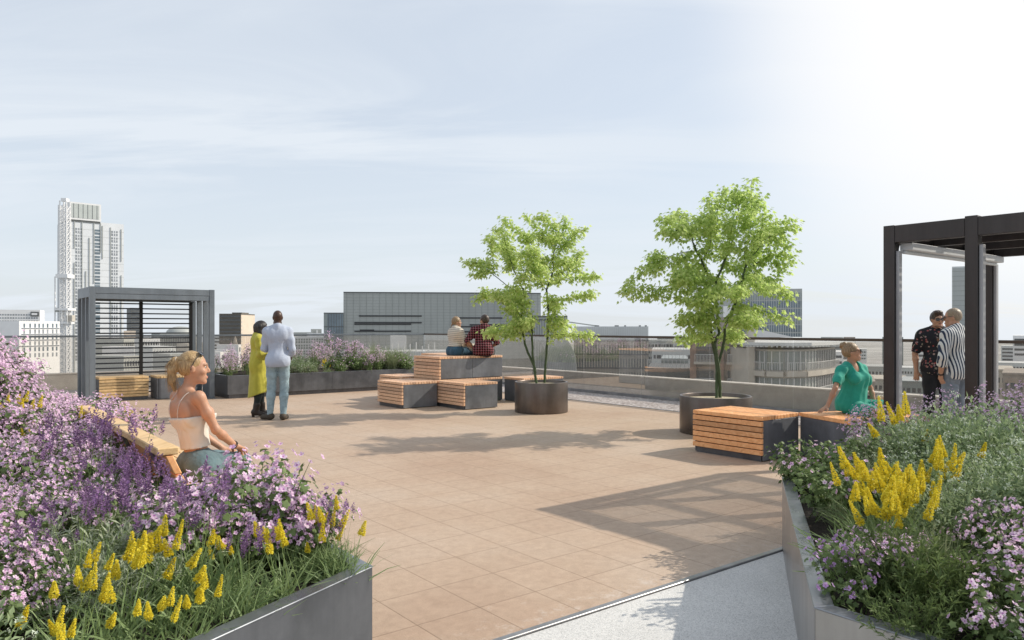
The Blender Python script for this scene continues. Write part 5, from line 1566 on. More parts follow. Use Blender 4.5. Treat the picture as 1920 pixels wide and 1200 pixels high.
low = [(1608, 1660, 190, 688, M_GREYC, 'low grey block behind the woman in teal'), (1600, 1625, 420, 655, M_FAR, 'far pale slab just past the woman in teal'), (1630, 1700, 150, 712, M_BUFF, 'buff low building with small windows behind the bench'), (1680, 1760, 260, 690, M_FAR, 'long pale roofs between the pergola post and the two men'), (1712, 1745, 230, 680, M_GREYC, 'grey cube block beside the floral shirt man'),
       (1690, 1790, 140, 716, M_CURT, 'low glazed shed behind the two men'), (1830, 1900, 120, 694, M_BUFF, 'buff terrace house behind the far pergola post'), (1880, 1990, 100, 702, M_STONE, 'stone terrace with railings at the edge of the view'), (1830, 1990, 260, 680, M_FAR, 'long pale building beyond the stone terrace'), (1560, 1640, 110, 716, M_STONE, 'stone building under the curved canopy end')]
for (a, b, d_, y, mt, lab) in low:
    h, f, zt = block('city_block', lab, 'building', a, d_, b, d_ + 4, y, 14, mt)
    strips(h, f, 0.3, f.w - 0.3, zt - 6, zt - 0.6, 3, 0.45, M_WIN)
    fins(h, f, 0.3, f.w - 0.3, max(5, int(f.w / 0.9)), zt - 6, zt - 0.6, 0.3, 0.1, mt, 'window_frame', 0.06)
    m = MB(); f.box(m, -0.1, f.w + 0.1, zt, zt + 0.25, -14, 0.2); m.build('roof_edge', mt, h)

# the sea of far roofs
mats_ = [M_FAR, M_GREYC, M_BUFF, M_WHITE2, M_CURT, M_STONE]
rr_ = np.random.default_rng(3)
for i in range(70):
    px = rr_.uniform(-150, 2050); d_ = rr_.uniform(380, 900); wpx = rr_.uniform(20, 60)
    top = rr_.uniform(620, 650) if d_ > 420 else rr_.uniform(632, 660)
    if 1100 < px < 1760: top = max(top, 632)
    h, f, zt = block('distant_building', 'distant low city building among many under the horizon', 'building', px, d_, px + wpx, d_ + rr_.uniform(-5, 12), top, rr_.uniform(15, 40), mats_[rr_.integers(6)], group='distant low buildings under the horizon')
    strips(h, f, 0.8, f.w - 0.8, max(GZ, zt - 14), zt - 1.2, 4, 0.45, M_WIN)

# ------------------------------------------------------------------ people: signed distance fields turned into one continuous surface
class SDF:
    def __init__(s, lo, hi, h):
        s.lo = np.array(lo, float); s.h = h; n = np.ceil((np.array(hi) - s.lo) / h).astype(int) + 1; s.n = n
        s.D = np.full(n, 0.3, np.float32); s.ax = [s.lo[i] + h * np.arange(n[i]) for i in range(3)]

    def _sl(s, lo, hi):
        a = np.maximum(0, np.floor((lo - s.lo) / s.h).astype(int)); b = np.minimum(s.n, np.ceil((hi - s.lo) / s.h).astype(int) + 1)
        return None if (b <= a).any() else tuple(slice(x, y) for x, y in zip(a, b))

    def grid(s, sl): return np.meshgrid(s.ax[0][sl[0]], s.ax[1][sl[1]], s.ax[2][sl[2]], indexing='ij', sparse=True)

    def dist(s, pr, sl, infl):
        X, Y, Z = s.grid(sl)
        if pr[0] == 'c':
            _, a, b, ra, rb, fl = pr; ba = b - a; L2 = ba.dot(ba) + 1e-12
            px, py, pz = X - a[0], Y - a[1], Z - a[2]
            t = np.clip((px * ba[0] + py * ba[1] + pz * ba[2]) / L2, 0, 1)
            qx, qy, qz = px - t * ba[0], py - t * ba[1], pz - t * ba[2]
            if fl is not None:
                d, k = fl; dd = (qx * d[0] + qy * d[1] + qz * d[2]) * (1 / k - 1); qx, qy, qz = qx + d[0] * dd, qy + d[1] * dd, qz + d[2] * dd
            return np.sqrt(qx * qx + qy * qy + qz * qz) - (ra + (rb - ra) * t + infl)
        _, c, r, R = pr; r = r + infl
        px, py, pz = X - c[0], Y - c[1], Z - c[2]
        u = [px * R[0, i] + py * R[1, i] + pz * R[2, i] for i in range(3)]
        k0 = np.sqrt(sum((u[i] / r[i]) ** 2 for i in range(3))); k1 = np.sqrt(sum((u[i] / r[i] ** 2) ** 2 for i in range(3))) + 1e-9
        return k0 * (k0 - 1) / k1

    def bounds(s, pr, m):
        if pr[0] == 'c':
            r = max(pr[3], pr[4]) + m; return np.minimum(pr[1], pr[2]) - r, np.maximum(pr[1], pr[2]) + r
        r = max(pr[2]) + m; return pr[1] - r, pr[1] + r

    def add(s, pr, k=0.02, infl=0.0):
        lo, hi = s.bounds(pr, abs(infl) + k + 0.05); sl = s._sl(lo, hi)
        if sl is None: return
        d = s.dist(pr, sl, infl); D = s.D[sl]; h = np.clip(0.5 + 0.5 * (D - d) / k, 0, 1)
        s.D[sl] = D * (1 - h) + d * h - k * h * (1 - h)

    def sub(s, pr, k=0.01, infl=0.0):
        lo, hi = s.bounds(pr, abs(infl) + k + 0.03); sl = s._sl(lo, hi)
        if sl is None: return
        d = -s.dist(pr, sl, infl); D = s.D[sl]; h = np.clip(0.5 - 0.5 * (D - d) / k, 0, 1)
        s.D[sl] = D * (1 - h) + d * h + k * h * (1 - h)

    def cut(s, p, n, k=0.006):
        """remove the side the normal points to"""
        n = np.array(n, float); n /= np.linalg.norm(n); X, Y, Z = s.grid((slice(None),) * 3)
        d = (X - p[0]) * n[0] + (Y - p[1]) * n[1] + (Z - p[2]) * n[2]
        h = np.clip(0.5 - 0.5 * (s.D - d) / k, 0, 1); s.D = (s.D * (1 - h) + d * h + k * h * (1 - h)).astype(np.float32)

    def wrinkle(s, amp, f, seed=0, stretch=(1, 1, 0.35)):
        r_ = np.random.default_rng(seed); X, Y, Z = s.grid((slice(None),) * 3); W = 0
        for i in range(7):
            kx, ky, kz = r_.normal(size=3) * f * (1 + 0.35 * i) * np.array(stretch); W = W + np.sin(X * kx + Y * ky + Z * kz + r_.uniform(0, 6.28) + 0.8 * np.sin(Z * f * 0.5 + i)) / (1 + 0.35 * i)
        s.D = (s.D + amp * W / 2.5).astype(np.float32)

    def mesh(s):
        D = s.D; I = D < 0; n = np.array(D.shape) - 1
        c = np.zeros(n, np.int8)
        for dx in (0, 1):
            for dy in (0, 1):
                for dz in (0, 1): c += I[dx:dx + n[0], dy:dy + n[1], dz:dz + n[2]]
        cells = np.argwhere((c > 0) & (c < 8)); idx = np.full(n, -1, np.int64); idx[tuple(cells.T)] = np.arange(len(cells))
        acc = np.zeros((len(cells), 3)); cnt = np.zeros(len(cells))
        cor = [(x, y, z) for x in (0, 1) for y in (0, 1) for z in (0, 1)]
        for i, a in enumerate(cor):
            for b in cor[i + 1:]:
                if sum(abs(p - q) for p, q in zip(a, b)) != 1: continue
                pa = cells + a; pb = cells + b; da = D[tuple(pa.T)]; db = D[tuple(pb.T)]; mk = (da < 0) != (db < 0)
                t = np.where(mk, da / np.where(mk, da - db, 1), 0)[:, None]; acc += np.where(mk[:, None], pa + (pb - pa) * t, 0); cnt += mk
        V = s.lo + s.h * acc / cnt[:, None]; F_ = []
        for ax in range(3):
            o1, o2 = [(1, 2), (2, 0), (0, 1)][ax]
            sl0 = [slice(None)] * 3; sl1 = [slice(None)] * 3; sl0[ax] = slice(0, -1); sl1[ax] = slice(1, None)
            e = I[tuple(sl0)] != I[tuple(sl1)]; E = np.argwhere(e); E = E[(E[:, o1] > 0) & (E[:, o2] > 0) & (E[:, o1] < n[o1]) & (E[:, o2] < n[o2])]
            d1 = np.zeros(3, int); d1[o1] = 1; d2 = np.zeros(3, int); d2[o2] = 1
            q = np.stack([idx[tuple((E - d1 - d2).T)], idx[tuple((E - d2).T)], idx[tuple(E.T)], idx[tuple((E - d1).T)]], 1)
            ins = I[tuple(E.T)]; q[~ins] = q[~ins][:, ::-1]; F_.append(q)
        F_ = np.concatenate(F_); F_ = F_[(F_ >= 0).all(1)]
        return V, F_

    def build(s, name, mat, parent):
        V, F_ = s.mesh()
        me = bpy.data.meshes.new(name); me.from_pydata((V - np.array(ORIG[parent.name])).tolist(), [], F_.tolist()); me.materials.append(mat)
        me.polygons.foreach_set('use_smooth', np.ones(len(me.polygons), dtype=bool)); me.update()
        o = bpy.data.objects.new(name, me); COL.objects.link(o); o.parent = parent
        mod = o.modifiers.new('soften', 'SMOOTH'); mod.factor = 0.5; mod.iterations = 2
        ORIG[o.name] = ORIG[parent.name]
        return o


def V3(*a): return np.array(a, float)
def cap(a, b, ra, rb, fl=None): return ('c', np.array(a, float), np.array(b, float), ra, rb, fl)
def ell(c, r, R=None): return ('e', np.array(c, float), np.array(r, float), np.eye(3) if R is None else R)
def unit(v): v = np.array(v, float); return v / (np.linalg.norm(v) + 1e-12)


def frame(x, z):
    """right-handed frame with columns x (right), y (forward), z (up)"""
    z = unit(z); x = np.array(x, float); x = unit(x - z * x.dot(z)); return np.stack([x, np.cross(z, x), z], 1)


def rotz(a):
    c, s = math.cos(a), math.sin(a); return np.array([[c, -s, 0], [s, c, 0], [0, 0, 1.0]])


def rotx(a):
    c, s = math.cos(a), math.sin(a); return np.array([[1, 0, 0], [0, c, -s], [0, s, c]])


def hand(G, key, W, hd, pn, curl, right, s=1.0):
    """palm, four bent fingers of different length and a thumb leaving the side of the palm"""
    hd = unit(hd); pn = unit(pn - hd * np.dot(pn, hd)); th = unit(np.cross(hd, pn)) * (1 if right else -1)
    P = []
    P.append((cap(W, W + hd * 0.03 * s, 0.024 * s, 0.026 * s, (pn, 0.7)), 0.02))
    P.append((cap(W + hd * 0.035 * s, W + hd * 0.075 * s, 0.033 * s, 0.038 * s, (pn, 0.40)), 0.02))
    for i, (off, ln) in enumerate(((0.030, 0.068), (0.010, 0.077), (-0.011, 0.072), (-0.031, 0.055))):
        b = W + (hd * 0.085 + th * off) * s; c1 = curl * (0.8 + 0.12 * i); d1 = unit(hd * math.cos(c1) + pn * math.sin(c1) + th * off * 2.2)
        m = b + d1 * ln * 0.52 * s; c2 = curl * 2.0; d2 = unit(hd * math.cos(c2) + pn * math.sin(c2) + th * off); e = m + d2 * ln * 0.48 * s
        P.append((cap(b, m, 0.0098 * s, 0.0088 * s), 0.006)); P.append((cap(m, e, 0.0088 * s, 0.0072 * s), 0.004))
    b = W + (hd * 0.03 + th * 0.026) * s; m = b + unit(hd * 0.8 + th * 0.75 + pn * 0.25) * 0.042 * s; e = m + unit(hd * 1.0 + th * 0.25 + pn * 0.35) * 0.032 * s
    P.append((cap(b, m, 0.014 * s, 0.0105 * s), 0.010)); P.append((cap(m, e, 0.0105 * s, 0.008 * s), 0.005))
    G[key] = P


def body(J, female=False, s=1.0, fat=1.0):
    """primitive groups of a figure from its joints. J: pelvis neck head(R) shR shL elR elL wrR wrL hipR hipL knR knL anR anL toR toL"""
    G = {}; k = 0.03
    up = unit(J['neck'] - J['pelvis']); Rc = frame(J['shR'] - J['shL'], up); Rp = frame(J['hipR'] - J['hipL'], J.get('pelvis_up', up))
    f = fat; at_ = lambda t: J['pelvis'] * (1 - t) + J['neck'] * t
    fw = Rc[:, 1]; L_ = np.linalg.norm(J['neck'] - J['pelvis']) / 0.52
    T = [(ell(at_(0.66), V3(0.152 if female else 0.168, 0.100, 0.155 * L_) * s * f, Rc), 0.05),
         (ell(at_(0.84), V3(0.135 if female else 0.155, 0.080, 0.085) * s * f, Rc), 0.05),
         (ell(at_(0.34), V3(0.122 if female else 0.142, 0.090 if female else 0.10, 0.13 * L_) * s * f, Rc), 0.05),
         (ell(at_(0.04), V3(0.168 if female else 0.158, 0.115, 0.115) * s * f, Rp), 0.05)]
    if female:
        for q in (-1, 1): T.append((ell(at_(0.67) + Rc @ V3(q * 0.07, 0.085, 0) * s, V3(0.062, 0.055, 0.06) * s, Rc), 0.03))
    else:
        for q in (-1, 1): T.append((ell(at_(0.75) + Rc @ V3(q * 0.075, 0.068, 0) * s, V3(0.08, 0.04, 0.06) * s, Rc), 0.04))
    for q in (-1, 1): T.append((ell(at_(0.76) + Rc @ V3(q * 0.075, -0.07, 0) * s, V3(0.07, 0.035, 0.085) * s, Rc), 0.04))
    for q in ('R', 'L'):
        T.append((cap(J['neck'] - up * 0.045 * s, J['sh' + q] - up * 0.005, (0.042 if female else 0.05) * s, (0.037 if female else 0.055) * s), 0.04 if female else 0.05))
        T.append((cap(J['neck'] + up * 0.02 * s - fw * 0.02, J['sh' + q] * 0.6 + J['neck'] * 0.4 + up * (0.0 if female else 0.012) * s, (0.029 if female else 0.036) * s, (0.024 if female else 0.032) * s), 0.04 if female else 0.05))
        h = J['hip' + q]; g_ = (ell(h + Rp @ V3(0, -0.045, -0.005) * s, V3(0.088, 0.088, 0.092) * s * f * (1.08 if female else 1.0), Rp), 0.05); T.append(g_); G.setdefault('seat', [T[3]]).append(g_)
    G['torso'] = T
    hc, HR = J['head']
    G['neck'] = [(cap(J['neck'] - up * 0.02, hc - HR[:, 2] * 0.055 * s - HR[:, 1] * 0.012, (0.044 if female else 0.058) * s, (0.041 if female else 0.055) * s), 0.03)]
    for q in ('R', 'L'):
        S, E, W = J['sh' + q], J['el' + q], J['wr' + q]; a = 0.78 if female else 1.0
        G['uarm' + q] = [(cap(S, S * 0.5 + E * 0.5, 0.052 * s * a, 0.047 * s * a), 0.03), (cap(S * 0.5 + E * 0.5, E, 0.046 * s * a, 0.038 * s * a), 0.03)]
        G['farm' + q] = [(cap(E, E * 0.68 + W * 0.32, 0.037 * s * a, 0.040 * s * a), 0.02), (cap(E * 0.68 + W * 0.32, W, 0.040 * s * a, 0.026 * s * max(a, 0.86)), 0.02)]
        H, K, A, To = J['hip' + q], J['kn' + q], J['an' + q], J['to' + q]
        sh = unit(A - K); bk = unit(np.cross(np.cross(sh, (K - H)), sh)) if np.linalg.norm(np.cross(sh, K - H)) > 0.02 else -Rp[:, 1]
        if np.dot(bk, Rp[:, 1]) > 0: bk = -bk
        G['thigh' + q] = [(cap(H, H * 0.5 + K * 0.5, 0.090 * s * f, 0.076 * s * f), 0.04), (cap(H * 0.5 + K * 0.5, K, 0.074 * s * f, 0.056 * s), 0.03)]
        G['calf' + q] = [(cap(K, K * 0.68 + A * 0.32 + bk * 0.012, 0.055 * s, 0.057 * s), 0.03), (cap(K * 0.68 + A * 0.32 + bk * 0.012, A, 0.056 * s, 0.036 * s), 0.03)]
        ft = unit(To - A); upf = V3(0, 0, 1)
        G['foot' + q] = [(cap(A - upf * 0.035 - ft * 0.035, To, 0.040 * s, 0.034 * s), 0.03), (cap(A, A - upf * 0.04, 0.037 * s, 0.04 * s), 0.02)]
    return G


def head_prims(J, s=1.0, female=False):
    c, R = J['head']; e = lambda x, y, z, rx, ry, rz: ell(c + R @ V3(x, y, z) * s, V3(rx, ry, rz) * s, R); p = lambda x, y, z: c + R @ V3(x, y, z) * s
    P = [(e(0, -0.012, 0.022, 0.074, 0.094, 0.092), 0.03), (e(0, 0.026, -0.032, 0.056, 0.062, 0.072), 0.03), (e(0, 0.044, -0.086, 0.036, 0.042, 0.028), 0.03), (e(0, 0.075, -0.104, 0.018, 0.018, 0.014), 0.02)]
    if not female: P.append((cap(p(-0.048, 0.02, -0.085), p(0.048, 0.02, -0.085), 0.020 * s, 0.020 * s), 0.03))
    for q in (-1, 1):
        P.append((e(q * 0.038, 0.060, -0.026, 0.020, 0.020, 0.018), 0.02)); P.append((e(q * 0.073, -0.008, -0.012, 0.007, 0.017, 0.028), 0.006)); P.append((e(q * 0.078, -0.014, 0.004, 0.005, 0.012, 0.014), 0.005))
        P.append((cap(p(q * 0.014, 0.086, 0.024), p(q * 0.046, 0.074, 0.024), 0.010 * s, 0.008 * s), 0.012))
    P += [(cap(p(0, 0.085, 0.014), p(0, 0.107, -0.022), 0.0075 * s, 0.0092 * s), 0.010), (e(0, 0.097, -0.030, 0.0150, 0.009, 0.0065), 0.007)]
    P += [(cap(p(-0.016, 0.088, -0.062), p(0.016, 0.088, -0.062), 0.006 * s, 0.006 * s), 0.006), (cap(p(-0.014, 0.087, -0.071), p(0.014, 0.087, -0.071), 0.007 * s, 0.007 * s), 0.006)]
    SUB = [(e(q * 0.031, 0.094, 0.006, 0.018, 0.014, 0.011), 0.012) for q in (-1, 1)] + [(cap(p(-0.018, 0.099, -0.0665), p(0.018, 0.099, -0.0665), 0.003, 0.003), 0.004)]
    return P, SUB


def bbox(pr, m=0.06):
    lo = np.full(3, 9e9); hi = -lo
    for p, _ in pr:
        if p[0] == 'c': r = max(p[3], p[4]); lo = np.minimum(lo, np.minimum(p[1], p[2]) - r); hi = np.maximum(hi, np.maximum(p[1], p[2]) + r)
        else: r = max(p[2]); lo = np.minimum(lo, p[1] - r); hi = np.maximum(hi, p[1] + r)
    return lo - m, hi + m


def field(pr, h, infl=0.0, kadd=0.0, sub=(), cuts=(), wr=None, post=()):
    lo, hi = bbox(pr, 0.05 + infl); S = SDF(lo, hi, h)
    for p, k in pr: S.add(p, k + kadd, infl)
    for p, k in sub: S.sub(p, k)
    if wr: S.wrinkle(*wr)
    for c in cuts: S.cut(*c)
    for p, k in post: S.add(p, k)
    return S


def skin_mat(name, c, rough=0.5):
    m, nt, b = nodemat(name); v = coords(nt)
    n = N(nt, 'ShaderNodeTexNoise', i_Scale=14.0, i_Detail=4.0); L(nt, v, n.inputs['Vector'])
    r = ramp(nt, n.outputs['Fac'], [(0.3, [x * 0.9 for x in c]), (0.7, [min(1, c[0] * 1.08), min(1, c[1] * 1.04), c[2]])]); L(nt, r.outputs['Color'], b.inputs['Base Color'])
    b.inputs['Roughness'].default_value = rough; b.inputs['Subsurface Weight'].default_value = 0.12; b.inputs['Subsurface Radius'].default_value = (0.012, 0.005, 0.003); b.inputs['Subsurface Scale'].default_value = 1.0
    b.inputs['Specular IOR Level'].default_value = 0.4
    return m


def hair_mat(name, c1, c2, scale=(160, 160, 14)):
    m, nt, b = nodemat(name); v = coords(nt, scale)
    n = N(nt, 'ShaderNodeTexNoise', i_Scale=1.0, i_Detail=5.0, i_Distortion=0.4); L(nt, v, n.inputs['Vector'])
    r = ramp(nt, n.outputs['Fac'], [(0.28, c1), (0.72, c2)]); L(nt, r.outputs['Color'], b.inputs['Base Color'])
    b.inputs['Roughness'].default_value = 0.42; b.inputs['Specular IOR Level'].default_value = 0.5
    bp = N(nt, 'ShaderNodeBump', i_Strength=0.7, i_Distance=0.006); L(nt, n.outputs['Fac'], bp.inputs['Height']); L(nt, bp.outputs['Normal'], b.inputs['Normal'])
    return m


def cloth_mat(name, c, var=0.12, rough=0.85, bump=0.35, bscale=22):
    m = simple(name, c, rough, var=var, scale=9, bump=bump, bscale=bscale, spec=0.2)
    m.node_tree.nodes['Principled BSDF'].inputs['Sheen Weight'].default_value = 0.15
    return m


def pattern_mat(name, build):
    m, nt, b = nodemat(name); tcn = N(nt, 'ShaderNodeTexCoord'); col = build(nt, tcn.outputs['Object']); L(nt, col, b.inputs['Base Color']); b.inputs['Roughness'].default_value = 0.85; b.inputs['Specular IOR Level'].default_value = 0.2
    n = N(nt, 'ShaderNodeTexNoise', i_Scale=18.0, i_Detail=4.0); L(nt, tcn.outputs['Object'], n.inputs['Vector']); bp = N(nt, 'ShaderNodeBump', i_Strength=0.35, i_Distance=0.012); L(nt, n.outputs['Fac'], bp.inputs['Height']); L(nt, bp.outputs['Normal'], b.inputs['Normal'])
    return m


def stripe(nt, vec, direction, period, duty, c0, c1, bend=0.0):
    d = N(nt, 'ShaderNodeVectorMath', operation='DOT_PRODUCT'); d.inputs[1].default_value = direction
    if bend:
        n = N(nt, 'ShaderNodeTexNoise', i_Scale=5.0, i_Detail=2.0); L(nt, vec, n.inputs['Vector']); sc_ = N(nt, 'ShaderNodeVectorMath', operation='SCALE'); sc_.inputs['Scale'].default_value = bend; L(nt, n.outputs['Color'], sc_.inputs[0])
        ad = N(nt, 'ShaderNodeVectorMath', operation='ADD'); L(nt, vec, ad.inputs[0]); L(nt, sc_.outputs[0], ad.inputs[1]); vec = ad.outputs[0]
    L(nt, vec, d.inputs[0]); mu = N(nt, 'ShaderNodeMath', operation='MULTIPLY', i_1=1 / period); L(nt, d.outputs['Value'], mu.inputs[0]); fr = N(nt, 'ShaderNodeMath', operation='FRACT'); L(nt, mu.outputs[0], fr.inputs[0])
    r = ramp(nt, fr.outputs[0], [(0.0, c0), (duty - 0.03, c0), (duty, c1), (0.97, c1), (1.0, c0)]); return r.outputs['Color']


SK_LIGHT = skin_mat('skin_light', (0.47, 0.265, 0.175)); SK_TAN = skin_mat('skin_tan', (0.44, 0.25, 0.165)); SK_DARK = skin_mat('skin_dark', (0.060, 0.032, 0.022), 0.42)
H_BLOND = hair_mat('hair_blond', (0.20, 0.115, 0.045), (0.52, 0.36, 0.175)); H_DBLOND = hair_mat('hair_dark_blond', (0.14, 0.085, 0.045), (0.36, 0.25, 0.14)); H_BROWN = hair_mat('hair_brown', (0.020, 0.012, 0.008), (0.075, 0.045, 0.028)); H_BLACK = hair_mat('hair_black', (0.005, 0.004, 0.004), (0.028, 0.02, 0.018)); H_SHORT = hair_mat('hair_cropped_blond', (0.17, 0.12, 0.075), (0.36, 0.28, 0.19), (200, 200, 60))
M_DENIM = cloth_mat('denim_blue_grey', (0.105, 0.165, 0.185), 0.3, bump=0.5, bscale=30); M_DENIML = cloth_mat('denim_pale', (0.27, 0.36, 0.40), 0.25, bump=0.5, bscale=30); M_DENIMG = cloth_mat('denim_grey', (0.19, 0.22, 0.26), 0.25, bump=0.5)
M_CAMI = cloth_mat('ivory_satin', (0.62, 0.60, 0.55), 0.04, 0.5, 0.25); M_SHIRT = cloth_mat('pale_blue_cotton', (0.40, 0.45, 0.55), 0.06); M_YTUNIC = cloth_mat('lime_yellow_cotton', (0.43, 0.395, 0.055), 0.08, 0.7); M_LEGG = cloth_mat('dark_leggings', (0.028, 0.034, 0.035), 0.2)
M_TEAL = cloth_mat('teal_crepe', (0.030, 0.315, 0.235), 0.1); M_CREAM = cloth_mat('cream_jacket', (0.58, 0.53, 0.43), 0.08); M_BLKC = cloth_mat('black_cotton', (0.018, 0.018, 0.02), 0.2); M_SKIRT = cloth_mat('blue_denim_skirt', (0.045, 0.10, 0.15), 0.2)
M_LENS = simple('sunglass_lens', (0.02, 0.02, 0.022), 0.1, spec=0.9); M_SHOE = simple('brown_suede', (0.06, 0.045, 0.032), 0.8, var=0.2); M_BOOT = simple('dark_brown_boot', (0.028, 0.017, 0.013), 0.5, var=0.2); M_EYE = simple('eye_white', (0.42, 0.40, 0.38), 0.25, var=0.02); M_IRIS = simple('eye_dark', (0.03, 0.03, 0.035), 0.2); M_LEATHER = simple('dark_strap', (0.02, 0.014, 0.01), 0.5); M_LIP = skin_mat('lip_rose', (0.42, 0.16, 0.13))


def eyes(J, bodyo, s=1.0):
    c, R = J['head']
    for q in (-1, 1):
        m = MB(); p = Vector(c + R @ V3(q * 0.030, 0.0715, 0.005) * s); r0 = 0.0118 * s
        m.lathe(p, [(0.0, -r0), (r0 * 0.7, -r0 * 0.7), (r0, 0), (r0 * 0.7, r0 * 0.7), (0, r0)], 12); e = m.build('eye', M_EYE, bodyo, smooth_=True)
        m = MB(); f_ = Vector(R[:, 1]); m.tube([p + f_ * (r0 * 0.86), p + f_ * (r0 * 1.04)], [0.0074 * s, 0.0060 * s], 10); m.build('iris', M_IRIS, e)
        m = MB(); x = Vector(R[:, 0]); u = Vector(R[:, 2]); b = Vector(c + R @ V3(q * 0.031, 0.089, 0.027) * s)
        m.tube([b - x * q * 0.015 * s - u * 0.001, b + u * 0.003 * s, b + x * q * 0.019 * s - f_ * 0.009 * s - u * 0.003 * s], [0.0028 * s, 0.003 * s, 0.0018 * s], 6); m.build('eyebrow', H_DBLOND, bodyo)
    m = MB(); x = Vector(R[:, 0]); f_ = Vector(R[:, 1]); u = Vector(R[:, 2]); b = Vector(c + R @ V3(0, 0.0935, -0.063) * s)
    m.tube([b - x * 0.020 * s - f_ * 0.006 * s, b + f_ * 0.001 * s, b + x * 0.020 * s - f_ * 0.006 * s], [0.002 * s, 0.0048 * s, 0.002 * s], 8); b -= u * 0.008 * s; m.tube([b - x * 0.017 * s - f_ * 0.006 * s, b + f_ * 0.001 * s, b + x * 0.017 * s - f_ * 0.006 * s], [0.002 * s, 0.0055 * s, 0.002 * s], 8); m.build('lips', M_LIP, bodyo, smooth_=True)


def sunglasses(J, root, up=0.0, back=0.0, tilt=0.0, s=1.0, name='sunglasses'):
    c, R = J['head']; R = R @ rotx(tilt); m = MB(); P = lambda x, y, z: Vector(c + R @ (V3(x, y - back, z + up) * s))
    for q in (-1, 1):
        ring = [P(q * 0.034 + 0.027 * math.cos(t), 0.106 - 0.006 * math.cos(t) * q, 0.004 + 0.021 * math.sin(t) * (1 if math.sin(t) > 0 else 0.95)) for t in np.linspace(0, 2 * math.pi, 16, endpoint=False)]
        m.quad(*ring); m.quad(*[p - Vector(R[:, 1]) * 0.004 for p in reversed(ring)]); m.tube(ring + ring[:1], 0.0028 * s, 6)
        m.tube([P(q * 0.06, 0.098, 0.010), P(q * 0.078, 0.05, 0.012), P(q * 0.081, -0.012, 0.006), P(q * 0.078, -0.03, -0.006)], 0.0026 * s, 6)
    m.tube([P(-0.010, 0.107, 0.010), P(0.010, 0.107, 0.010)], 0.0026 * s, 6)
    return m.build(name, M_LENS, root)


def cap_hair(J, s=1.0, thick=0.012, front=0.055, low=-0.05, side_low=-0.01):
    """close-fitting hair: primitives and cuts leaving the face and neck free"""
    c, R = J['head']; e = lambda x, y, z, rx, ry, rz: ell(c + R @ V3(x, y, z) * s, V3(rx, ry, rz) * s, R)
    P = [(e(0, -0.014, 0.024, 0.074 + thick, 0.094 + thick, 0.092 + thick), 0.02), (e(0, -0.045, -0.03, 0.064 + thick * 0.6, 0.058 + thick * 0.6, 0.06), 0.03)]
    SUB = [(e(0, 0.105, -0.045, 0.085, 0.078, 0.098), 0.015), (e(-0.085, 0.045, -0.06, 0.045, 0.055, 0.07), 0.012), (e(0.085, 0.045, -0.06, 0.045, 0.055, 0.07), 0.012)]
    CUT = [(c + R @ V3(0, -0.02, low) * s, -R[:, 2] + R[:, 1] * 0.25)]
    return P, SUB, CUT


ALL = ('torso', 'neck', 'uarmR', 'uarmL', 'farmR', 'farmL', 'handR', 'handL', 'thighR', 'thighL', 'calfR', 'calfL', 'footR', 'footL')


def back_hair(J, s=1.0, t=0.003):
    """hair drawn tightly back from the forehead and temples, ears free"""
    c, R = J['head']; e = lambda x, y, z, rx, ry, rz: ell(c + R @ V3(x, y, z) * s, V3(rx, ry, rz) * s, R)
    P = [(e(0, -0.018, 0.026, 0.075 + t, 0.092 + t, 0.092 + t), 0.02), (e(0, -0.046, -0.004, 0.058 + t, 0.048 + t, 0.056), 0.03)]
    SUB = [(e(0, 0.118, -0.040, 0.10, 0.088, 0.108), 0.010), (e(-0.085, 0.02, -0.062, 0.05, 0.048, 0.066), 0.01), (e(0.085, 0.02, -0.062, 0.05, 0.048, 0.066), 0.01), (e(0, -0.03, -0.125, 0.09, 0.09, 0.07), 0.01)]
    return P, SUB


def groups(G, *names): return [p for n_ in names for p in G[n_]]


def make_body(root, J, G, mat, h, s=1.0, female=False, thin=('thighR', 'thighL', 'calfR', 'calfL', 'torso')):
    hp, hs = head_prims(J, s, female)
    pr = groups(G, *ALL); lo, hi = bbox(pr + hp, 0.05); S = SDF(lo, hi, h)
    for n_ in ALL:
        for p, k in G[n_]: S.add(p, k, 0.0)
    H = SDF(lo, hi, h)
    for p, k in hp: H.add(p, k)
    for p, k in hs: H.sub(p, k)
    k = 0.022; hh = np.clip(0.5 + 0.5 * (S.D - H.D) / k, 0, 1); S.D = (S.D * (1 - hh) + H.D * hh - k * hh * (1 - hh)).astype(np.float32)
    return S.build('body', mat, root)


def local(loc, yaw):
    R = rotz(yaw); o = V3(*loc); return lambda x, y, z: o + R @ V3(x, y, z)


def stand(T, s, over=None):
    """standing joints in a local frame (x right, y forward)"""
    B = dict(pelvis=(0, 0, 0.97), neck=(0, -0.01, 1.475), shR=(0.185, -0.005, 1.415), shL=(-0.185, -0.005, 1.415), elR=(0.235, -0.03, 1.13), elL=(-0.235, -0.03, 1.13), wrR=(0.235, 0.06, 0.89), wrL=(-0.235, 0.06, 0.89),
             hipR=(0.09, 0, 0.93), hipL=(-0.09, 0, 0.93), knR=(0.10, 0.02, 0.51), knL=(-0.10, 0.02, 0.51), anR=(0.105, -0.02, 0.085), anL=(-0.105, -0.02, 0.085), toR=(0.125, 0.135, 0.036), toL=(-0.125, 0.135, 0.036))
    B.update(over or {}); J = {k: T(*(V3(*v) * s)) for k, v in B.items()}; return J


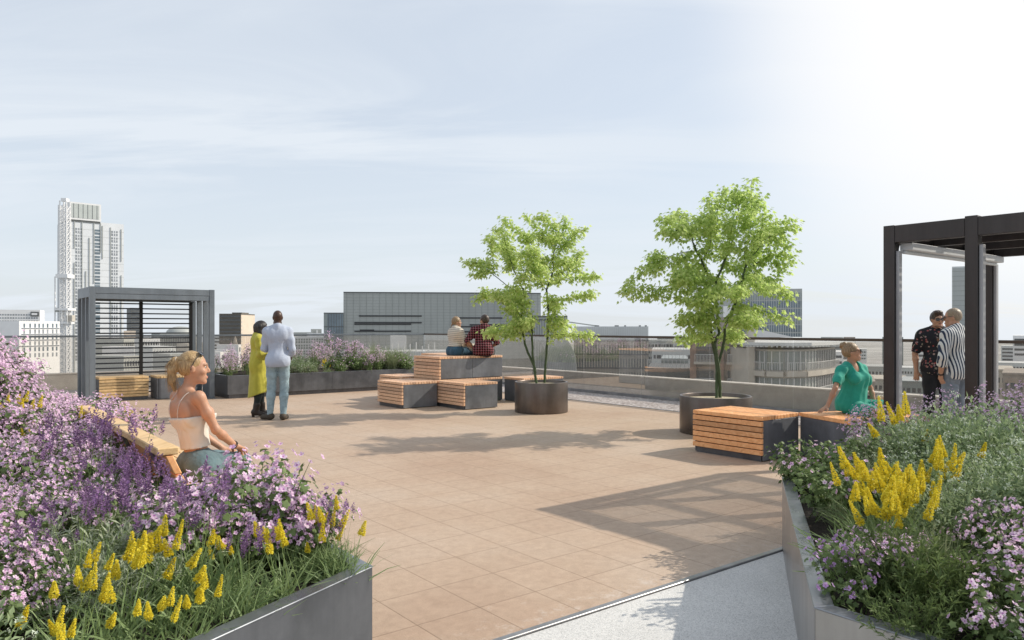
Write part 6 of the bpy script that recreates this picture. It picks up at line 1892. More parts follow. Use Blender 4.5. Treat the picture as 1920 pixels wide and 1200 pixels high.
def sit(T, s, over=None):
    """seated joints, z = 0 is the seat surface"""
    B = dict(pelvis=(0, 0, 0.115), neck=(0, 0.01, 0.60), shR=(0.178, 0.0, 0.545), shL=(-0.178, 0.0, 0.545), elR=(0.24, -0.03, 0.27), elL=(-0.24, -0.03, 0.27), wrR=(0.17, 0.2, 0.17), wrL=(-0.17, 0.2, 0.17),
             hipR=(0.088, 0.01, 0.088), hipL=(-0.088, 0.01, 0.088), knR=(0.10, 0.44, 0.085), knL=(-0.10, 0.44, 0.085), anR=(0.10, 0.44, -0.33), anL=(-0.10, 0.44, -0.33), toR=(0.11, 0.59, -0.375), toL=(-0.11, 0.59, -0.375))
    B.update(over or {}); J = {k: T(*(V3(*v) * s)) for k, v in B.items()}; J['pelvis_up'] = V3(0, 0, 1); return J


def person(root_loc, label):
    return empty('person', root_loc, label, 'person')


def curve(pts, n):
    """smooth curve through points"""
    p = [np.array(q, float) for q in pts]; p = [2 * p[0] - p[1]] + p + [2 * p[-1] - p[-2]]; out = []; k = len(p) - 3
    for i in range(n):
        u = i / (n - 1) * k; j = min(int(u), k - 1); t = u - j; a, b, c, d = p[j:j + 4]
        out.append(Vector(0.5 * ((2 * b) + (c - a) * t + (2 * a - 5 * b + 4 * c - d) * t * t + (3 * b - a - 3 * c + d) * t ** 3)))
    return out


def strand_tuft(root, name, mat, specs):
    """loose hair strands as thin tapering tubes"""
    m = MB()
    for pts, r0 in specs:
        pts = curve(pts, 9); m.tube(pts, [r0 * (1 - 0.8 * i / (len(pts) - 1)) for i in range(len(pts))], 4)
    return m.build(name, mat, root, smooth_=True)

# ---------------------------------------------------------------- 1 woman on the backrest bench, seen from behind
def woman_bench():
    A = lambda x, y, d: np.array(at(x, y, d))
    J = dict(pelvis=A(372, 868, 5.22), neck=A(350, 737, 5.20), shR=A(373, 744, 5.10), shL=A(331, 743, 5.33), elR=A(405, 806, 5.14), wrR=A(441, 836, 5.32), elL=A(366, 806, 5.55), wrL=A(420, 842, 5.66),
             hipR=A(388, 874, 5.14), hipL=A(366, 870, 5.32), knR=A(452, 862, 5.50), knL=A(436, 858, 5.76), anR=A(456, 975, 5.50), anL=A(440, 965, 5.8))
    J['toR'] = J['anR'] + V3(0.07, 0.12, -0.05); J['toL'] = J['anL'] + V3(0.07, 0.12, -0.05); J['pelvis_up'] = V3(0, 0, 1)
    J['head'] = (A(363, 689, 5.20), rotz(math.radians(-66)) @ rotx(math.radians(-3)))
    s = 0.97; r = person((float(J['pelvis'][0]), float(J['pelvis'][1]), 0.5), 'blonde woman with ponytail and ivory strap top seated on the backrest bench')
    G = body(J, True, s, 0.88); hand(G, 'handR', J['wrR'], (A(466, 846, 5.50) - J['wrR']), V3(0, 0, -1), 0.35, True, 0.95); hand(G, 'handL', J['wrL'], V3(0.5, 0.5, -0.2), V3(0, 0, -1), 0.3, False, 0.95)
    # longer neck, shoulder blades and spine furrow
    up = unit(J['neck'] - J['pelvis']); Rc = frame(J['shR'] - J['shL'], up)
    b = make_body(r, J, G, SK_LIGHT, 0.0062, s, True); eyes(J, b, s)
    # camisole: torso shell between the waist and a straight line under the shoulder blades
    f = field(groups(G, 'torso'), 0.007, 0.013, 0.02, cuts=[(A(350, 781, 5.2), up + 0.06 * Rc[:, 1]), (A(352, 841, 5.2), -up)], wr=(0.004, 48, 3, (1, 1, 0.12)))
    cam_ = f.build('camisole', M_CAMI, r)
    m = MB()
    for q, z in ((0.075, 0.0), (-0.075, 0.0)):
        p = [Vector(J['neck'] + Rc @ V3(q * 0.62, -0.112, -0.19)), Vector(J['neck'] + Rc @ V3(q * 0.85, -0.112, -0.11)), Vector(J['neck'] + Rc @ V3(q * 1.1, -0.078, -0.030)), Vector(J['neck'] + Rc @ V3(q * 1.2, -0.01, 0.006)), Vector(J['neck'] + Rc @ V3(q * 1.1, 0.07, -0.06))]
        m.tube(curve(p, 16), 0.0020, 6)
    m.build('straps', M_CAMI, cam_)
    pants = groups(G, 'thighR', 'thighL', 'calfR', 'calfL', 'seat')
    field(pants, 0.0075, 0.010, 0.0, cuts=[(A(372, 838, 5.2), V3(0, 0, 1))], wr=(0.0018, 70, 8, (1, 1, 1))).build('jeans', M_DENIM, r)
    field(groups(G, 'footR', 'footL'), 0.009, 0.008).build('shoes', M_CREAM, r)
    c, R = J['head']; hp, hs = back_hair(J, s)
    P = lambda x, y, z: c + R @ V3(x, y, z) * s
    tail = [(ell(P(0, -0.118, 0.045), V3(0.024, 0.024, 0.024), R), 0.02), (cap(P(0, -0.128, 0.045), P(0.0, -0.142, -0.02), 0.024, 0.029), 0.02), (cap(P(0.0, -0.142, -0.02), P(0.0, -0.134, -0.10), 0.029, 0.024), 0.02), (cap(P(0, -0.134, -0.10), P(0.004, -0.118, -0.175), 0.023, 0.006), 0.02)]
    S = field(hp + tail, 0.006, 0.0, sub=hs, wr=(0.0016, 170, 5, (1, 0.4, 1)))
    hair = S.build('hair', H_BLOND, r)
    rs = np.random.default_rng(2); sp = []
    for i in range(150):
        o = rs.normal(size=3) * 0.011; o2 = rs.normal(size=3) * 0.015
        sp.append(([Vector(P(0 + o[0], -0.122 + o[1], 0.052)), Vector(P(o[0] * 1.5, -0.147 + o[1] * 1.4, 0.0)), Vector(P(o2[0], -0.142 + o2[1], -0.08)), Vector(P(o2[0] * 1.1, -0.122 + o2[1] * 1.3, -0.165 + o2[2] * 1.2))], 0.0016))
    for i in range(60):
        t = rs.uniform(-1.2, 1.2); a = rs.uniform(0.02, 0.10); q = lambda y, z, k: P(math.sin(t) * 0.088 * k, y, z)
        sp.append(([Vector(q(0.05 - 0.02 * abs(t), 0.075 - 0.045 * abs(t), 0.75)), Vector(q(-0.02, 0.112 - 0.045 * t * t, 0.98)), Vector(q(-0.09, 0.075 - 0.02 * t * t, 0.62)), Vector(P(0, -0.122, 0.048))], 0.0013))
    strand_tuft(hair, 'hair_strands', H_BLOND, sp)
    m = MB(); m.tube([Vector(P(0.012 * math.cos(t) * 2, -0.122 + 0.004 * math.sin(t), 0.046 + 0.024 * math.sin(t))) for t in np.linspace(0, 6.28, 12)], 0.006, 6); m.build('hair_tie', M_CAMI, hair)
    g = sunglasses(J, r, 0.012, -0.006, math.radians(58), s)
    w = J['wrR']; d = unit(J['wrR'] - J['elR']); x = unit(np.cross(d, V3(0, 0, 1))); y = np.cross(d, x)
    for k in (0.0, 0.012):
        m = MB(); cc = w - d * (0.012 + k); m.tube([Vector(cc + (x * math.cos(t) + y * math.sin(t)) * 0.0275) for t in np.linspace(0, 2 * math.pi, 16)], 0.003, 6); m.build('bracelet', M_LEATHER, r)
woman_bench()

# ---------------------------------------------------------------- 2 man in the pale blue shirt, 3 woman in the yellow tunic
def man_blue():
    x, y = (521 - CX) / F * 12.5, 12.5; T = local((x, y, 0), math.radians(14)); s = 1.05
    J = stand(T, s, dict(shR=(0.165, 0, 1.415), shL=(-0.165, 0, 1.415), elL=(-0.215, 0.06, 1.14), wrL=(-0.14, 0.27, 1.10), elR=(0.225, -0.05, 1.13), wrR=(0.19, 0.14, 0.99), anL=(-0.12, 0.02, 0.085), toL=(-0.235, 0.125, 0.036), knL=(-0.10, 0.04, 0.51), anR=(0.085, -0.05, 0.085), toR=(0.12, 0.10, 0.036)))
    J['head'] = (T(*(V3(-0.005, 0.025, 1.635) * s)), rotz(math.radians(24)) @ rotx(math.radians(-8)))
    r = person((x, y, 0), 'tall bald man in a pale blue shirt and faded jeans standing with his back turned')
    G = body(J, False, s, 0.93); hand(G, 'handL', J['wrL'], J['wrL'] - J['elL'], V3(0, 0, -1), 0.5, False); hand(G, 'handR', J['wrR'], unit(J['wrR'] - J['elR']), V3(-0.8, -0.3, 0), 0.5, True)
    b = make_body(r, J, G, SK_DARK, 0.0085, s); eyes(J, b, s)
    hem = T(*(V3(0, 0, 0.86) * s)); sh = groups(G, 'torso', 'uarmR', 'uarmL') + [(p, k) for p, k in groups(G, 'farmR', 'farmL')]
    ex = [(ell(T(*(V3(0, -0.015, 0.96) * s)), V3(0.166, 0.136, 0.15) * s, rotz(math.radians(14))), 0.06)]
    S = field(sh + ex, 0.0085, 0.012, 0.012, wr=(0.0035, 30, 4, (1, 1, 0.35)), cuts=[(hem, V3(0, 0.1, -1))])
    for q in ('R', 'L'):
        w, e = J['wr' + q], J['el' + q]; S.sub(cap(w * 0.8 + e * 0.2, w * 1.5 - e * 0.5, 0.05, 0.06), 0.01)
    S.build('shirt', M_SHIRT, r)
    nk = J['neck']; f = field([(cap(nk + V3(0, 0, -0.015), nk + V3(0, 0, 0.028), 0.074, 0.066), 0.01)], 0.007); f.build('collar', M_SHIRT, r)
    field(groups(G, 'thighR', 'thighL', 'calfR', 'calfL', 'seat'), 0.0085, 0.012, 0.0, wr=(0.0026, 40, 6, (0.9, 0.9, 1.1)), cuts=[(T(0, 0, 1.06 * s), V3(0, 0, 1)), (T(0, 0, 0.075), V3(0, 0, -1))]).build('jeans', M_DENIML, r)
    for q in ('R', 'L'): field(G['foot' + q], 0.0085, 0.010, cuts=[(T(0, 0, 0.004), V3(0, 0, -1)), (T(0, 0, 0.115), V3(0, 0, 1))]).build('shoe', M_SHOE, r)
man_blue()


def woman_yellow():
    x, y = (486 - CX) / F * 13.0, 13.0; yaw = math.radians(-72); T = local((x, y, 0), yaw); s = 0.955
    J = stand(T, s, dict(elR=(0.24, 0.02, 1.15), wrR=(0.10, 0.24, 1.10), elL=(-0.23, 0.02, 1.14), wrL=(-0.08, 0.23, 1.12), anR=(0.10, -0.06, 0.11), toR=(0.13, 0.09, 0.036), anL=(-0.09, 0.05, 0.10), toL=(-0.10, 0.20, 0.036)))
    J['head'] = (T(*(V3(0, 0.045, 1.615) * s)), rotz(math.radians(-78)) @ rotx(math.radians(4)))
    r = person((x, y, 0), 'woman in a long lime yellow tunic and dark ankle boots facing the bald man')
    G = body(J, True, s, 1.08); hand(G, 'handR', J['wrR'], unit(J['wrR'] - J['elR']), V3(-0.3, 0, -1), 0.5, True, 0.95); hand(G, 'handL', J['wrL'], unit(J['wrL'] - J['elL']), V3(0, 0, -1), 0.5, False, 0.95)
    b = make_body(r, J, G, SK_DARK, 0.0085, s, True); eyes(J, b, s)
    R = rotz(yaw); skirt = [(cap(T(0, 0, 1.05 * s), T(0, -0.01, 0.36 * s), 0.175, 0.215, (R[:, 1], 0.74)), 0.06)]
    S = field(groups(G, 'torso', 'uarmR', 'uarmL', 'farmR', 'farmL') + skirt, 0.009, 0.022, 0.015, wr=(0.008, 26, 9, (1, 1, 0.12)), cuts=[(T(0.0, 0, 0.40 * s), V3(0.35, 0, -1))])
    for q in ('R', 'L'):
        w, e = J['wr' + q], J['el' + q]; S.sub(cap(w * 0.72 + e * 0.28, w * 1.6 - e * 0.6, 0.055, 0.06), 0.01)
    S.sub(cap(J['neck'] + V3(0, 0, 0.03), T(0, 0.10, 1.40 * s), 0.062, 0.03), 0.015)
    S.build('tunic', M_YTUNIC, r)
    field(groups(G, 'thighR', 'thighL', 'calfR', 'calfL'), 0.009, 0.008).build('leggings', M_LEGG, r)
    for q in ('R', 'L'):
        a = J['an' + q]; k = J['kn' + q]
        bo = field(G['foot' + q] + [(cap(a, a * 0.72 + k * 0.28, 0.042, 0.05), 0.02)], 0.0085, 0.011, cuts=[(T(0, 0, 0.03), V3(0, 0, -1))]).build('boot', M_BOOT, r)
        d = unit(J['to' + q] - a); m = MB(); hb = a - d * 0.045; m.tube([Vector((hb[0], hb[1], 0.0)), Vector((hb[0], hb[1], 0.055))], [0.021, 0.030], 10); m.build('heel', M_BOOT, bo)
    hp, hs, _ = cap_hair(J, s, 0.022, low=-0.05); c, RH = J['head']; P = lambda x, y, z: c + RH @ V3(x, y, z) * s
    ex = [(cap(P(q * 0.070, -0.03, 0.03), P(q * 0.085, -0.02, -0.15), 0.042, 0.036), 0.03) for q in (-1, 1)] + [(cap(P(0, -0.085, 0.02), P(0, -0.085, -0.17), 0.060, 0.055), 0.04)]
    field(hp + ex, 0.0075, 0.0, sub=hs[:1], wr=(0.004, 110, 2, (1, 1, 0.15))).build('hair', H_BLACK, r)
woman_yellow()

# ---------------------------------------------------------------- 4, 5 the pair on the raised block
STRIPE_TOP = pattern_mat('striped_knit', lambda nt, v: stripe(nt, v, (0.10, 0.05, 1.0), 0.040, 0.5, (0.66, 0.60, 0.50), (0.40, 0.36, 0.31), 0.02))


def plaid(nt, v):
    a = stripe(nt, v, (1, 0.1, 0), 0.052, 0.45, (0.95, 0.9, 0.92), (0.28, 0.12, 0.16), 0.012); b = stripe(nt, v, (0, 0.05, 1), 0.052, 0.45, (1.0, 0.9, 0.92), (0.30, 0.12, 0.16), 0.012)
    c = stripe(nt, v, (1, 0.1, 0), 0.052, 0.07, (0.55, 0.40, 0.40), (0, 0, 0), 0.012); d = stripe(nt, v, (0, 0.05, 1), 0.052, 0.07, (0.50, 0.36, 0.36), (0, 0, 0), 0.012)
    m1 = N(nt, 'ShaderNodeMix', data_type='RGBA', blend_type='MULTIPLY'); m1.inputs['Factor'].default_value = 1; L(nt, a, m1.inputs['A']); L(nt, b, m1.inputs['B'])
    m2 = N(nt, 'ShaderNodeMix', data_type='RGBA', blend_type='MULTIPLY'); m2.inputs['Factor'].default_value = 1; m2.inputs['A'].default_value = (0.20, 0.035, 0.055, 1); L(nt, m1.outputs['Result'], m2.inputs['B'])
    cur = m2.outputs['Result']
    for q in (c, d):
        m3 = N(nt, 'ShaderNodeMix', data_type='RGBA', blend_type='ADD'); m3.inputs['Factor'].default_value = 0.6; L(nt, cur, m3.inputs['A']); L(nt, q, m3.inputs['B']); cur = m3.outputs['Result']
    return cur
PLAID = pattern_mat('red_plaid', plaid)


def pair():
    z = 0.96
    x, y = (853 - CX) / F * 15.75, 15.75; yaw = math.radians(-52); T = local((x, y, z), yaw); s = 0.96
    J = sit(T, s, dict(neck=(0, 0.03, 0.575), elR=(0.21, 0.10, 0.29), wrR=(0.13, 0.28, 0.19), elL=(-0.2, 0.12, 0.30), wrL=(-0.05, 0.3, 0.19), shR=(0.165, 0.03, 0.52), shL=(-0.165, 0.03, 0.52)))
    J['head'] = (T(*(V3(0.0, 0.045, 0.735) * s)), rotz(math.radians(-78)))
    r = person((x, y, z), 'woman with braided hair and striped knit top sitting beside the plaid shirt man')
    G = body(J, True, s); hand(G, 'handR', J['wrR'], unit(J['wrR'] - J['elR']), V3(0, 0, -1), 0.4, True, 0.95); hand(G, 'handL', J['wrL'], unit(J['wrL'] - J['elL']), V3(0, 0, -1), 0.4, False, 0.95)
    b = make_body(r, J, G, SK_TAN, 0.009, s, True); eyes(J, b, s)
    field(groups(G, 'torso', 'uarmR', 'uarmL'), 0.009, 0.026, 0.03, wr=(0.006, 34, 5, (1, 1, 0.3)), cuts=[(T(0, 0, 0.20 * s), V3(0, 0, -1))]).build('knit_top', STRIPE_TOP, r)
    field(groups(G, 'thighR', 'thighL', 'seat'), 0.009, 0.02, 0.02, wr=(0.004, 40, 5), cuts=[(T(0, 0, 0.26 * s), V3(0, 0, 1)), (T(0, 0, 0.003), V3(0, 0, -1))]).build('skirt', M_SKIRT, r)
    jk = [(cap(T(0.05, 0.16, 0.19), T(0.13, 0.46, 0.17), 0.075, 0.07), 0.05), (cap(T(0.16, 0.30, 0.16), T(0.20, 0.46, 0.06), 0.06, 0.055), 0.05), (cap(T(-0.05, 0.25, 0.19), T(0.0, 0.48, 0.17), 0.07, 0.06), 0.05)]
    field(jk, 0.009, 0.0, 0.0, wr=(0.012, 30, 11, (1, 1, 1)), cuts=[(T(0, 0, 0.004), V3(0, 0, -1))]).build('folded_jacket', M_CREAM, r)
    hp, hs = back_hair(J, s, 0.009); c, RH = J['head']; P = lambda x, y, z: c + RH @ V3(x, y, z) * s
    br = [(ell(P(0.0, -0.10 - 0.008 * i, -0.06 - 0.035 * i), V3(0.022, 0.02, 0.024) * (1 - 0.05 * i)), 0.008) for i in range(8)]
    field(hp + br, 0.0075, 0.0, sub=hs).build('hair', H_DBLOND, r)
    # man
    x, y = (906 - CX) / F * 15.6, 15.6; yaw = math.radians(-4); T = local((x, y, z), yaw); s = 1.03
    J = sit(T, s, dict(neck=(0.01, 0.06, 0.565), shR=(0.19, 0.03, 0.515), shL=(-0.185, 0.03, 0.515), elL=(-0.32, -0.03, 0.29), wrL=(-0.19, 0.10, 0.12), elR=(0.27, 0.05, 0.26), wrR=(0.16, 0.26, 0.18), knL=(-0.13, 0.44, 0.085), knR=(0.13, 0.44, 0.085)))
    J['head'] = (T(*(V3(0.01, 0.10, 0.715) * s)), rotz(math.radians(46)) @ rotx(math.radians(-6)))
    r = person((x, y, z), 'bearded man in a red plaid shirt sitting on the raised block, seen from behind')
    G = body(J, False, s, 1.04); hand(G, 'handL', J['wrL'], unit(V3(0.5, 0.6, -0.5)), V3(0, 0, -1), 0.5, False); hand(G, 'handR', J['wrR'], unit(J['wrR'] - J['elR']), V3(0, 0, -1), 0.5, True)
    b = make_body(r, J, G, SK_TAN, 0.009, s); eyes(J, b, s)
    S = field(groups(G, 'torso', 'uarmR', 'uarmL', 'farmR', 'farmL') + [(ell(T(0, -0.02, 0.14), V3(0.18, 0.14, 0.13)), 0.05)], 0.009, 0.022, 0.015, wr=(0.006, 34, 14, (1, 1, 0.6)), cuts=[(T(0, 0, 0.012), V3(0, 0, -1))])
    for q in ('R', 'L'):
        w, e = J['wr' + q], J['el' + q]; S.sub(cap(w * 0.1 + e * 0.9, w * 1.5 - e * 0.5, 0.075, 0.06), 0.01)
    S.sub(cap(T(0.14, 0.24, 0.02), T(0.14, 0.6, 0.02), 0.08, 0.1), 0.01); S.sub(cap(T(-0.14, 0.24, 0.02), T(-0.14, 0.6, 0.02), 0.08, 0.1), 0.01)
    S.build('shirt', PLAID, r)
    field([(cap(J['neck'] + V3(0, 0, -0.01), J['neck'] + V3(0, 0.01, 0.03), 0.072, 0.064), 0.01)], 0.0075).build('collar', PLAID, r)
    field(groups(G, 'thighR', 'thighL', 'calfR', 'calfL', 'seat'), 0.009, 0.014, cuts=[(T(0, 0, 0.2), V3(0, 0, 1))]).build('trousers', M_BLKC, r)
    for q in ('R', 'L'): field(G['foot' + q], 0.01, 0.01).build('shoe', M_SHOE, r)
    hp, hs = back_hair(J, s, 0.009); hc = []; c, RH = J['head']; e = lambda x, y, z, rx, ry, rz: ell(c + RH @ V3(x, y, z) * s, V3(rx, ry, rz) * s, RH)
    field(hp, 0.0075, 0.0, sub=hs, cuts=hc, wr=(0.003, 90, 2)).build('hair', H_BROWN, r)
    field([(e(0, 0.045, -0.095, 0.062, 0.055, 0.045), 0.02), (e(0, 0.07, -0.12, 0.035, 0.03, 0.035), 0.02)], 0.0075, 0.004, sub=[(e(0, 0.1, -0.06, 0.024, 0.03, 0.014), 0.01)], wr=(0.003, 90, 3)).build('beard', H_BROWN, r)
    w = J['wrL']; m = MB(); d = unit(J['wrL'] - J['elL']); xx = unit(np.cross(d, V3(0, 0, 1))); yy = np.cross(d, xx); m.tube([Vector(w - d * 0.02 + (xx * math.cos(t) + yy * math.sin(t)) * 0.030) for t in np.linspace(0, 6.283, 14)], 0.006, 6); m.build('watch', M_LEATHER, r)
pair()

# ---------------------------------------------------------------- 6 woman in teal on the block by the pergola
def woman_teal():
    d = 8.95; A = lambda x, y, dd=d: np.array(at(x, y, dd)); z = 0.52
    J = dict(pelvis=A(1606, 762, 8.95), neck=A(1597, 682, 8.93), shR=A(1577, 694, 8.86), shL=A(1616, 692, 9.02), elR=A(1566, 728, 8.72), wrR=A(1551, 762, 8.72), elL=A(1632, 728, 9.08), wrL=A(1640, 756, 9.0),
             hipR=A(1602, 768, 8.88), hipL=A(1616, 766, 9.02), knR=A(1643, 776, 8.55), knL=A(1668, 764, 8.80), anR=A(1640, 842, 8.45), anL=A(1672, 832, 8.66))
    J['toR'] = J['anR'] + V3(0.12, -0.10, -0.045); J['toL'] = J['anL'] + V3(0.12, -0.10, -0.045); J['pelvis_up'] = V3(0, 0, 1)
    J['head'] = (A(1597, 660, 8.92), rotz(math.radians(-112)) @ rotx(math.radians(6)))
    s = 0.95; r = person((float(J['pelvis'][0]), float(J['pelvis'][1]), z), 'woman in a loose teal dress and sunglasses leaning back on one arm')
    G = body(J, True, s, 0.84); hand(G, 'handR', J['wrR'], unit(V3(-0.75, -0.35, -0.35)), V3(0.1, 0, -1), 0.12, True, 0.95); hand(G, 'handL', J['wrL'], unit(V3(0.6, -0.5, -0.3)), V3(0, 0, -1), 0.4, False, 0.95)
    b = make_body(r, J, G, SK_TAN, 0.008, s, True); eyes(J, b, s)
    up = unit(J['neck'] - J['pelvis']); Rc = frame(J['shR'] - J['shL'], up)
    ex = [(cap(J['pelvis'] + V3(0, 0, 0.28), J['pelvis'] + V3(-0.08, 0.02, 0.02), 0.125, 0.165, (Rc[:, 1], 0.8)), 0.06)]
    S = field(groups(G, 'torso', 'uarmR', 'uarmL') + ex, 0.008, 0.016, 0.015, wr=(0.007, 34, 6, (1, 1, 0.25)), cuts=[(V3(0, 0, z + 0.03), V3(0, 0, -1))])
    for q in ('R', 'L'):
        w, e, sh = J['wr' + q], J['el' + q], J['sh' + q]; S.sub(cap(e * 0.95 + sh * 0.05, w, 0.062, 0.06), 0.01)
    S.sub(cap(J['neck'] + Rc @ V3(0, -0.01, 0.03), J['neck'] + Rc @ V3(0, 0.10, -0.05), 0.068, 0.052), 0.012)
    S.build('dress_top', M_TEAL, r)
    kR, kL = J['knR'], J['knL']; hr, hl = J['hipR'], J['hipL']
    sk = [(p, k) for p, k in groups(G, 'torso') if p[0] == 'e' and p[1][2] < J['pelvis'][2] + 0.06] + [(cap(hr, hr * 0.28 + kR * 0.72, 0.094, 0.082), 0.04), (cap(hl, hl * 0.28 + kL * 0.72, 0.094, 0.082), 0.04)]
    field(sk, 0.008, 0.014, 0.02, wr=(0.006, 36, 7, (1, 1, 1)), cuts=[(V3(0, 0, z + 0.004), V3(0, 0, -1))]).build('shorts', M_TEAL, r)
    for q in ('R', 'L'): field(G['foot' + q], 0.009, 0.006).build('shoe', M_LEATHER, r)
    hp, hs = back_hair(J, s, 0.009); c, RH = J['head']; P = lambda x, y, z_: c + RH @ V3(x, y, z_) * s
    bun = [(ell(P(0, -0.095, 0.095), V3(0.036, 0.034, 0.034)), 0.008), (ell(P(0.02, -0.07, 0.118), V3(0.022, 0.024, 0.020)), 0.006), (ell(P(-0.015, -0.112, 0.075), V3(0.022, 0.02, 0.022)), 0.006)]
    field(hp + bun, 0.007, 0.0, sub=hs, wr=(0.0018, 150, 12, (1, 0.5, 1))).build('hair', H_DBLOND, r)
    sunglasses(J, r, s=s)
    # dark bag behind her
    q = A(1640, 752, 9.35); bg_ = empty('handbag', (q[0], q[1], 0.52), 'dark soft handbag with a pale scarf lying behind the woman in teal', 'bag')
    S = field([(cap(V3(q[0] - 0.12, q[1], 0.60), V3(q[0] + 0.14, q[1] + 0.05, 0.59), 0.075, 0.09), 0.05), (cap(V3(q[0] - 0.15, q[1], 0.66), V3(q[0] - 0.08, q[1], 0.64), 0.05, 0.06), 0.05)], 0.009, 0, 0, wr=(0.012, 30, 3, (1, 1, 1)), cuts=[(V3(0, 0, 0.523), V3(0, 0, -1))]); S.build('bag', M_BLKC, bg_)
    S = field([(cap(V3(q[0] + 0.02, q[1] - 0.06, 0.68), V3(q[0] + 0.18, q[1] - 0.02, 0.66), 0.03, 0.04), 0.03)], 0.008, 0, 0, wr=(0.012, 50, 8, (1, 1, 1))); S.build('scarf', M_CREAM, bg_)
woman_teal()

# ---------------------------------------------------------------- 7, 8 the two men under the pergola
def floral(nt, v):
    vo = N(nt, 'ShaderNodeTexVoronoi', i_Scale=26.0); n = N(nt, 'ShaderNodeTexNoise', i_Scale=40.0, i_Detail=3.0); L(nt, v, n.inputs['Vector'])
    ad = N(nt, 'ShaderNodeVectorMath', operation='MULTIPLY_ADD'); ad.inputs[1].default_value = (0.03, 0.03, 0.03); L(nt, n.outputs['Color'], ad.inputs[0]); L(nt, v, ad.inputs[2]); L(nt, ad.outputs[0], vo.inputs['Vector'])
    mk = ramp(nt, vo.outputs['Distance'], [(0.30, (1, 1, 1)), (0.42, (0, 0, 0))]); sp = N(nt, 'ShaderNodeSeparateColor'); L(nt, vo.outputs['Color'], sp.inputs[0])
    cc = ramp(nt, sp.outputs[0], [(0.0, (0.02, 0.02, 0.024)), (0.45, (0.02, 0.02, 0.024)), (0.5, (0.30, 0.22, 0.22)), (0.7, (0.30, 0.05, 0.045)), (0.85, (0.36, 0.30, 0.26)), (1.0, (0.10, 0.12, 0.07))])
    mx = N(nt, 'ShaderNodeMix', data_type='RGBA'); mx.inputs['A'].default_value = (0.02, 0.02, 0.024, 1); L(nt, mk.outputs['Color'], mx.inputs['Factor']); L(nt, cc.outputs['Color'], mx.inputs['B']); return mx.outputs['Result']
FLORAL = pattern_mat('dark_floral', floral)


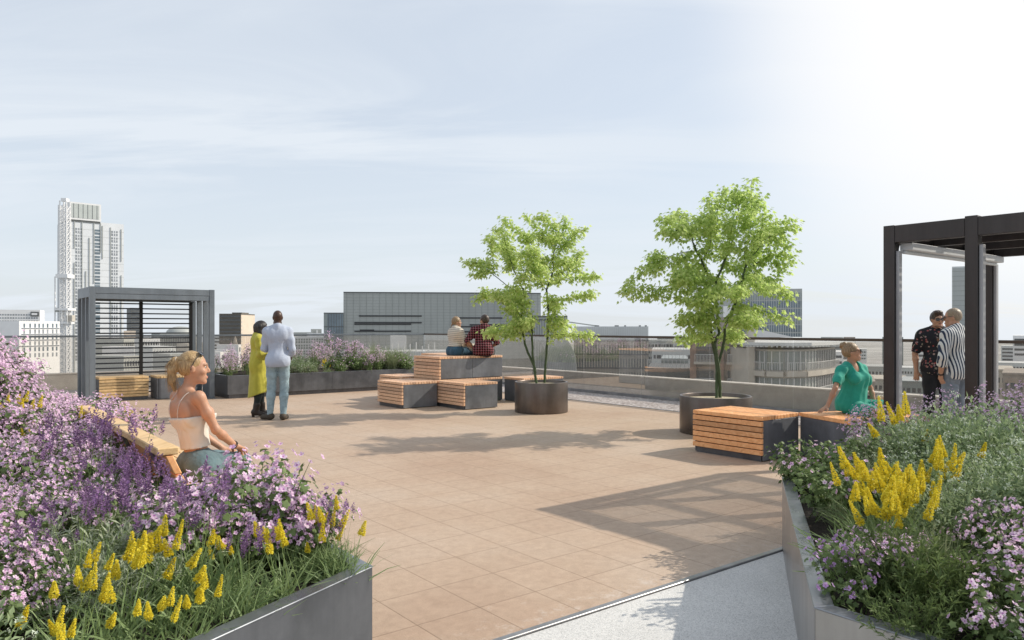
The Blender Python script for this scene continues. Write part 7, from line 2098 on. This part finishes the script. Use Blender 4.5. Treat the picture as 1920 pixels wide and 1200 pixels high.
def men():
    x, y = (1757 - CX) / F * 10.7, 10.7; yaw = math.radians(158); T = local((x, y, 0), yaw); s = 1.02
    J = stand(T, s, dict(elR=(0.27, -0.04, 1.15), wrR=(0.255, -0.02, 0.90), elL=(-0.25, 0.0, 1.14), wrL=(-0.18, 0.12, 0.92)))
    J['head'] = (T(*(V3(0, 0.03, 1.635) * s)), rotz(math.radians(172)) @ rotx(math.radians(-5)))
    r = person((x, y, 0), 'dark haired man in sunglasses and a black floral shirt facing this way under the pergola')
    G = body(J, False, s); hand(G, 'handR', J['wrR'], V3(0, 0, -1), V3(0.2, 0.4, 0), 0.4, True); hand(G, 'handL', J['wrL'], unit(J['wrL'] - J['elL']), V3(0, 0, -1), 0.4, False)
    b = make_body(r, J, G, SK_LIGHT, 0.0085, s); eyes(J, b, s)
    S = field(groups(G, 'torso', 'uarmR', 'uarmL') + [(ell(T(0, 0, 0.98 * s), V3(0.17, 0.135, 0.17), rotz(yaw)), 0.06)], 0.0085, 0.022, 0.015, wr=(0.006, 34, 21, (1, 1, 0.6)), cuts=[(T(0, 0, 0.86 * s), V3(0, 0, -1))])
    for q in ('R', 'L'):
        w, e, sh = J['wr' + q], J['el' + q], J['sh' + q]; S.sub(cap(e * 1.0 + (e - sh) * 0.12, w, 0.075, 0.06), 0.01)
    S.sub(cap(J['neck'] + V3(0, 0, 0.04), T(0, 0.11, 1.34 * s), 0.062, 0.022), 0.012); S.build('shirt', FLORAL, r)
    field(groups(G, 'thighR', 'thighL', 'calfR', 'calfL', 'seat'), 0.01, 0.014, cuts=[(T(0, 0, 1.05), V3(0, 0, 1)), (T(0, 0, 0.06), V3(0, 0, -1))]).build('trousers', M_BLKC, r)
    for q in ('R', 'L'): field(G['foot' + q], 0.01, 0.01, cuts=[(T(0, 0, 0.004), V3(0, 0, -1))]).build('shoe', M_SHOE, r)
    hp, hs = back_hair(J, s, 0.010); hc = []; c, RH = J['head']; e = lambda a, b_, c_, rx, ry, rz: ell(c + RH @ V3(a, b_, c_) * s, V3(rx, ry, rz) * s, RH)
    field(hp + [(e(0.01, 0.055, 0.10, 0.06, 0.045, 0.03), 0.03)], 0.007, 0.0, sub=hs, cuts=hc, wr=(0.004, 80, 2)).build('hair', H_BROWN, r)
    field([(e(0, 0.05, -0.095, 0.050, 0.045, 0.028), 0.02), (e(0, 0.086, -0.05, 0.024, 0.014, 0.007), 0.01)], 0.006, -0.0015, sub=[(e(0, 0.102, -0.067, 0.021, 0.02, 0.0095), 0.006)]).build('stubble', skin_mat('stubbled_skin', (0.20, 0.115, 0.08), 0.7), r)
    sunglasses(J, r, s=s)
    # striped shirt
    x, y = (1791 - CX) / F * 9.9, 9.9; yaw = math.radians(28); T = local((x, y, 0), yaw); s = 1.03
    J = stand(T, s, dict(elL=(-0.29, -0.02, 1.13), wrL=(-0.215, 0.06, 0.90), elR=(0.26, 0.03, 1.14), wrR=(0.2, 0.2, 1.02)))
    J['head'] = (T(*(V3(-0.01, 0.03, 1.635) * s)), rotz(math.radians(58)) @ rotx(math.radians(-6)))
    r = person((x, y, 0), 'fair haired man in a navy and white striped shirt beside the pergola post')
    STR = pattern_mat('navy_white_stripe', lambda nt, v: stripe(nt, v, (math.cos(yaw) * 0.8 + 0.3, math.sin(yaw) * 0.8 - 0.3, 0.07), 0.037, 0.46, (0.035, 0.05, 0.085), (0.66, 0.66, 0.64), 0.003))
    G = body(J, False, s); hand(G, 'handL', J['wrL'], unit(V3(0.25, 0.1, -1)), V3(0.9, 0.2, 0), 0.3, False); hand(G, 'handR', J['wrR'], unit(J['wrR'] - J['elR']), V3(0, 0, -1), 0.5, True)
    b = make_body(r, J, G, SK_LIGHT, 0.0085, s); eyes(J, b, s)
    S = field(groups(G, 'torso', 'uarmR', 'uarmL', 'farmR', 'farmL') + [(ell(T(0, -0.01, 0.98 * s), V3(0.18, 0.145, 0.2), rotz(yaw)), 0.06)], 0.0085, 0.018, 0.015, wr=(0.005, 30, 31, (1, 1, 0.4)), cuts=[(T(0, 0, 0.845 * s), V3(0, 0, -1))])
    for q in ('R', 'L'):
        w, e, sh = J['wr' + q], J['el' + q], J['sh' + q]; S.sub(cap(w * 0.62 + e * 0.38, w * 1.5 - e * 0.5, 0.06, 0.06), 0.01)
    S.build('shirt', STR, r)
    field([(cap(J['neck'] + V3(0, 0, -0.01), J['neck'] + V3(0, 0.01, 0.032), 0.074, 0.066), 0.01)], 0.0075).build('collar', STR, r)
    field(groups(G, 'thighR', 'thighL', 'calfR', 'calfL', 'seat'), 0.0095, 0.018, wr=(0.005, 40, 3, (1, 1, 1)), cuts=[(T(0, 0, 1.05), V3(0, 0, 1)), (T(0, 0, 0.06), V3(0, 0, -1))]).build('jeans', M_DENIMG, r)
    for q in ('R', 'L'): field(G['foot' + q], 0.01, 0.01, cuts=[(T(0, 0, 0.004), V3(0, 0, -1))]).build('shoe', M_SHOE, r)
    hp, hs = back_hair(J, s, 0.003); hc = []; field(hp, 0.007, 0.0, sub=hs, cuts=hc, wr=(0.002, 120, 2)).build('hair', H_SHORT, r)
    sunglasses(J, r, s=s)
    w = J['wrL']; dd = unit(J['wrL'] - J['elL']); xx = unit(np.cross(dd, V3(0, 1, 0))); yy = np.cross(dd, xx); m = MB(); m.tube([Vector(w - dd * 0.01 + (xx * math.cos(t) + yy * math.sin(t)) * 0.031) for t in np.linspace(0, 6.283, 14)], 0.010, 6); m.build('wristband', M_LEATHER, r)
men()
